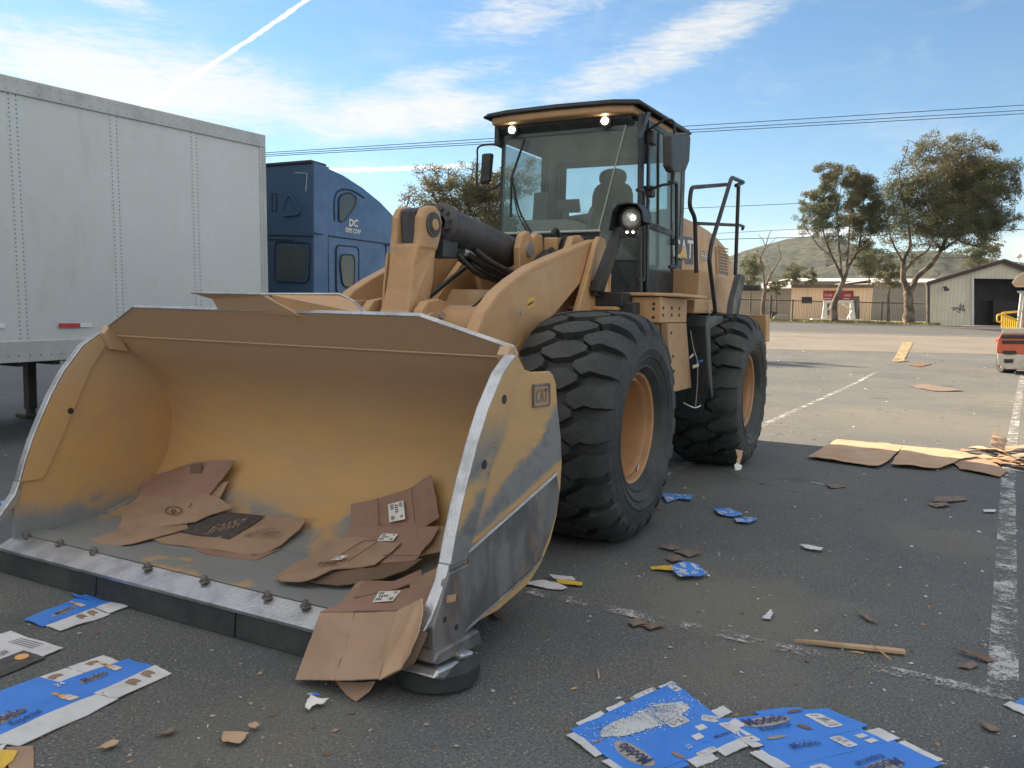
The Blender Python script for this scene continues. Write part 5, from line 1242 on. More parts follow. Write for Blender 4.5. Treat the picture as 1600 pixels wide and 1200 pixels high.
mb = MB(); c = at(1475, 449, D-.2); mb.tube([c, c-Vector(FH)*.4, c-Vector(FH)*.5-Vector((0, 0, .2))], .10, 8); mb.cyl(c-Vector(FH)*.5-Vector((0, 0, .1)), c-Vector(FH)*.5-Vector((0, 0, .35)), .22, n=12); mb.build('wall_lamp', MT['dkgrey'], sh)
mb = MB()
for pts in ([(1487, 482), (1491, 480), (1492, 484), (1488, 485)], [(1493, 484), (1496, 480), (1499, 485), (1501, 474)], [(1500, 486), (1503, 478), (1506, 476), (1504, 484)], [(1487, 481), (1497, 481)], [(1503, 486), (1507, 482), (1507, 487)], [(1496, 486), (1500, 489)]):
    mb.tube([at(x, y, D-.04) for x, y in pts], .035, 5)
mb.build('graffiti', MT['decal_black'], sh)
# turbine vents on the shed ridge
for px, py in ((1557, 405), (1565, 402)):
    mb = MB(); c = at(px, py+4, D)+GD*5; mb.sphere(c, .36, 12, 8); mb.cyl(c+Vector((0, 0, -.7)), c, .25, n=12); mb.build('roof_vent', MT['shed'], sh, smooth=50)
# tan flat roofed building behind the fence
D2 = 96.; tb2 = thing('flat_roof_building', 'low tan flat roofed building with one small dark window behind the fence', 'building', base(1300, D2+5))
mb = MB(); P = [at(1237, 449, D2), at(1364, 449, D2)]; zb = base(1300, D2).z-.3
mb.hexa([Vector((P[0].x, P[0].y, zb)), Vector((P[1].x, P[1].y, zb)), Vector((P[1].x, P[1].y, zb))+BD*9, Vector((P[0].x, P[0].y, zb))+BD*9, P[0], P[1], P[1]+BD*9, P[0]+BD*9]); mb.build('wall', MT['tanwall'], tb2)
mb = MB(); a, b = at(1236, 449.5, D2-.4), at(1366, 449.5, D2-.4); mb.obox(a, b-a, BD*10, (0, 0, .38)); mb.build('roof', MT['roof_dk'], tb2)
mb = bgprism([(1253, 474), (1253, 464), (1269, 464), (1269, 474)], D2-.06, .1); f = mb.build('window', MT['opening'], tb2)
mb = bgprism([(1334, 500), (1334, 463), (1343, 463), (1343, 500)], D2-.06, .1); mb.build('door', MT['dkgrey'], tb2)
mb = bgprism([(1290, 492), (1290, 474), (1296, 474), (1296, 492)], D2-.06, .1); mb.build('door', MT['roof_dk'], tb2)
# long pale roofed warehouses further back
def longshed(px0, px1, ytop, ybot, d, lab, wallm=MT['greywall']):
    o = thing('long_shed', lab, 'building', base((px0+px1)/2, d+8))
    mb = MB(); zb = base(px0, d).z-.5; a, b = at(px0, ybot, d), at(px1, ybot, d)
    mb.hexa([Vector((a.x, a.y, zb)), Vector((b.x, b.y, zb)), Vector((b.x, b.y, zb))+Vector(FH)*16, Vector((a.x, a.y, zb))+Vector(FH)*16, a, b, b+Vector(FH)*16, a+Vector(FH)*16]); mb.build('wall', wallm, o)
    mb = MB(); a2, b2 = at(px0-1, ybot, d-.6), at(px1+1, ybot, d-.6); c_, e_ = at(px0-1, ytop, d+8), at(px1+1, ytop, d+8)
    mb.prism([a2, c_, e_, b2], (0, 0, .15)); mb.prism([c_, e_, b2+Vector(FH)*17, a2+Vector(FH)*17], (0, 0, .15)); mb.build('roof', MT['roof_lt'], o)
    return o
longshed(1362, 1470, 437, 442, 128, 'long grey shed with a pale roof between the big tree and tan building')
longshed(1150, 1238, 447, 451, 112, 'long olive grey shed with a pale roof behind the bare tree')
longshed(1235, 1372, 436, 440, 150, 'farthest pale roofed shed showing above the tan flat roof')
# fence
def fence(px0, px1, d, lab, npost, ytop=None):
    o = thing('metal_fence', lab, 'fence', base((px0+px1)/2, d)); A_, B_ = base(px0, d), base(px1, d); U = (B_-A_); L_ = U.length; U.normalize(); Hh = 2.05
    mb = MB()
    for z in (.15, Hh-.08): mb.obox(A_+Vector((0, 0, z)), U*L_, Vector(FH)*.05, (0, 0, .06 if z < 1 else .09))
    mb.build('rail', MT['fence'], o)
    mb = MB(); n = int(L_/.16)
    for k in range(n): mb.obox(A_+U*(k*.16)+Vector((0, 0, .08)), U*.022, Vector(FH)*.022, (0, 0, Hh-.1))
    tag(mb.build('pickets', MT['fence'], o), kind='stuff')
    for k in range(npost+1): mb = MB(); mb.obox(A_+U*(L_*k/npost), U*.09, Vector(FH)*.09, (0, 0, Hh+.12)); mb.build('post', MT['fence'], o)
fence(1340, 1449, 82.0, 'black picket fence running from the sign to the metal shed', 3)
fence(1140, 1334, 83.0, 'black picket fence behind the bare tree and the red sign', 4)
mb = MB(); p = base(1202, 80.2); q = base(1209, 80.2)
pg = thing('gate_post', 'dark gate post with a box at its foot left of the tan building', 'post', p)
mb.obox(p, Vector(RH)*.16, Vector(FH)*.16, (0, 0, 2.5)); mb.build('post', MT['fence'], pg); mb = MB(); mb.obox(p+Vector(RH)*.25+Vector((0, 0, .35)), Vector(RH)*.45, Vector(FH)*.3, (0, 0, .55)); mb.obox(p+Vector(RH)*.0+Vector((0, 0, .95)), Vector(RH)*.4, Vector(FH)*.05, (0, 0, -.12)); mb.build('box', MT['black'], pg)
mb = MB(); p = base(1209, 79.8); mb.prism([p, p+Vector(RH)*1.5, p+Vector(RH)*1.35+Vector((0, 0, .65)), p+Vector(RH)*.35+Vector((0, 0, .7)), p+Vector((0, 0, .5))], Vector(FH)*.7)
tag(mb.build('concrete_block', MT['concrete'], bevel=.08), 'pale broken concrete block beside the verge near the fence', 'block')
# sign on a white stand
MT['signred'] = mat('sign_red', (.36, .035, .035), .5, 0, (.30, .03, .03), .8)
sg = thing('sale_sign', 'dark red board sign on white wooden legs behind the leaning tree', 'sign', base(1310, 79.6)); D3 = 79.6
mb = bgprism([(1286, 469), (1286, 454), (1334, 454), (1334, 469)], D3, .12); bd = mb.build('board', MT['signred'], sg)
def sgt(body, p0, p1, hpx):
    a, b = at(*p0, D3-.03), at(*p1, D3-.03); U = b-a; L_ = U.length; U.normalize(); mb = MB(); text_mb(mb, body, (0, 0, 0), (1, 0, 0), (0, 1, 0), hpx*D3/FOC, 0, bold=.02)
    w = max(v[0] for v in mb.v); mb2 = MB(); mb2.add([a+U*(v[0]*L_/w)+Vector((0, 0, v[1])) for v in mb.v], mb.f); mb2.build('lettering', MT['white'], bd)
sgt('FOR LEASE', (1288, 463), (1300, 463), 3.6); sgt('LEASE', (1319, 463), (1329, 463), 3.0)
mb = bgprism([(1287, 467), (1287, 465.8), (1299, 465.8), (1299, 467)], D3-.03, .02); mb.build('printed_rule', MT['white'], bd)
mb = bgprism([(1318, 467), (1318, 466), (1327, 466), (1327, 467)], D3-.03, .02); mb.build('printed_rule', MT['white'], bd)
for x0, x1, xa, xb in ((1288, 1292, 1284, 1293), (1329, 1333, 1328, 1337), (1301, 1304, 1304, 1311)):
    mb = bgprism([(xa, 498), (x0, 469), (x1, 469), (xb, 498)], D3+.02, .1); mb.build('leg', MT['white'], sg)
mb = bgprism([(1287, 473), (1287, 469), (1333, 469), (1333, 473)], D3+.01, .08); mb.build('crossbar', MT['white'], sg)
for a_, b_ in (((1293, 484), (1302, 476)), ((1317, 475), (1330, 484)), ((1331, 486), (1324, 498))):
    mb = MB(); mb.tube([at(*a_, D3-.05), at(*b_, D3-.05)], .07, 6); mb.build('brace', MT['white'], sg)
mb = bgprism([(1268, 499.5), (1270, 498), (1347, 499), (1349, 500.5)], D3-.2, .6); mb.build('skid', MT['white'], sg)

# ------------------------------------------------------------------ trees
def leafmat(name, c1, c2, c3):
    m, nt, b = newmat(name)
    c = mixc(nt, maprange(nt, pnoise(nt, .9, 4, .6), .4, .62), c1, c2); c = mixc(nt, maprange(nt, pnoise(nt, 4., 3, .6), .5, .66), c, c3)
    nt.links.new(c, b.inputs['Base Color']); b.inputs['Roughness'].default_value = .55; b.inputs['Specular IOR Level'].default_value = .35
    out = nt.nodes['Material Output']; tl_ = N(nt, 'ShaderNodeBsdfTranslucent'); nt.links.new(c, tl_.inputs[0]); mx = N(nt, 'ShaderNodeMixShader'); mx.inputs[0].default_value = .32
    nt.links.new(b.outputs[0], mx.inputs[1]); nt.links.new(tl_.outputs[0], mx.inputs[2]); nt.links.new(mx.outputs[0], out.inputs[0]); return m
LF = [leafmat('gum_leaf', (.10, .130, .068), (.135, .155, .085), (.17, .17, .11)), leafmat('gum_leaf_brown', (.135, .135, .075), (.17, .155, .095), (.12, .135, .075)), leafmat('gum_leaf_dark', (.075, .095, .042), (.10, .115, .055), (.13, .135, .07))]
BARK = mat('gum_bark', (.07, .056, .043), .9, 0, (.19, .155, .125), 1.1, .42, .62, .6, 10)
BARKD = mat('dark_bark', (.10, .075, .06), .9, 0, (.17, .13, .10), 1.1, .42, .62, .6, 10)
def tree(name, label, cat, depth, trunk, limbs, clumps, nleaf, lsize=(.30, .085), mats=(0, 1), seed=1, group=None, bark=None, depthk=.8, hang=.5, twigs=1, rk=1.):
    """trunk/limbs: lists of (px,py,radius m, depth offset); clumps: (px,py,rx,ry,weight,material) in photo pixels at this depth"""
    r = np.random.default_rng(seed); rd = random.Random(seed); bark = bark or BARK
    p0 = base(trunk[0][0], depth); p0.z -= .1
    o = thing(name, label, cat, (p0.x, p0.y, p0.z+.1), group)
    def w(q): return at(q[0], q[1], depth+(q[3] if len(q) > 3 else 0))
    mb = MB(); tp_ = [w(q) for q in trunk]; tp_[0] = p0
    def smooth_tube(mb, P, Rr, n):
        C_ = curve(P, 4); rr = list(np.interp(np.linspace(0, len(P)-1, len(C_)), range(len(P)), Rr))
        C_ = [c_+Vector((rd.uniform(-1, 1), rd.uniform(-1, 1), 0))*rr[i]*.18*(i > 0) for i, c_ in enumerate(C_)]
        mb.tube(C_, rr, n); return C_
    nodes = [c_ for c_ in smooth_tube(mb, tp_, [q[2]*.8*(1.25 if i == 0 else 1) for i, q in enumerate(trunk)], 10)]
    tobj = mb.build('trunk', bark, o, smooth=60)
    mb = MB(); nodes = nodes[len(nodes)//2:]
    for L_ in limbs: nodes += smooth_tube(mb, [w(q) for q in L_], [q[2]*.72 for q in L_], 7)[1:]
    pxm = depth/FOC
    tot = sum(c_[4]*c_[2]*c_[3] for c_ in clumps); per = []
    subs = []
    for (px, py, rx, ry, wt, mi) in clumps:
        dz = r.uniform(-1, 1)*depthk*rx*pxm*1.5; cen = np.array(at(px, py, depth+dz)); R_ = np.array([rx*pxm, rx*pxm*depthk, ry*pxm])
        k = max(4, int(round(rx*ry*wt/(15 if depth > 60 else 24))))
        for j in range(k):
            v = r.normal(size=3); v /= np.linalg.norm(v); v *= r.uniform(.25, 1)**.45
            c_ = cen+RH*v[0]*R_[0]+FH*v[1]*R_[1]+np.array([0, 0, 1])*v[2]*R_[2]
            subs.append((c_, r.uniform(.6, 1.15)*min(R_[0], R_[2])*(.46 if depth > 60 else .5)+(.12 if depth > 60 else .08), mi, wt))
    # twigs towards each cluster
    NV = np.array([list(v) for v in nodes])
    for c_, s_, mi, wt in subs:
        for q in range(twigs if len(nodes) else 0):
            dd = np.linalg.norm(NV-c_, axis=1)+np.maximum(0, NV[:, 2]-c_[2])*1.5; i = int(np.argmin(dd)); a_ = Vector(NV[i]); b_ = Vector(c_)+Vector(r.normal(size=3))*s_*.5
            m_ = (a_+b_)/2+Vector((rd.uniform(-.2, .2), rd.uniform(-.2, .2), rd.uniform(-.1, .25)))*min(1, (a_-b_).length*.25)
            th = .028*rk if q == 0 else .014*rk
            mb.tube([a_, m_, b_], [th*1.5, th, th*.4], 4)
            if q == 0 and (a_-b_).length > .8: NV = np.vstack([NV, np.array([[m_.x, m_.y, m_.z]])])
    if mb.v: mb.build('limbs', bark, tobj, smooth=60)
    # leaves
    wts = np.array([s_*s_*wt for _, s_, _, wt in subs]); cnt = np.maximum(2, (nleaf*wts/wts.sum()).astype(int))
    Cc = np.repeat(np.array([c_ for c_, *_ in subs]), cnt, 0); Sz = np.repeat([s_ for _, s_, *_ in subs], cnt); Mi = np.repeat([mi for _, _, mi, _ in subs], cnt); n = len(Cc)
    v = r.normal(size=(n, 3)); v /= np.linalg.norm(v, axis=1)[:, None]; v *= (r.uniform(0, 1, n)**.5)[:, None]; v[:, 2] *= .75
    Pp = Cc+v*Sz[:, None]
    dr_ = r.normal(size=(n, 3)); dr_[:, 2] -= hang*1.6; dr_ /= np.linalg.norm(dr_, axis=1)[:, None]
    sdn = np.cross(dr_, r.normal(size=(n, 3))); sdn /= np.linalg.norm(sdn, axis=1)[:, None]
    Ls = lsize[0]*r.uniform(.6, 1.3, n)[:, None]; Ws = lsize[1]*r.uniform(.7, 1.4, n)[:, None]
    V4 = np.stack([Pp-dr_*Ls/2, Pp+sdn*Ws/2, Pp+dr_*Ls/2, Pp-sdn*Ws/2], 1).reshape(-1, 3)
    me = bpy.data.meshes.new('crown'); og = np.array(o['_o']); me.vertices.add(4*n); me.vertices.foreach_set('co', (V4-og).ravel().astype(np.float32))
    me.loops.add(4*n); me.loops.foreach_set('vertex_index', np.arange(4*n, dtype=np.int32)); me.polygons.add(n); me.polygons.foreach_set('loop_start', np.arange(0, 4*n, 4, dtype=np.int32)); me.polygons.foreach_set('loop_total', np.full(n, 4, dtype=np.int32))
    for k in (0, 1, 2): me.materials.append(LF[k])
    Mi = np.where(r.uniform(0, 1, n) < .15, r.integers(0, 3, n), Mi); me.polygons.foreach_set('material_index', Mi.astype(np.int32)); me.update(calc_edges=True)
    cr = bpy.data.objects.new('crown', me); C.objects.link(cr); cr.parent = o; cr['_o'] = o['_o']
    return o
# big forked gum by the road
tree('gum_tree', 'largest dark crowned gum tree with a forked trunk left of the metal shed', 'tree', 79.0,
     [(1421, 502, .62), (1420, 478, .52), (1419, 455, .50)],
     [[(1419, 458, .42), (1411, 430, .34), (1412, 405, .28), (1422, 385, .22), (1418, 350, .16), (1410, 310, .12), (1405, 270, .07)],
      [(1421, 458, .42), (1434, 432, .36), (1458, 410, .30), (1470, 390, .27, 1), (1482, 365, .22, 1), (1500, 330, .17, 2), (1510, 290, .12, 2), (1512, 240, .06, 2)],
      [(1412, 425, .2), (1430, 405, .17, -1), (1450, 390, .13, -2), (1460, 360, .1, -2), (1448, 310, .08, -2), (1445, 250, .05, -2)],
      [(1470, 392, .18, 1), (1495, 375, .14, 0), (1520, 350, .11, -1), (1545, 330, .08, -1), (1570, 310, .05, -1)],
      [(1411, 410, .15), (1395, 380, .12), (1385, 345, .09, 1), (1378, 310, .06, 1)],
      [(1482, 365, .14, 1), (1475, 320, .11), (1480, 270, .07)],
      [(1495, 375, .12), (1525, 385, .09), (1550, 385, .06)]],
     [(1455, 240, 32, 20, .9, 1), (1415, 255, 22, 16, .8, 1), (1505, 225, 34, 16, 1, 1), (1535, 235, 26, 16, .9, 1), (1480, 265, 45, 24, 1, 1), (1545, 275, 32, 26, 1.2, 2), (1505, 300, 50, 30, 1.4, 2), (1575, 265, 20, 20, .9, 2), (1583, 305, 14, 24, 1., 2), (1440, 300, 38, 28, 1, 2), (1405, 300, 26, 22, .8, 0), (1398, 345, 24, 26, .8, 0), (1435, 345, 38, 26, 1, 2), (1480, 345, 36, 26, 1.2, 2), (1530, 340, 40, 24, 1.5, 2), (1570, 345, 22, 18, .9, 2), (1520, 370, 34, 16, 1.3, 2), (1410, 380, 22, 16, .6, 0), (1450, 378, 22, 14, .7, 2), (1586, 335, 10, 16, .7, 2), (1545, 300, 30, 20, 1.3, 2), (1500, 395, 16, 10, .6, 2), (1395, 272, 14, 12, .6, 1), (1385, 315, 20, 24, .7, 0), (1388, 365, 18, 22, .6, 0), (1372, 390, 16, 18, .4, 0), (1425, 400, 22, 16, .5, 2), (1470, 375, 26, 16, .9, 2), (1535, 395, 22, 12, .7, 2), (1500, 260, 30, 22, 1, 1), (1460, 215, 24, 12, .7, 1), (1588, 280, 10, 30, .8, 2), (1555, 378, 14, 10, .6, 2), (1430, 232, 22, 12, .6, 1)],
     100000, seed=3, lsize=(.24, .07))
tree('gum_tree', 'slender leaning gum tree with thin brown foliage in front of the red sign', 'tree', 77.8,
     [(1302, 499, .46), (1303, 480, .38), (1308, 462, .33), (1318, 440, .28)],
     [[(1318, 440, .24), (1313, 428, .19), (1300, 400, .14), (1290, 375, .11), (1282, 345, .08), (1272, 325, .05)],
      [(1318, 440, .25), (1326, 415, .2), (1338, 395, .15, 1), (1345, 370, .11, 1), (1348, 330, .08, 1), (1352, 290, .04, 1)],
      [(1315, 430, .16), (1312, 400, .13), (1310, 370, .1), (1308, 330, .07), (1315, 290, .04)],
      [(1322, 420, .16), (1325, 385, .12), (1328, 345, .09), (1330, 300, .05)],
      [(1300, 400, .1), (1280, 385, .07), (1265, 365, .05), (1255, 350, .03)],
      [(1338, 395, .1), (1355, 380, .07), (1365, 360, .04)]],
     [(1318, 275, 30, 16, .6, 1), (1340, 290, 26, 20, .8, 1), (1300, 300, 30, 18, .6, 0), (1265, 315, 20, 14, .6, 1), (1270, 340, 26, 22, .45, 0), (1300, 335, 28, 22, .45, 0), (1335, 330, 28, 22, .6, 1), (1355, 345, 18, 22, .7, 0), (1345, 375, 22, 18, .5, 0), (1315, 365, 24, 16, .35, 0), (1280, 372, 20, 12, .35, 0), (1365, 310, 16, 16, .7, 2), (1250, 345, 10, 16, .3, 0), (1330, 400, 20, 12, .4, 0), (1300, 395, 24, 14, .3, 0), (1350, 410, 20, 18, .4, 0), (1262, 365, 14, 14, .3, 1), (1290, 268, 22, 14, .6, 1), (1372, 340, 12, 22, .6, 0)],
     52000, seed=5, lsize=(.22, .06))
tree('bare_tree', 'nearly leafless crooked tree by the fence left of the tan building', 'tree', 79.3,
     [(1192, 496, .26), (1193, 470, .22), (1196, 448, .19)],
     [[(1195, 452, .15), (1192, 425, .12), (1188, 405, .09), (1196, 385, .07), (1201, 368, .05), (1206, 360, .02)],
      [(1196, 448, .14), (1204, 430, .11), (1213, 415, .08), (1220, 402, .06), (1217, 388, .04), (1218, 378, .02)],
      [(1192, 425, .07), (1180, 414, .06), (1170, 408, .04), (1167, 394, .02)],
      [(1196, 385, .06), (1192, 375, .04), (1184, 366, .02)], [(1199, 385, .05), (1208, 376, .03), (1216, 370, .015)], [(1193, 415, .05), (1187, 402, .04), (1182, 385, .015)], [(1205, 428, .05), (1200, 412, .03), (1199, 400, .012)]],
     [(1196, 400, 20, 12, .02, 1)], 60, seed=8, bark=BARKD, twigs=0)
def bush(px, py, rx, ry, d, n, lab, seed, mi=2, tr=.14, group=None):
    cl = [(px+dx*rx, py+dy*ry, rx*.5, ry*.42, 1, mi if (i % 3) else 0) for i, (dx, dy) in enumerate(((0, -.5), (-.5, -.1), (.5, -.15), (0, .2), (-.3, .4), (.35, .4), (.0, -.1)))]
    tree('tree', lab, 'tree', d, [(px, 490, tr), (px+1, (py+480)/2, tr*.8), (px, py+ry*.5, tr*.6)], [[(px, py+ry*.5, tr*.5), (px-rx*.4, py, tr*.25)], [(px, py+ry*.4, tr*.5), (px+rx*.4, py-ry*.2, tr*.25)]], cl, n, seed=seed, twigs=1)
bush(1172, 425, 22, 34, 92, 2600, 'olive green small tree right behind the bare tree', 21, 0)
bush(1212, 448, 17, 15, 93, 1400, 'low dark bush tree hanging over the fence beside the bare tree', 22)
bush(1240, 428, 20, 20, 130, 2600, 'rounded dark tree above the left end of the tan building', 23)
bush(1266, 432, 12, 18, 134, 1800, 'narrow dark tree above the middle of the tan building roof', 24)
bush(1357, 408, 24, 34, 100, 3600, 'dull olive tree between the leaning gum and the big gum', 25, 0)
bush(1388, 425, 26, 30, 98, 3600, 'brown green tree with a pale thin trunk left of the big gum', 26, 1, .2)
bush(1530, 400, 34, 26, 118, 4600, 'broad dark tree behind the metal shed roof', 27)
bush(1556, 388, 13, 10, 112, 900, 'small isolated tuft of foliage right above the shed ridge', 28, 0, .08)
bush(1230, 440, 16, 14, 190, 900, 'distant hazy tree at the foot of the hill', 29, 0)
# brown tree right behind the loader
tree('tree', 'sparse brown leaved tree standing behind the loader cylinder and the cab', 'tree', 34.0,
     [(720, 470, .20), (722, 420, .16), (716, 380, .13)],
     [[(716, 380, .1), (695, 340, .07), (675, 300, .05), (660, 270, .03)], [(716, 380, .1), (730, 330, .07), (735, 290, .05), (740, 262, .03)], [(720, 400, .1), (760, 360, .08), (790, 310, .06), (820, 270, .03)], [(705, 370, .06), (670, 350, .05), (635, 325, .03)], [(725, 350, .06), (705, 310, .04), (700, 265, .02)], [(760, 360, .06), (765, 310, .04), (770, 270, .02)], [(712, 385, .06), (680, 375, .05), (640, 365, .03)]],
     [(665, 272, 22, 16, .6, 1), (700, 268, 26, 14, .8, 1), (740, 266, 26, 14, .8, 1), (668, 300, 32, 20, .9, 1), (715, 300, 34, 24, 1.2, 1), (755, 305, 30, 28, 1.2, 1), (730, 345, 40, 26, 1.3, 1), (775, 350, 34, 28, 1.3, 1), (688, 335, 36, 24, 1.1, 0), (642, 318, 22, 14, .6, 1), (652, 348, 30, 22, .9, 1), (700, 380, 40, 20, 1, 0), (790, 290, 26, 26, 1, 1), (830, 280, 20, 30, .8, 1), (625, 342, 18, 14, .5, 1), (760, 385, 40, 18, 1, 0), (640, 380, 30, 18, .8, 1)],
     52000, seed=31, lsize=(.10, .036), rk=.5)

# lamp on a pole beyond the shed
mb = MB(); p = base(1592, 125); lp = thing('floodlight_pole', 'thin pole with a floodlight behind the right end of the shed', 'pole', p); a = at(1592, 402, 125); mb.cyl(p, a, .12, .07, 8); mb.build('pole', MT['rail'], lp); mb = MB(); mb.sphere(a+Vector((0, 0, .2)), .42, 12, 8, sc=(1, 1, .8)); mb.build('lamp_head', MT['rail'], lp, smooth=60)
# overhead wires
MT['wire'] = mat('cable', (.02, .025, .035), .6, 0, (.03, .03, .04), 1)
def wire(pts, d0, d1, r, lab):
    P = []; n = 60
    for k in range(n+1):
        t = k/n; x = pts[0][0]+(pts[-1][0]-pts[0][0])*t; y = float(np.interp(x, [p[0] for p in pts], [p[1] for p in pts])) if len(pts) < 3 else None
        if y is None:
            (x0, y0), (x1, y1), (x2, y2) = pts; y = y0*(x-x1)*(x-x2)/((x0-x1)*(x0-x2))+y1*(x-x0)*(x-x2)/((x1-x0)*(x1-x2))+y2*(x-x0)*(x-x1)/((x2-x0)*(x2-x1))
        P.append(at(x, y, d0+(d1-d0)*t))
    mb = MB(); mb.tube(P, r, 5); tag(mb.build('power_line', MT['wire'], smooth=60), lab, 'power line', 'power lines crossing the sky')
wire([(-500, 296.6), (1075, 197), (2400, 114)], 62, 62, .026, 'topmost overhead wire crossing the sky above the cab')
wire([(-500, 294.5), (1075, 203), (2400, 125)], 62, 62, .026, 'second overhead wire from the top crossing behind the cab roof')
wire([(-500, 296.4), (1075, 207), (2400, 133)], 62, 62, .026, 'third overhead wire from the top crossing behind the cab roof')
wire([(900, 332), (1245, 318), (2400, 250)], 74, 74, .024, 'single overhead wire halfway down the big tree crown')
wire([(1000, 371), (1245, 358), (2400, 287)], 74, 74, .020, 'faint overhead wire just above the hill top')
wire([(1000, 376), (1245, 371), (2400, 308)], 74, 74, .028, 'lowest overhead wire passing in front of the hill top')

# ------------------------------------------------------------------ forklift at the right edge
MT['fk_red'] = mat('forklift_orange_red', (.62, .13, .06), .4, 0, (.52, .12, .06), 3, .4, .7, .04, 20, .5, (.35, .12, .07), 6, .4)
MT['fk_white'] = mat('forklift_dirty_white', (.62, .56, .46), .5, 0, (.48, .43, .36), 3, .4, .7, .05, 20, .5, (.28, .24, .20), 5, .5)
MT['fk_yellow'] = mat('guard_yellow', (.75, .48, .05), .5, 0, (.65, .42, .06), 5)
MT['canopy'] = mat('canopy_beige', (.55, .42, .30), .7, 0, (.48, .37, .27), 3)
DF = 24.2; fo = base(1590, DF); fk = thing('forklift', 'red and white forklift with a beige canopy seen from behind at the right edge', 'forklift', fo)
FD = hdir(1640)
def F(px, py, dd=0.): return at(px, py, DF)+FD*dd
def fprism(pts, d0, d1): mb = MB(); mb.prism([F(x, y, d0) for x, y in pts], FD*(d1-d0)); return mb
fw_ = 1640
b1 = fprism([(1557, 545), (1559, 531), (1564, 522), (fw_-6, 522), (fw_, 545), (fw_, 556), (1557, 552)], 0, 1.9).build('body', MT['fk_red'], fk, bevel=.03)
fprism([(1558, 552), (fw_, 556), (fw_, 572), (fw_-8, 578), (1572, 577), (1560, 571)], -.02, 1.7).build('counterweight', MT['fk_white'], fk, bevel=.03)
fprism([(1566, 513), (fw_-6, 513), (fw_-6, 522), (1565, 522)], .0, .9).build('rear_hood', MT['fk_white'], fk, bevel=.02)
fprism([(1566, 523.5), (fw_-6, 523.5), (fw_-5, 529), (1566, 529)], -.04, .1).build('vent_band', MT['black'], fk, bevel=.01)
fprism([(1566, 532), (fw_-5, 532), (fw_-5, 537), (1567, 537)], -.04, .1).build('vent_band', MT['black'], fk, bevel=.01)
fprism([(1568, 548), (1588, 548), (1589, 553), (1579, 554), (1568, 553)], -.05, .05).build('tow_recess', MT['black'], fk)
fprism([(1569, 561), (1584, 561), (1583, 567), (1570, 567)], -.05, .05).build('vent', MT['black'], fk)
fprism([(1553, 529), (1558, 528), (1558, 534), (1554, 534)], .3, .4).build('tail_lamp', MT['fk_white'], fk, bevel=.01)
for px in (1572, 1628):
    c = F(px, 575, .55); mb = MB(); c.z = fo.z+.27; mb.lathe([(.12, -.2), (.24, -.2), (.27, -.15), (.27, .15), (.24, .2), (.12, .2)], c, RH, 28, closed=True); w = mb.build('wheel', MT['rubber'], fk, smooth=40)
    mb = MB(); mb.lathe([(.13, -.14), (.12, -.16), (0, -.16)], c, RH, 20); mb.lathe([(.13, .14), (.12, .16), (0, .16)], c, RH, 20); mb.build('rim', MT['fk_white'], w, smooth=40)
mb = MB(); mb.tube([F(1590, 513, .1), F(1597, 455, .1)], .045, 8); mb.build('rear_post', MT['rail'], fk, smooth=60); mb = MB(); mb.tube([F(1632, 513, .1), F(1626, 455, .1)], .045, 8); mb.build('rear_post', MT['rail'], fk, smooth=60)
mb = MB(); mb.tube([F(1592, 523, 1.9), F(1599, 455, 1.7)], .045, 8); mb.build('front_post', MT['rail'], fk, smooth=60); mb = MB(); mb.tube([F(1630, 523, 1.9), F(1624, 455, 1.7)], .045, 8); mb.build('front_post', MT['rail'], fk, smooth=60)
fprism([(1582, 445), (1582, 441), (1590, 432), (1598, 427), (1612, 425), (1626, 427), (1638, 434), (1642, 445)], -.25, 2.1).build('canopy', MT['canopy'], fk, bevel=.02)
fprism([(1589, 456), (1589, 454.5), (1634, 454.5), (1634, 456)], -.0, 1.9).build('roof_guard', MT['rail'], fk)
for a_, b_, c_, d_ in (((1558, 503), (1558, 492), (1566, 491), (1566, 513)),):
    mb = MB(); mb.tube(arcpts([F(1566, 503, .0), F(1558, 503, .0), F(1558, 492, .0), F(1566, 491, .0)], .06), .026, 8); mb.build('grab_rail', MT['fk_yellow'], fk, smooth=60)
mb = MB(); mb.tube([F(1566, 513, 0), F(1566, 489, 0)], .03, 8); mb.tube([F(1566, 489, 0), F(1595, 486, .9)], .03, 8); mb.tube([F(1566, 491, 0), F(1590, 501, 0)], .03, 8)
mb.build('guard_frame', MT['fk_yellow'], fk, smooth=60)
for k in range(7):
    x = 1569+k*3.2; mb = MB(); mb.obox(F(x, 513, 0), F(x+1.7, 513, 0)-F(x, 513, 0), Vector(FH)*.02, F(x, 492+k*1.5, 0)-F(x, 513, 0)); mb.build('guard_bar', MT['fk_yellow'], fk)
fprism([(1598, 513), (1598, 480), (1622, 478), (1624, 513)], .9, 1.05).build('seat', MT['seat'], fk, bevel=.04)
for px in (1601, 1626): mb = MB(); mb.obox(F(px, 580, 2.2), Vector(RH)*.1, Vector(FH)*.08, F(px, 465, 2.2)-F(px, 580, 2.2)); mb.build('mast_rail', MT['black'], fk)

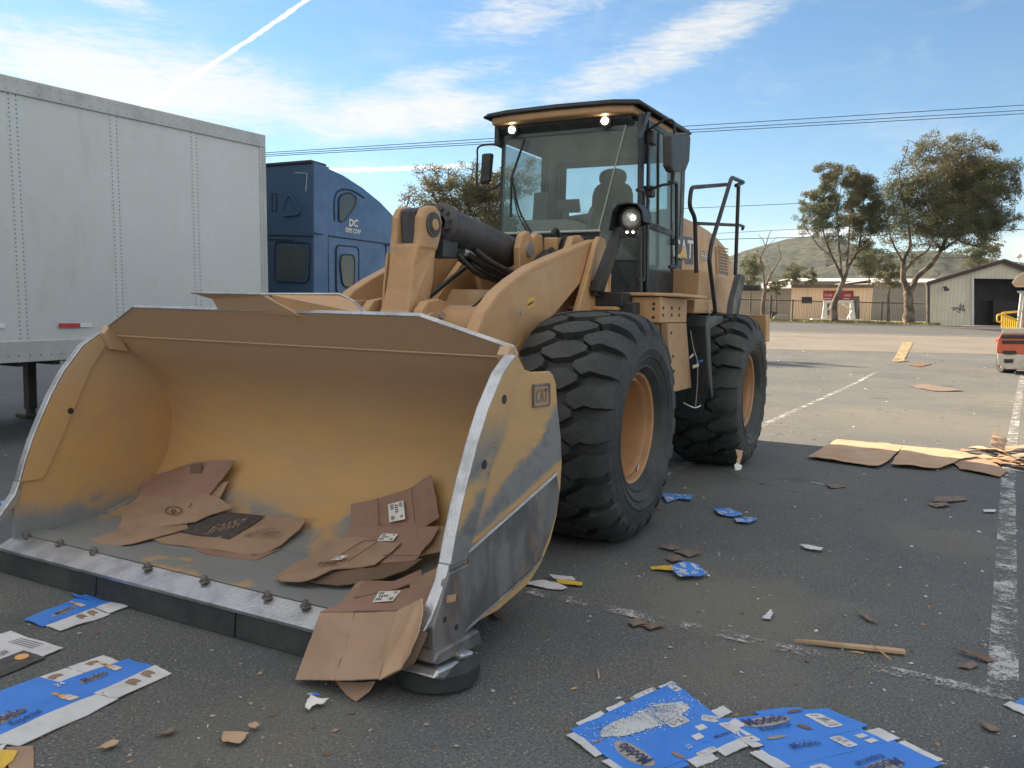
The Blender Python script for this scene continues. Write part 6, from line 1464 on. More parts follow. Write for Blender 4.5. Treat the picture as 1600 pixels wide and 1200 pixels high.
# ------------------------------------------------------------------ cardboard in the bucket
def sheet_from(P, thick, name, m, parent=None, sub=3, wav=.006, seed=0, label=None, cat=None, group=None, tear=.0022):
    """board with corners P (world points, convex-ish outline), gently warped"""
    me_ = bmesh.new(); vs = [me_.verts.new(p) for p in P]; f = me_.faces.new(vs); bmesh.ops.triangulate(me_, faces=[f])
    for _ in range(sub): bmesh.ops.subdivide_edges(me_, edges=[e for e in me_.edges if e.calc_length() > .03], cuts=1, use_grid_fill=True)
    me_.normal_update(); rr = random.Random(seed); ph = [rr.uniform(0, 6) for _ in range(4)]
    nrm = Vector((0, 0, 0))
    for f in me_.faces: nrm += f.normal*f.calc_area()
    nrm.normalize()
    if nrm.dot(Vector(_c)-Vector(P[0])) < 0: nrm = -nrm
    bv = {v for e_ in me_.edges if len(e_.link_faces) == 1 for v in e_.verts}
    for v in me_.verts:
        x_, y_ = v.co.x, v.co.y
        d_ = wav*(math.sin(x_*9+ph[0])+math.sin(y_*11+ph[1])+.6*math.sin((x_+y_)*23+ph[2])+1.6*abs(math.sin(x_*5.5+y_*3.1+ph[3]))+.8*abs(math.sin(y_*14-x_*6+ph[0])))
        if v in bv: v.co += Vector((rr.uniform(-1, 1), rr.uniform(-1, 1), 0))*tear
        v.co += nrm*d_
    V_ = [v.co.copy() for v in me_.verts]; ix = {v: i for i, v in enumerate(me_.verts)}; F_ = [tuple(ix[v] for v in f.verts) for f in me_.faces]
    B_ = [(ix[e.verts[0]], ix[e.verts[1]]) for e in me_.edges if len(e.link_faces) == 1]; me_.free(); n = len(V_)
    mb = MB(); mb.add(V_+[v-nrm*thick for v in V_], F_+[tuple(i+n for i in reversed(f)) for f in F_]+[(a, b, b+n, a+n) for a, b in B_])
    o = mb.build(name, m, parent, smooth=50)
    if label: tag(o, label, cat, group)
    return o, nrm
def card(pts, m, label, seed, lift=.05, name='cardboard', th=.006, wav=.004, group='cardboard pieces in the bucket', cat='cardboard'):
    P = []
    for q in pts:
        l = q[2] if len(q) > 2 else lift
        P.append(shell_hit(q[0], q[1], l))
    rt = thing(name, label, cat, tuple(sum(P, Vector())/len(P)), group)
    o, nr = sheet_from(P, th, 'sheet', m, rt, 3, wav, seed)
    return rt, P, nr
def decal(px, parent, m, name, fn, off=.006):
    P = [fn(x, y) for x, y in px]; n = (P[1]-P[0]).cross(P[-1]-P[0]).normalized()
    if n.dot(Vector(_c)-P[0]) < 0: n = -n
    mb = MB(); mb.prism([p+n*off for p in P], n*.0012); return mb.build(name, m, parent)
def shf(l): return lambda x, y: shell_hit(x, y, l)
def plane_of(P):
    a, b, c_ = P[0], P[1], P[2]; n = (b-a).cross(c_-a).normalized()
    def f(x, y, off=.012):
        d = Vector(ray(x, y)); t = (a-Vector(_c)).dot(n)/d.dot(n); return Vector(_c)+d*t+(n if n.dot(Vector(_c)-a) > 0 else -n)*off
    return f
def shipping_label(px, parent, f):
    P = [f(*p) for p in px]; mb = MB(); mb.add(P, [(0, 1, 2, 3)]); lb = mb.build('label', MT['label_white'], parent, recalc=False)
    mb = MB(); n = (P[1]-P[0]).cross(P[3]-P[0]).normalized(); n = n if n.dot(Vector(_c)-P[0]) > 0 else -n
    def bl(u, v): return (P[0]*(1-u)+P[1]*u)*(1-v)+(P[3]*(1-u)+P[2]*u)*v+n*.002
    for u0, u1, v0, v1 in ((.12, .35, .08, .38), (.12, .35, .72, .92), (.42, .62, .15, .62), (.70, .9, .08, .32), (.72, .88, .75, .9)):
        k = 4
        for i in range(k):
            a0 = v0+(v1-v0)*i/k; mb.add([bl(u0, a0), bl(u1, a0), bl(u1, a0+(v1-v0)/k*.5), bl(u0, a0+(v1-v0)/k*.5)], [(0, 1, 2, 3)])
    mb.build('print', MT['print_black'], lb, recalc=False)
def fold(parent, f, pts, m=None, r=.0022):
    mb = MB(); mb.tube([f(*p) for p in pts], r, 5); mb.build('fold_line', m or MT['card_dk'], parent)
CR, CD, CB, CLt = MT['card_red'], MT['card_dk'], MT['card'], MT['card_lt']
# left heap
o, P, n = card([(223, 748, .03), (258, 738, .03), (306, 722, .05), (368, 721, .09), (352, 745, .1), (326, 775, .12), (300, 800, .10), (215, 790, .06)], CR, 'pinkish cardboard sheet leaning up at the back of the left heap', 1)
f = shf(.105); decal([(298, 727), (316, 724), (316, 739), (299, 741)], o, CD, 'stamp', f)
fold(o, shf(.10), [(262, 745), (268, 775), (262, 796)])
o, P, n = card([(326, 776, .10), (342, 755, .08), (357, 752, .08), (343, 779, .08), (330, 784, .08)], CB, 'small flap sticking out behind the left heap', 2, wav=.001)
o, P, n = card([(196, 795, .08), (226, 770, .07), (320, 772, .13), (348, 782, .12), (364, 793, .12), (330, 805, .12), (305, 817, .11), (240, 826, .09), (185, 827, .08)], CB, 'tan sheet with a round printed stamp on top of the left heap', 3, wav=.003)
f = plane_of([shell_hit(200, 800, .10), shell_hit(300, 780, .14), shell_hit(240, 825, .11)])
mb = MB(); c = [(272+14*math.cos(t)*(.9), 800+6*math.sin(t)) for t in np.linspace(0, 2*math.pi, 24, endpoint=False)]; mb.tube([f(*q) for q in c], .004, 5, closed=True); mb.tube([f(262+3*math.cos(t)+10, 801+2.4*math.sin(t)) for t in np.linspace(0, 6.28, 10)], .004, 5)
mb.tube([f(296, 795), f(300, 789)], .003, 5); mb.build('stamp', CD, o)
o, P, n = card([(140, 843, .05), (205, 825, .07), (292, 818, .09), (294, 826, .09), (210, 848, .06), (148, 857, .04)], CB, 'long narrow flap jutting out at the front of the left heap', 4, wav=.002)
o, P, n = card([(238, 842, .03), (285, 822, .05), (360, 800, .06), (420, 808, .05), (479, 810, .08), (470, 825, .08), (440, 851, .05), (412, 864, .04), (380, 866, .03), (330, 858, .03), (250, 848, .025)], CB, 'flat cardboard sheet with a big black printed panel on the bucket floor', 5, wav=.002)
f = plane_of([shell_hit(285, 822, .062), shell_hit(420, 808, .066), shell_hit(380, 862, .050)])
pf = lambda x, y: f(x, y, .009)
mb = MB(); mb.add([pf(*q) for q in ((275, 832), (322, 812), (358, 802), (414, 808), (395, 822), (358, 845))], [(0, 1, 2, 3, 4, 5)]); mb.build('printed_panel', MT['print_black'], o, recalc=False)
def flat_text(body, p0, p1, hpt, m, parent, f, ext=.012, shear=0, bold=0):
    a, b, c_ = f(*p0, ext), f(*p1, ext), f(*hpt, ext); U = b-a; V_ = c_-a; L_ = U.length; mb = MB(); text_mb(mb, body, (0, 0, 0), (1, 0, 0), (0, 1, 0), 1., 0, bold=bold, shear=shear)
    x0 = min(v[0] for v in mb.v); w = max(v[0] for v in mb.v)-x0; mb2 = MB(); mb2.add([a+U*((v[0]-x0)/w)+V_*v[1] for v in mb.v], mb.f); return mb2.build('lettering', m, parent)
flat_text('fresh', (322, 838), (372, 826), (330, 828), CB, o, f); flat_text('cuts', (330, 830), (385, 816), (336, 822), CB, o, f)
flat_text('GET FRESH', (380, 841), (435, 838), (388, 834), CD, o, f); flat_text('FARM', (400, 832), (428, 830), (404, 829), CD, o, f)
fold(o, f, [(358, 845), (395, 822), (414, 808)])
o, P, n = card([(300, 856, .015), (345, 858, .02), (398, 868, .02), (440, 856, .02), (400, 875, .012), (365, 872, .012), (320, 866, .01)], CR, 'lower layer peeking out under the black printed sheet', 6, wav=.001)
# right heap
o, P, n = card([(548, 788, .05), (592, 779, .05), (643, 763, .06), (674, 742, .08), (680, 775, .10), (686, 808, .12), (660, 825, .14), (600, 829, .12), (550, 828, .08)], CR, 'upright reddish sheet with a white shipping label at the back of the right heap', 7, wav=.003)
f = plane_of([shell_hit(592, 779, .075), shell_hit(643, 763, .085), shell_hit(620, 825, .15)]); shipping_label([(608, 790), (632, 784), (635, 813), (610, 818)], o, f)
fold(o, f, [(592, 780), (594, 826)]); fold(o, f, [(644, 764), (650, 818)])
o, P, n = card([(650, 826, .20), (697, 823, .15), (694, 862, .14), (655, 868, .2)], CB, 'tan sheet edge wedged between the right heap and the side plate', 8)
o, P, n = card([(520, 862, .14), (552, 824, .16), (620, 826, .2), (688, 824, .2), (676, 845, .22), (650, 878, .2), (600, 880, .18), (560, 874, .15)], CR, 'wide reddish sheet with a small label near the top of the right heap', 9)
f = plane_of([shell_hit(552, 824, .175), shell_hit(688, 824, .215), shell_hit(600, 880, .2)]); shipping_label([(590, 848), (598, 836), (623, 837), (615, 848)], o, f)
fold(o, f, [(600, 870), (662, 871)])
o, P, n = card([(430, 900, .10), (455, 885, .12), (478, 875, .14), (515, 845, .17), (560, 842, .2), (588, 847, .22), (627, 849, .24), (610, 864, .24), (585, 880, .22), (560, 884, .2), (520, 890, .19), (490, 905, .15), (470, 912, .12), (440, 912, .09)], CB, 'long torn sheet with a ragged end lying over the right heap', 10, wav=.005)
f = plane_of([shell_hit(478, 875, .16), shell_hit(588, 847, .24), shell_hit(520, 888, .21)])
fold(o, f, [(530, 872), (568, 848), (590, 847)]); fold(o, f, [(545, 880), (592, 849)])
mb = MB()
for k in range(6): a_ = f(499+k*5, 886-k*.3, .014); b_ = f(503+k*5, 882-k*.3, .014); mb.tube([a_, b_], .005, 5)
mb.build('vent_slot', CD, o)
shipping_label([(517, 878), (530, 871), (545, 871), (533, 878)], o, f)
o, P, n = card([(484, 910, .08), (520, 893, .14), (590, 882, .16), (640, 876, .17), (660, 880, .17), (640, 892, .15), (600, 905, .12), (560, 910, .1), (530, 915, .07)], CD, 'shadowed crumpled sheet in the middle of the right heap', 11, wav=.006)
o, P, n = card([(566, 908, .11), (612, 910, .12), (658, 890, .16), (660, 905, .15), (620, 920, .11), (552, 935, .08)], CR, 'folded strip standing on edge in the right heap', 12, wav=.001)
o, P, n = card([(640, 915, .14), (660, 900, .16), (693, 885, .17), (692, 912, .13), (662, 922, .11), (641, 929, .1)], CB, 'short sheet against the side plate below the right heap', 13)
o, P, n = card([(530, 940, .035), (560, 912, .07), (640, 912, .07), (641, 930, .05), (600, 935, .045), (545, 942, .03)], CB, 'tan sheet between the folded strip and the draped cardboard', 14)
# draped sheet: the floor part and the flap hanging over the lip
rt = thing('cardboard', 'large light sheet draped over the cutting edge at the near corner', 'cardboard', (2.8, 1.2, .1), 'cardboard pieces in the bucket')
def zpt(x, y, z): return on(x, y, 2, z)
top = [zpt(500, 957, .242), zpt(535, 942, .25), zpt(600, 925, .26), zpt(690, 915, .30), zpt(690, 945, .27), zpt(665, 957, .25), zpt(621, 955, .257)]
sheet_from(top, .006, 'top_panel', CR, rt, 3, .002, 41)
f = plane_of([top[0], top[2], top[6]]); shipping_label([(582, 945), (592, 928), (627, 926), (614, 943)], rt, f)
lipz = .242
h = [zpt(500, 957, lipz), zpt(555, 957, lipz+.003), zpt(621, 955, lipz+.015)]
bt = [on(461, 1062, 0, 3.0), on(523, 1063, 0, 3.0), on(592, 1062, 0, 2.99)]
sheet_from([h[0], h[1], bt[1], bt[0]], .006, 'panel', CB, rt, 3, .0015, 42); sheet_from([h[1], h[2], bt[2], bt[1]], .006, 'panel', CB, rt, 3, .0015, 43)
r1 = [h[2], on(661, 936, 0, 2.80), on(660, 960, 0, 2.85), on(655, 985, 0, 2.90), on(643, 1012, 0, 2.94), on(640, 1022, 0, 2.95), on(625, 1045, 0, 2.96), bt[2]]
sheet_from(r1, .006, 'panel', CLt, rt, 3, .002, 44)
sheet_from([on(640, 1000, 0, 2.87), on(658, 975, 0, 2.84), on(668, 990, 0, 2.82), on(648, 1035, 0, 2.86), on(600, 1062, 0, 2.9), on(620, 1040, 0, 2.9)], .006, 'inner_panel', CD, rt, 2, .001, 45)
o, _n = sheet_from([on(524, 1064, 0, 2.93), on(540, 1085, 0, 2.97), on(556, 1096, 0, 3.0), on(575, 1080, 0, 2.96), on(586, 1064, 0, 2.92), on(566, 1066, 0, 2.92), on(548, 1083, 0, 2.96), on(533, 1066, 0, 2.93)], .006, 'torn_tab', CB, rt, 2, .001, 46)

# ------------------------------------------------------------------ flattened cartons on the asphalt
def quadmap(c4, z):
    P = [on(x, y, 2, z) for x, y in c4]     # (0,0),(1,0),(1,1),(0,1)
    def f(u, v, dz=0.): 
        p = (P[0]*(1-u)+P[1]*u)*(1-v)+(P[3]*(1-u)+P[2]*u)*v; h = .004*(1+math.sin(u*9+c4[0][0])*math.sin(v*7+c4[0][1]))+.012*max(0, abs(u-.5)*2-.75)**1.5*(1+math.sin(v*11+c4[0][0]))+.010*max(0, abs(v-.5)*2-.75)**1.5*(1+math.sin(u*13+c4[1][0])); return Vector((p.x, p.y, p.z+dz+h))
    return f
def carton(name, label, cells, texts, f, seed=0, group='flattened drink cartons on the asphalt', marks=()):
    """cells: (u0,v0,u1,v1,material); each panel is its own slightly lifted piece of one folded-out board"""
    rr = random.Random(seed); c = f(.5, .5); o = thing(name, label, 'carton', (c.x, c.y, 0), group)
    for (u0, v0, u1, v1, m) in cells:
        mb = MB(); k = 6; vs = []
        a = [rr.uniform(0, 6) for _ in range(3)]; e = rr.uniform(.0008, .0022)
        for i in range(k+1):
            for j in range(k+1):
                u = u0+(u1-u0)*i/k; v = v0+(v1-v0)*j/k; ju = rr.uniform(-.004, .004) if i in (0, k) else 0; jv = rr.uniform(-.004, .004) if j in (0, k) else 0
                p = f(u+ju, v+jv, e+.0006*math.sin(u*17+a[0])*math.sin(v*13+a[1])); vs.append(p)
        n_ = (k+1)**2; top_ = [(i*(k+1)+j, (i+1)*(k+1)+j, (i+1)*(k+1)+j+1, i*(k+1)+j+1) for i in range(k) for j in range(k)]
        bot = [Vector((p.x, p.y, max(.001, p.z-.0035))) for p in vs]; ed = [(i, i+1) for i in range(k)]
        ring_ = [j for j in range(k+1)]+[i*(k+1)+k for i in range(1, k+1)]+[k*(k+1)+j for j in range(k-1, -1, -1)]+[i*(k+1) for i in range(k-1, 0, -1)]
        fs = top_+[(ring_[q], ring_[(q+1) % len(ring_)], ring_[(q+1) % len(ring_)]+n_, ring_[q]+n_) for q in range(len(ring_))]
        mb.add(vs+bot, fs); mb.build('panel', m, o, smooth=50)
    for (body, u, v, h, w, m, ang, sh) in texts:
        mb = MB(); text_mb(mb, body, (0, 0, 0), (1, 0, 0), (0, 1, 0), 1., 0, bold=.01, shear=sh); x0 = min(q[0] for q in mb.v); w0 = max(q[0] for q in mb.v)-x0; ca, sa = math.cos(ang), math.sin(ang)
        P = []
        for q in mb.v:
            x = (q[0]-x0)/w0*w; y = q[1]*h; P.append(f(u+x*ca-y*sa*f.asp if hasattr(f, 'asp') else u+x*ca-y*sa, v+x*sa+y*ca, .0085))
        mb2 = MB(); mb2.add(P, mb.f); mb2.build('lettering', m, o, recalc=False)
    for nm, poly, m, dz in marks:
        mb = MB(); mb.add([f(u, v, dz) for u, v in poly], [tuple(range(len(poly)))]); mb.build(nm, m, o, recalc=False)
    return o
BL_, WH, BR_, GO, GY, NV_ = MT['carton_blue'], MT['carton_white'], MT['carton_brown'], MT['carton_gold'], MT['carton_grey'], MT['print_navy']
def ell(u, v, ru, rv, n=18, rot=0): return [(u+ru*math.cos(t)*math.cos(rot)-rv*math.sin(t)*math.sin(rot), v+ru*math.cos(t)*math.sin(rot)+rv*math.sin(t)*math.cos(rot)) for t in [2*math.pi*k/n for k in range(n)]]
def bottle(u, v, du, dv, w):
    """brown/gold bottle picture from base (u,v) along (du,dv)"""
    L_ = math.hypot(du, dv); a, b = du/L_, dv/L_; k = .55
    def q(t, s): return (u+du*t-b*s*w*k, v+dv*t+a*s*w)
    return [('bottle_print', [q(0, -1), q(.45, -1), q(.6, -.55), q(1, -.4), q(1, .4), q(.6, .55), q(.45, 1), q(0, 1)], GO, .0038), ('bottle_print', [q(.06, -1), q(.26, -1), q(.26, 1), q(.06, 1)], WH, .0042), ('bottle_print', [q(.33, -.98), q(.42, -.98), q(.42, .98), q(.33, .98)], WH, .0042), ('bottle_print', [q(.68, -.5), q(.8, -.48), q(.8, .48), q(.68, .5)], BR_, .0042)]
def canp(u, v, lu, lv, w, k=1.):
    L_ = math.hypot(lu, lv); a, b = lu/L_, lv/L_
    def q(t, s): return (u+lu*t-b*s*w*k, v+lv*t+a*s*w)
    o = [('can_print', [q(-.5, -.7), q(-.42, -1), q(.42, -1), q(.5, -.7), q(.5, .7), q(.42, 1), q(-.42, 1), q(-.5, .7)], WH, .0034)]
    rr = random.Random(int(u*1000+v*77))
    for t in np.linspace(-.38, .34, 7):
        h = rr.uniform(.02, .055); s0, s1 = sorted((rr.uniform(-.85, .1), rr.uniform(0, .85))); o.append(('can_print', [q(t, s0), q(t+h, s0), q(t+h, s1), q(t, s1)], rr.choice((GY, GY, NV_, BR_)), .0052))
    return o
def cutout(u, v, su, sv): return [('slot', [(u-su, v-sv), (u-su*.3, v-sv), (u-su*.3, v-sv*.4), (u+su, v-sv*.7), (u+su, v+sv*.6), (u+su*.2, v+sv), (u-su, v+sv*.7)], BR_, .0034)]
# A: long carton lower left.  u runs away to the upper right, v from front edge (white) to the back
fA = quadmap([(30, 1168), (270, 1054), (180, 1018), (-170, 1136)], .004)
mk = bottle(.50, .30, 0, .26, .05)+bottle(.86, .52, .0, .30, .04)+cutout(.80, .18, .03, .08)+cutout(.91, .20, .03, .08)+cutout(.64, .86, .03, .05)+cutout(.84, .88, .03, .05)
mk += [('banner', ell(.18, .46, .13, .07, rot=.05), GY, .0034), ('banner', ell(.72, .55, .08, .045, rot=.05), GY, .0034), ('banner', ell(.205, .79, .13, .07), GY, .0034)]
carton('carton', 'long blue and white beer carton opened flat at the lower left corner', [(0, 0, .60, .26, WH), (.605, .02, 1, .30, WH), (0, .26, .60, .97, BL_), (.60, .30, .985, .72, BL_), (.50, .72, .735, .97, WH), (.74, .72, .93, .98, WH)],
       [('Modelo', .08, .40, .13, .22, NV_, 0, .1), ('Especial', .16, .29, .07, .16, NV_, 0, .25), ('Modelo', .66, .51, .09, .13, NV_, 0, .1), ('Modelo', .26, .86, .11, .20, NV_, math.pi, .1), ('24', .55, .62, .06, .05, WH, 0, .2)], fA, 1, marks=mk)
# B: smaller carton beside the bucket edge
fB = quadmap([(94, 987), (206, 950), (140, 925), (40, 966)], .004)
mk = bottle(.62, .55, .0, .35, .07)+cutout(.42, .26, .05, .10)+cutout(.58, .26, .05, .10)+[('banner', ell(.38, .66, .18, .07), GY, .0034)]
carton('carton', 'small blue and white carton flattened against the rubber strip of the bucket', [(0, 0, .68, .40, WH), (.70, .05, 1, .42, WH), (-.05, .40, .95, .95, BL_)], [('Modelo', .26, .62, .10, .26, NV_, 0, .1)], fB, 2, marks=mk)
mb = MB(); P = [on(112, 927, 2, .012), on(140, 934, 2, .006), on(150, 940, 2, .006), on(118, 932, 2, .02)]; sheet_from(P, .003, 'carton_flap', BL_, None, 1, .001, 3, 'blue torn carton flap lying behind the small carton by the bucket edge', 'carton')
# C: white and black carton at the left edge
fC = quadmap([(-60, 1084), (100, 1017), (12, 989), (-170, 1040)], .004)
mk = [('sun_print', ell(.70, .22, .06, .07), GO, .0038), ('sun_print', ell(.40, .17, .03, .05), GO, .0038), ('panel_print', [(.35, .62), (.62, .62), (.62, .80), (.35, .80)], MT['print_black'], .0034), ('stripe_print', [(.2, .56), (.55, .56), (.55, .585), (.2, .585)], MT['fk_red'], .0036)]
for k in range(4): mk.append(('rule_print', [(.86+.035*k, .30), (.868+.035*k, .30), (.868+.035*k, .72), (.86+.035*k, .72)], MT['print_black'], .0036))
carton('carton', 'white and black printed carton lying at the left edge of the picture', [(0, 0, .80, .36, MT['print_black']), (0, .36, .80, 1, WH), (.80, .05, 1.02, .98, WH)],
       [('Corona', .36, .42, .10, .34, MT['print_black'], 0, 0), ('Extra', .50, .385, .04, .14, MT['print_black'], 0, 0)], fC, 4, marks=mk)
# D: blue carton with spilled salt, bottom middle
fD = quadmap([(1000, 1215), (896, 1134), (1052, 1066), (1158, 1158)], .004)   # u goes up-left, v to the right
fD2 = quadmap([(885, 1138), (1010, 1230), (1185, 1162), (1050, 1062)], .004)
r8 = random.Random(8)
spill = [(.20+.30*t+.04*math.sin(t*31), .12+.78*t+.05*math.sin(t*47)) for t in np.linspace(0, 1, 26)]+[(.42+.22*t+.05*math.sin(t*37), .82-.62*(1-t)*1.05+.05*math.cos(t*29)) for t in np.linspace(1, 0, 26)]
spill = []
for k in range(60):
    t = 2*math.pi*k/60; a_, b_ = .135*(1+.12*math.sin(5*t)+r8.uniform(-.08, .08)), .40*(1+.06*math.sin(3*t)+r8.uniform(-.05, .05)); u_, v_ = a_*math.cos(t), b_*math.sin(t); spill.append((.33+u_*.96+v_*.10, .50+v_*.95-u_*.1))
mk = [('salt_spill', spill, MT['salt'], .0055), ('banner', ell(.63, .165, .21, .075, rot=.05), GY, .0034), ('panel_print', [(.70, .62), (.76, .62), (.76, .70), (.70, .70)], WH, .0034), ('panel_print', [(.62, .72), (.68, .72), (.68, .80), (.62, .80)], WH, .0034), ('slot', ell(.34, .06, .012, .06, 8), BR_, .0036), ('slot', ell(.83, .40, .06, .02, 8, .3), BR_, .0036)]+canp(.50, .66, .0, .17, .045)+canp(.60, .90, .10, .10, .04)+canp(.90, .60, .0, .16, .03)+canp(.03, .68, .0, .18, .025)+canp(.12, .93, .12, .0, .03)
carton('carton', 'blue beer carton with pale salt spilled over it at the bottom middle', [(.05, .0, .90, .97, BL_), (.0, .08, .06, .30, WH), (.0, .34, .05, .50, WH), (.0, .56, .06, .80, GY), (.02, .84, .08, .98, WH), (.10, -.06, .48, .0, WH), (.56, -.05, .94, .01, WH), (.90, .10, .96, .40, BL_), (.90, .42, 1.0, .62, WH), (.90, .68, 1.0, .9, WH), (.52, .97, .62, 1.1, WH), (.70, .95, .80, 1.06, WH)],
       [('Modelo', .78, .22, .10, .30, NV_, math.pi+.1, .1), ('12', .18, .62, .04, .04, WH, 0, 0), ('12', .78, .50, .04, .04, WH, 0, 0)], fD2, 5, marks=mk)
sg_ = [o for o in bpy.data.objects if o.type == 'EMPTY' and 'salt' in o.get('label', '')][0]
mb = MB(); r7 = np.random.default_rng(4)
for k in range(1500):
    t = r7.uniform(0, 6.28); q = r7.normal(0, 1)*.5; a_ = .16*min(1.5, abs(q)+.25)*math.cos(t); b_ = .44*min(1.35, abs(q)+.25)*math.sin(t)
    p = fD2(.33+a_*.96+b_*.10, .50+b_*.95-a_*.1, .0058); z_ = r7.uniform(.001, .0035); h_ = r7.uniform(0, 3)
    mb.add([p+Vector((z_*math.cos(h_), z_*math.sin(h_), 0)), p+Vector((z_*math.cos(h_+2.1), z_*math.sin(h_+2.1), 0)), p+Vector((z_*math.cos(h_+4.2), z_*math.sin(h_+4.2), 0)), p+Vector((0, 0, z_))], [(0, 1, 3), (1, 2, 3), (2, 0, 3)], int(r7.uniform() < .3))
tag(mb.build('salt_grain', [MT['label_white'], MT['print_black']], sg_, recalc=False), kind='stuff')
# E: big blue carton right of it, running off the bottom
fE = quadmap([(1120, 1142), (1290, 1250), (1460, 1190), (1190, 1098)], .005)
fE = quadmap([(1100, 1128), (1330, 1262), (1480, 1196), (1290, 1108)], .005)
mk = [('banner', ell(.10, .40, .06, .20), GY, .0034), ('panel_print', [(.44, .80), (.49, .80), (.49, .88), (.44, .88)], WH, .0034), ('panel_print', [(.52, .80), (.57, .80), (.57, .88), (.52, .88)], WH, .0034), ('banner', ell(.83, .57, .06, .2), GY, .0034), ('slot', ell(.24, .58, .05, .03, 7, .6), CD, .0038), ('slot', ell(.02, .72, .02, .08, 9, .2), CD, .0038), ('banner', ell(.30, .28, .02, .08), GY, .0034)]+canp(.19, .80, .22, .0, .07)+canp(.18, .10, .26, .0, .05)+canp(.48, .66, .15, .0, .05)+canp(.76, .20, .24, .0, .07)
carton('carton', 'widest blue beer carton lying open at the bottom edge right of the salty one', [(.0, .10, .38, .95, BL_), (-.05, .45, .02, .82, BL_), (.382, .04, .60, .93, BL_), (.602, .02, .98, .98, BL_), (.06, .02, .36, .10, WH), (.40, -.06, .60, .04, WH), (.64, -.08, .92, .02, WH), (.42, .93, .60, 1.05, WH), (.64, .98, .94, 1.04, WH), (.0, .95, .36, 1.02, BL_)],
       [('Modelo', .13, .24, .09, .32, NV_, math.pi/2-.0, .1), ('Especial', .21, .26, .05, .26, NV_, math.pi/2, .2), ('Modelo', .47, .24, .06, .24, NV_, math.pi/2, .1), ('Especial', .72, .70, .05, .26, NV_, -math.pi/2, .2), ('Modelo', .79, .74, .09, .34, NV_, -math.pi/2, .1)], fE, 6, marks=mk)
# the connecting blue flap between D and E
fF = quadmap([(1100, 1164), (1160, 1150), (1128, 1128), (1075, 1148)], .003); carton('carton', 'small blue carton end caught between the two large blue cartons', [(0, 0, 1, 1, BL_)], [('Modelo', .35, .1, .14, .5, NV_, .2, .1)], fF, 7)
# G: corner of a carton at the right edge
fG = quadmap([(1568, 1103), (1600, 1118), (1630, 1100), (1592, 1092)], .004); carton('carton', 'torn blue and white carton corner at the right edge of the picture', [(0, 0, 1, .45, WH), (.1, .45, 1, 1, BL_)], [], fG, 8)
# yellow box and brown board bottom left
P = [on(-30, 1195, 2, .01), on(2, 1172, 2, .01), on(27, 1174, 2, .01), on(20, 1188, 2, .01), on(-10, 1215, 2, .01)]; o, _n = sheet_from(P, .004, 'carton', MT['carton_yellow'], None, 2, .001, 9, 'yellow carton corner at the very bottom left', 'carton')
P = [on(10, 1168, 2, .004), on(52, 1166, 2, .004), on(53, 1215, 2, .004), on(15, 1215, 2, .004)]; sheet_from(P, .004, 'cardboard', MT['card'], None, 2, .001, 10, 'brown board under the yellow carton at the bottom left', 'cardboard')
P = [on(-10, 1168, 2, .01), on(10, 1163, 2, .012), on(4, 1171, 2, .01), on(-10, 1178, 2, .01)]; sheet_from(P, .003, 'paper', MT['carton_white'], None, 1, .001, 11, 'white paper corner above the yellow carton', 'paper')

# ------------------------------------------------------------------ cardboard sheets and scraps across the lot
def gsheet(pts, z, m, label, seed, name='cardboard', cat='cardboard', th=.006, wav=.004, group=None, lifts=None):
    P = []
    for i, q in enumerate(pts):
        zz = z+(lifts[i] if lifts else 0); p = gnd(*q); P.append(on(q[0], q[1], 2, p.z+zz) if q[1] > 560 else Vector((p.x, p.y, p.z+zz)))
    o, n = sheet_from(P, th, name, m, None, 3, wav, seed, label, cat, group, tear=.003 if z > .019 else .006); return o
gsheet([(1262, 714), (1308, 687), (1388, 693), (1412, 697), (1386, 722), (1372, 729)], .03, CLt, 'left half of the large cardboard on the shadow line of the lot', 51, wav=.004)
gsheet([(1392, 725), (1412, 697), (1478, 701), (1530, 714), (1500, 718), (1485, 726), (1462, 731)], .04, CLt, 'right half of the large cardboard on the shadow line of the lot', 52, wav=.005)
gsheet([(1485, 718), (1530, 712), (1576, 736), (1562, 745), (1500, 733)], .02, CB, 'grey brown board beside the pile of torn card strips', 53)
r9 = random.Random(9)
pile = [((1500, 706), (1545, 712), .03), ((1520, 700), (1575, 722), .03), ((1540, 722), (1625, 742), .04), ((1555, 728), (1620, 712), .04), ((1530, 716), (1600, 736), .03), ((1570, 705), (1625, 700), .05), ((1560, 716), (1625, 724), .05), ((1590, 730), (1630, 738), .04), ((1545, 704), (1600, 712), .05)]
names = ['thin curled', 'long pale', 'longest', 'crossing', 'flat', 'upper right', 'wide creased', 'rightmost', 'small raised']
for k, ((x0, y0), (x1, y1), w) in enumerate(pile):
    a, b = gnd(x0, y0), gnd(x1, y1); d = (b-a).normalized(); s_ = Vector((-d.y, d.x, 0))*w*1.6; z0, z1 = r9.uniform(.02, .05), r9.uniform(.05, .13)
    P = [a+s_+Vector((0, 0, z0)), a-s_+Vector((0, 0, z0*.4)), b-s_*.8+Vector((0, 0, z1)), b+s_*.8+Vector((0, 0, z1*.7))]
    sheet_from(P, .005, 'card_strip', CLt if k % 2 else CB, None, 3, .006, 60+k, names[k]+' card strip in the torn pile at the right edge', 'cardboard', 'torn card strips piled at the right edge')
P = [gnd(1548, 700), gnd(1570, 704), gnd(1566, 716), gnd(1544, 715)]; P = [p+Vector((0, 0, z)) for p, z in zip(P, (.16, .10, .04, .12))]; sheet_from(P, .006, 'cardboard', CB, None, 3, .015, 75, 'crumpled upstanding board on the torn pile', 'cardboard')
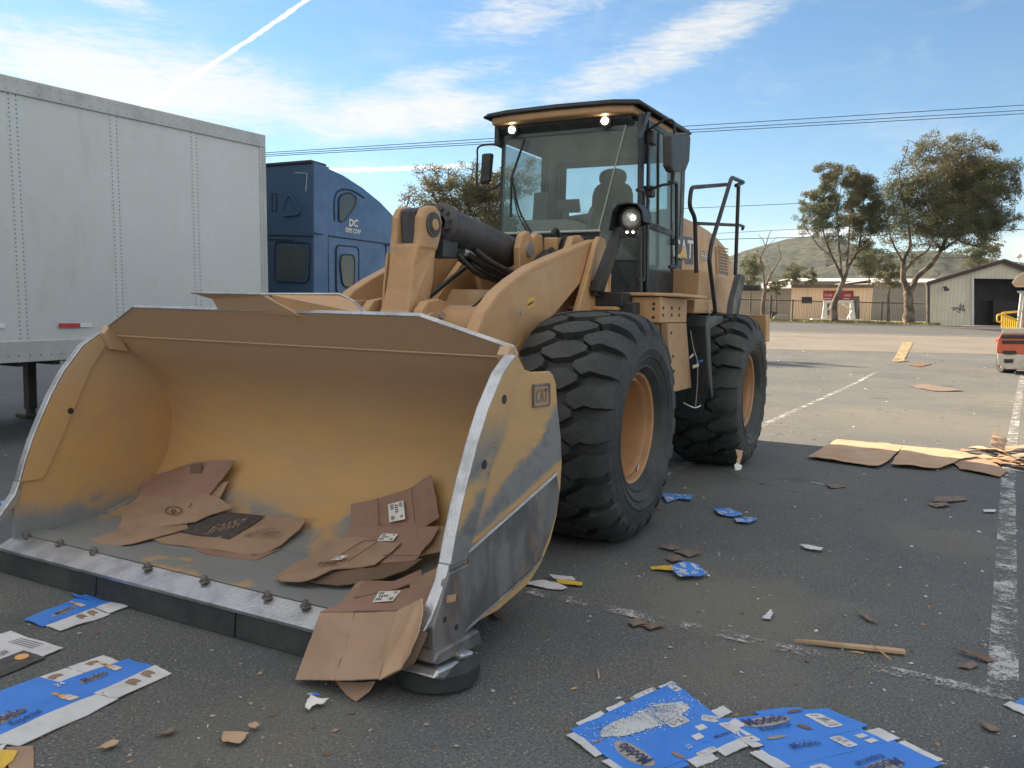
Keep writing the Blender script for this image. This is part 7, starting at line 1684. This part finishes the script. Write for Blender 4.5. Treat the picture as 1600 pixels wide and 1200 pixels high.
# small blue carton scraps
gsheet([(1033, 773), (1052, 771), (1083, 776), (1078, 782), (1060, 779), (1042, 784)], .02, MT['torn_blue'], 'blue folded carton scrap beside the near front tyre', 80, 'carton_scrap', 'carton', .004, .004)
gsheet([(1115, 795), (1140, 794), (1160, 803), (1145, 807), (1122, 803)], .02, MT['torn_blue'], 'upper of two blue carton scraps right of the front tyre', 81, 'carton_scrap', 'carton', .004, .004)
gsheet([(1147, 809), (1165, 807), (1184, 811), (1170, 817), (1150, 815)], .02, MT['torn_blue'], 'lower of two blue carton scraps right of the front tyre', 82, 'carton_scrap', 'carton', .004, .004)
gsheet([(1048, 892), (1066, 886), (1090, 888), (1106, 899), (1092, 902), (1062, 904)], .02, MT['torn_blue'], 'crumpled blue carton scrap with a yellow end in the middle of the lot', 83, 'carton_scrap', 'carton', .004, .008)
gsheet([(1016, 885), (1050, 885), (1060, 890), (1048, 892), (1018, 889)], .015, MT['carton_yellow'], 'yellow paper strip touching the crumpled blue scrap', 84, 'paper_scrap', 'paper', .003, .004)
for k, (pts, m, lab) in enumerate([([(815, 912), (850, 905), (866, 909), (884, 917), (878, 921), (848, 917)], WH, 'white printed card scrap at the foot of the side plate'), ([(858, 898), (894, 901), (898, 908), (866, 906)], WH, 'white card with black edge right of the side plate'), ([(868, 905), (910, 910), (908, 916), (872, 911)], MT['carton_yellow'], 'yellow card strip right of the side plate'), ([(842, 905), (862, 902), (872, 907), (850, 910)], MT['print_black'], 'black printed scrap between the white cards by the side plate'),
        ([(1248, 853), (1266, 854), (1285, 858), (1283, 862), (1262, 859)], WH, 'white paper sliver in the middle of the shaded lot'), ([(476, 1104), (486, 1092), (494, 1095), (512, 1096), (508, 1102), (495, 1103), (482, 1111)], MT['label_white'], 'torn pale tissue in front of the draped cardboard'), ([(482, 1086), (492, 1084), (498, 1087), (490, 1090)], MT['torn_blue'], 'tiny blue scrap above the torn tissue'),
        ([(350, 1148), (386, 1147), (378, 1163), (348, 1162)], CLt, 'small square cardboard scrap in front of the bucket'), ([(148, 1172), (176, 1160), (184, 1161), (182, 1167), (165, 1170)], CLt, 'curled brown scrap near the bottom left'), ([(240, 1148), (262, 1140), (278, 1139), (262, 1149)], MT['flake'], 'pale brown scrap in front of the long carton'), ([(388, 1135), (400, 1131), (406, 1137), (396, 1142)], CLt, 'light brown chip above the square cardboard scrap'),
        ([(1028, 854), (1055, 852), (1066, 858), (1050, 861)], MT['flake'], 'reddish brown flake above the crumpled blue scrap'), ([(1052, 861), (1080, 858), (1096, 865), (1076, 870)], MT['flake'], 'wider reddish brown flake above the crumpled blue scrap'), ([(1040, 872), (1062, 869), (1070, 876), (1050, 879)], MT['flake'], 'small reddish flake just left of the crumpled scrap'),
        ([(1336, 955), (1350, 960), (1374, 974), (1356, 970)], MT['flake'], 'narrow brown sliver above the wooden stake'), ([(1488, 1014), (1510, 1019), (1556, 1033), (1540, 1034), (1512, 1024)], CD, 'dark curled strip across the worn white line'), ([(1494, 1041), (1520, 1032), (1530, 1040), (1515, 1044)], MT['flake'], 'brown flake beside the end of the white line'), ([(1530, 1130), (1552, 1132), (1562, 1141), (1545, 1143)], MT['flake'], 'brown flake at the lower right corner'),
        ([(1460, 776), (1500, 776), (1512, 781), (1480, 786), (1458, 783)], MT['flake'], 'reddish torn flakes left of the long white line'), ([(1450, 787), (1478, 786), (1485, 791), (1462, 793)], MT['flake'], 'small brown flakes below the reddish torn ones'), ([(1420, 603), (1440, 600), (1480, 605), (1505, 611), (1460, 611)], MT['flake'], 'heap of dark flakes in the sunlit lot'), ([(1536, 796), (1556, 797), (1554, 801), (1537, 800)], WH, 'white sliver beside the long white line'),
        ([(760, 948), (782, 958), (792, 968), (775, 969)], CD, 'dark card strip under the lower edge of the side plate'), ([(1008, 788), (1020, 787), (1034, 794), (1015, 797)], CD, 'thin dark loop of card beside the front tyre'), ([(1205, 955), (1207, 962), (1203, 968), (1190, 966)], WH, 'thin white plastic piece in the middle of the lot'), ([(0, 783), (28, 781), (30, 789), (4, 793)], MT['torn_blue'], 'blue scrap beyond the far corner of the bucket'),
        ([(1418, 570), (1440, 566), (1456, 569), (1436, 573)], CD, 'dark flake heap beside the painted strip in the sun'), ([(1395, 562), (1412, 560), (1420, 564), (1402, 566)], CD, 'small dark flakes at the near end of the painted strip'), ([(1290, 758), (1310, 756), (1322, 760), (1300, 763)], MT['flake'], 'brown chip near the white straw'), ([(978, 972), (1000, 968), (1012, 975), (990, 980)], MT['flake'], 'brown leaf litter left of the faded line'), ([(1000, 976), (1022, 972), (1040, 978), (1015, 984)], MT['flake'], 'wider brown leaf litter on the faded line')]):
    gsheet(pts, .012, m, lab, 100+k, 'paper_scrap' if m in (WH, MT['label_white']) else 'card_scrap', 'scrap', .003, .004)
# wooden stake and splinters
MT['wood'] = mat('raw_wood', (.50, .36, .22), .8, 0, (.40, .28, .17), 3, .4, .6, .3, 40, .3, (.28, .2, .13), 6, .3)
a, b = on(1240, 1003, 2, .01), on(1414, 1021, 2, .01); d = (b-a).normalized(); s_ = Vector((-d.y, d.x, 0))
mb = MB(); mb.prism([a, a+d*.14+s_*.014, b+s_*.018, b-s_*.018, a+d*.18-s_*.016], (0, 0, .018)); tag(mb.build('wooden_stake', MT['wood'], bevel=.003), 'pointed pale wooden stake lying on the asphalt', 'stake')
for k, (p, q, lab) in enumerate([((1360, 1006), (1391, 1030), 'splinter lying across the wooden stake'), ((1328, 1018), (1350, 1021), 'short splinter tucked below the wooden stake'), ((934, 1046), (936, 1060), 'upright looking wood splinter above the salty carton'), ((892, 1077), (901, 1075), 'tiny pale splinter left of the salty carton'), ((1266, 753), (1286, 757), 'white straw on the shaded asphalt left of the cardboard')]):
    a, b = on(*p, 2, .028 if k == 0 else .006), on(*q, 2, .028 if k == 0 else .006); mb = MB(); mb.tube([a, (a+b)/2+Vector((0, 0, .002)), b], [.003, .005, .004], 5); tag(mb.build('splinter', MT['wood'] if k < 4 else WH), lab, 'splinter')
# rag stuck at the rear tyre
P = [on(1150, 702, 1, 1.55), on(1160, 704, 1, 1.55), on(1158, 715, 1, 1.56), on(1156, 725, 1, 1.57), on(1151, 724, 1, 1.57), on(1153, 714, 1, 1.56)]
o, _n = sheet_from(P, .006, 'rag', CLt, None, 2, .003, 90, 'brown twisted rag against the foot of the rear tyre', 'rag')
P = [on(1147, 727, 1, 1.62), on(1152, 723, 1, 1.6), on(1158, 728, 1, 1.6), on(1157, 734, 1, 1.62), on(1149, 735, 1, 1.62)]; sheet_from(P, .004, 'paper_scrap', MT['label_white'], None, 2, .004, 91, 'crumpled white paper below the rag at the rear tyre', 'scrap')
# grit, leaf crumbs and paper specks strewn over the lot: too many to count
def grit():
    r = np.random.default_rng(77); n = 6500
    dd = 2.6+(r.uniform(0, 1, n)**1.7)*42; lat = r.uniform(-1, 1, n)*dd*.75
    X = CX+FH[0]*dd+RH[0]*lat; Y = CY+FH[1]*dd+RH[1]*lat
    keep = ~((X > 1.2) & (X < 2.9) & (abs(Y) < 1.7)); X, Y, dd = X[keep], Y[keep], dd[keep]; n = len(X)
    s = (.0028+.012*r.uniform(0, 1, n)**4)*(1+dd*.06); a = r.uniform(0, 6.28, n); k = r.uniform(.3, 1, n)
    mb = MB(); mi = r.choice([0, 1, 2, 3], n, p=[.38, .2, .27, .15])
    for i in range(n):
        c, q = math.cos(a[i]), math.sin(a[i]); z = terr(X[i], Y[i])+.002
        P = [(X[i]+(c*u-q*v)*s[i], Y[i]+(q*u+c*v)*s[i], z+w*s[i]) for u, v, w in ((-1, -.4*k[i], 0), (.2, -k[i], .1), (1, .1, .25), (.1, .8*k[i], 0), (-.1, -.1, .55))]
        mb.add(P, [(0, 1, 4), (1, 2, 4), (2, 3, 4), (3, 0, 4)], int(mi[i]))
    tag(mb.build('grit', [MT['concrete'], WH, CD, CB], origin=(0, 0, 0), recalc=False), kind='stuff')
grit()
# leaves scraps lying in the bucket and dust
# ------------------------------------------------------------------ verge tufts
def tufts():
    r = np.random.default_rng(5); mb = MB()
    for i in range(2600):
        px = r.uniform(1150, 1470); d = r.uniform(77.1, 79.4); p = base(px, d); h = r.uniform(.08, .28); a = r.uniform(0, 3.14); w = r.uniform(.05, .14)
        mb.add([(p.x-w*math.cos(a), p.y-w*math.sin(a), p.z+.08), (p.x+w*math.cos(a), p.y+w*math.sin(a), p.z+.08), (p.x+r.uniform(-.1, .1), p.y+r.uniform(-.1, .1), p.z+.08+h)], [(0, 1, 2)])
    tag(mb.build('verge_grass', MT['verge'], origin=(0, 0, 0), recalc=False), kind='stuff')
tufts()
# ------------------------------------------------------------------ haze
mb = MB(); mb.box(-2700, 2700, -2700, 2700, -1.2, 190)
hm = bpy.data.materials.new('haze_air'); hm.use_nodes = True; nt = hm.node_tree; nt.nodes.clear(); o_ = nt.nodes.new('ShaderNodeOutputMaterial'); v_ = nt.nodes.new('ShaderNodeVolumePrincipled')
v_.inputs['Color'].default_value = (.80, .88, 1, 1); v_.inputs['Density'].default_value = .00007; nt.links.new(v_.outputs[0], o_.inputs['Volume'])
tag(mb.build('haze', hm, origin=(0, 0, 0)), kind='stuff')
for o in bpy.data.objects:
    if '_o' in o: del o['_o']
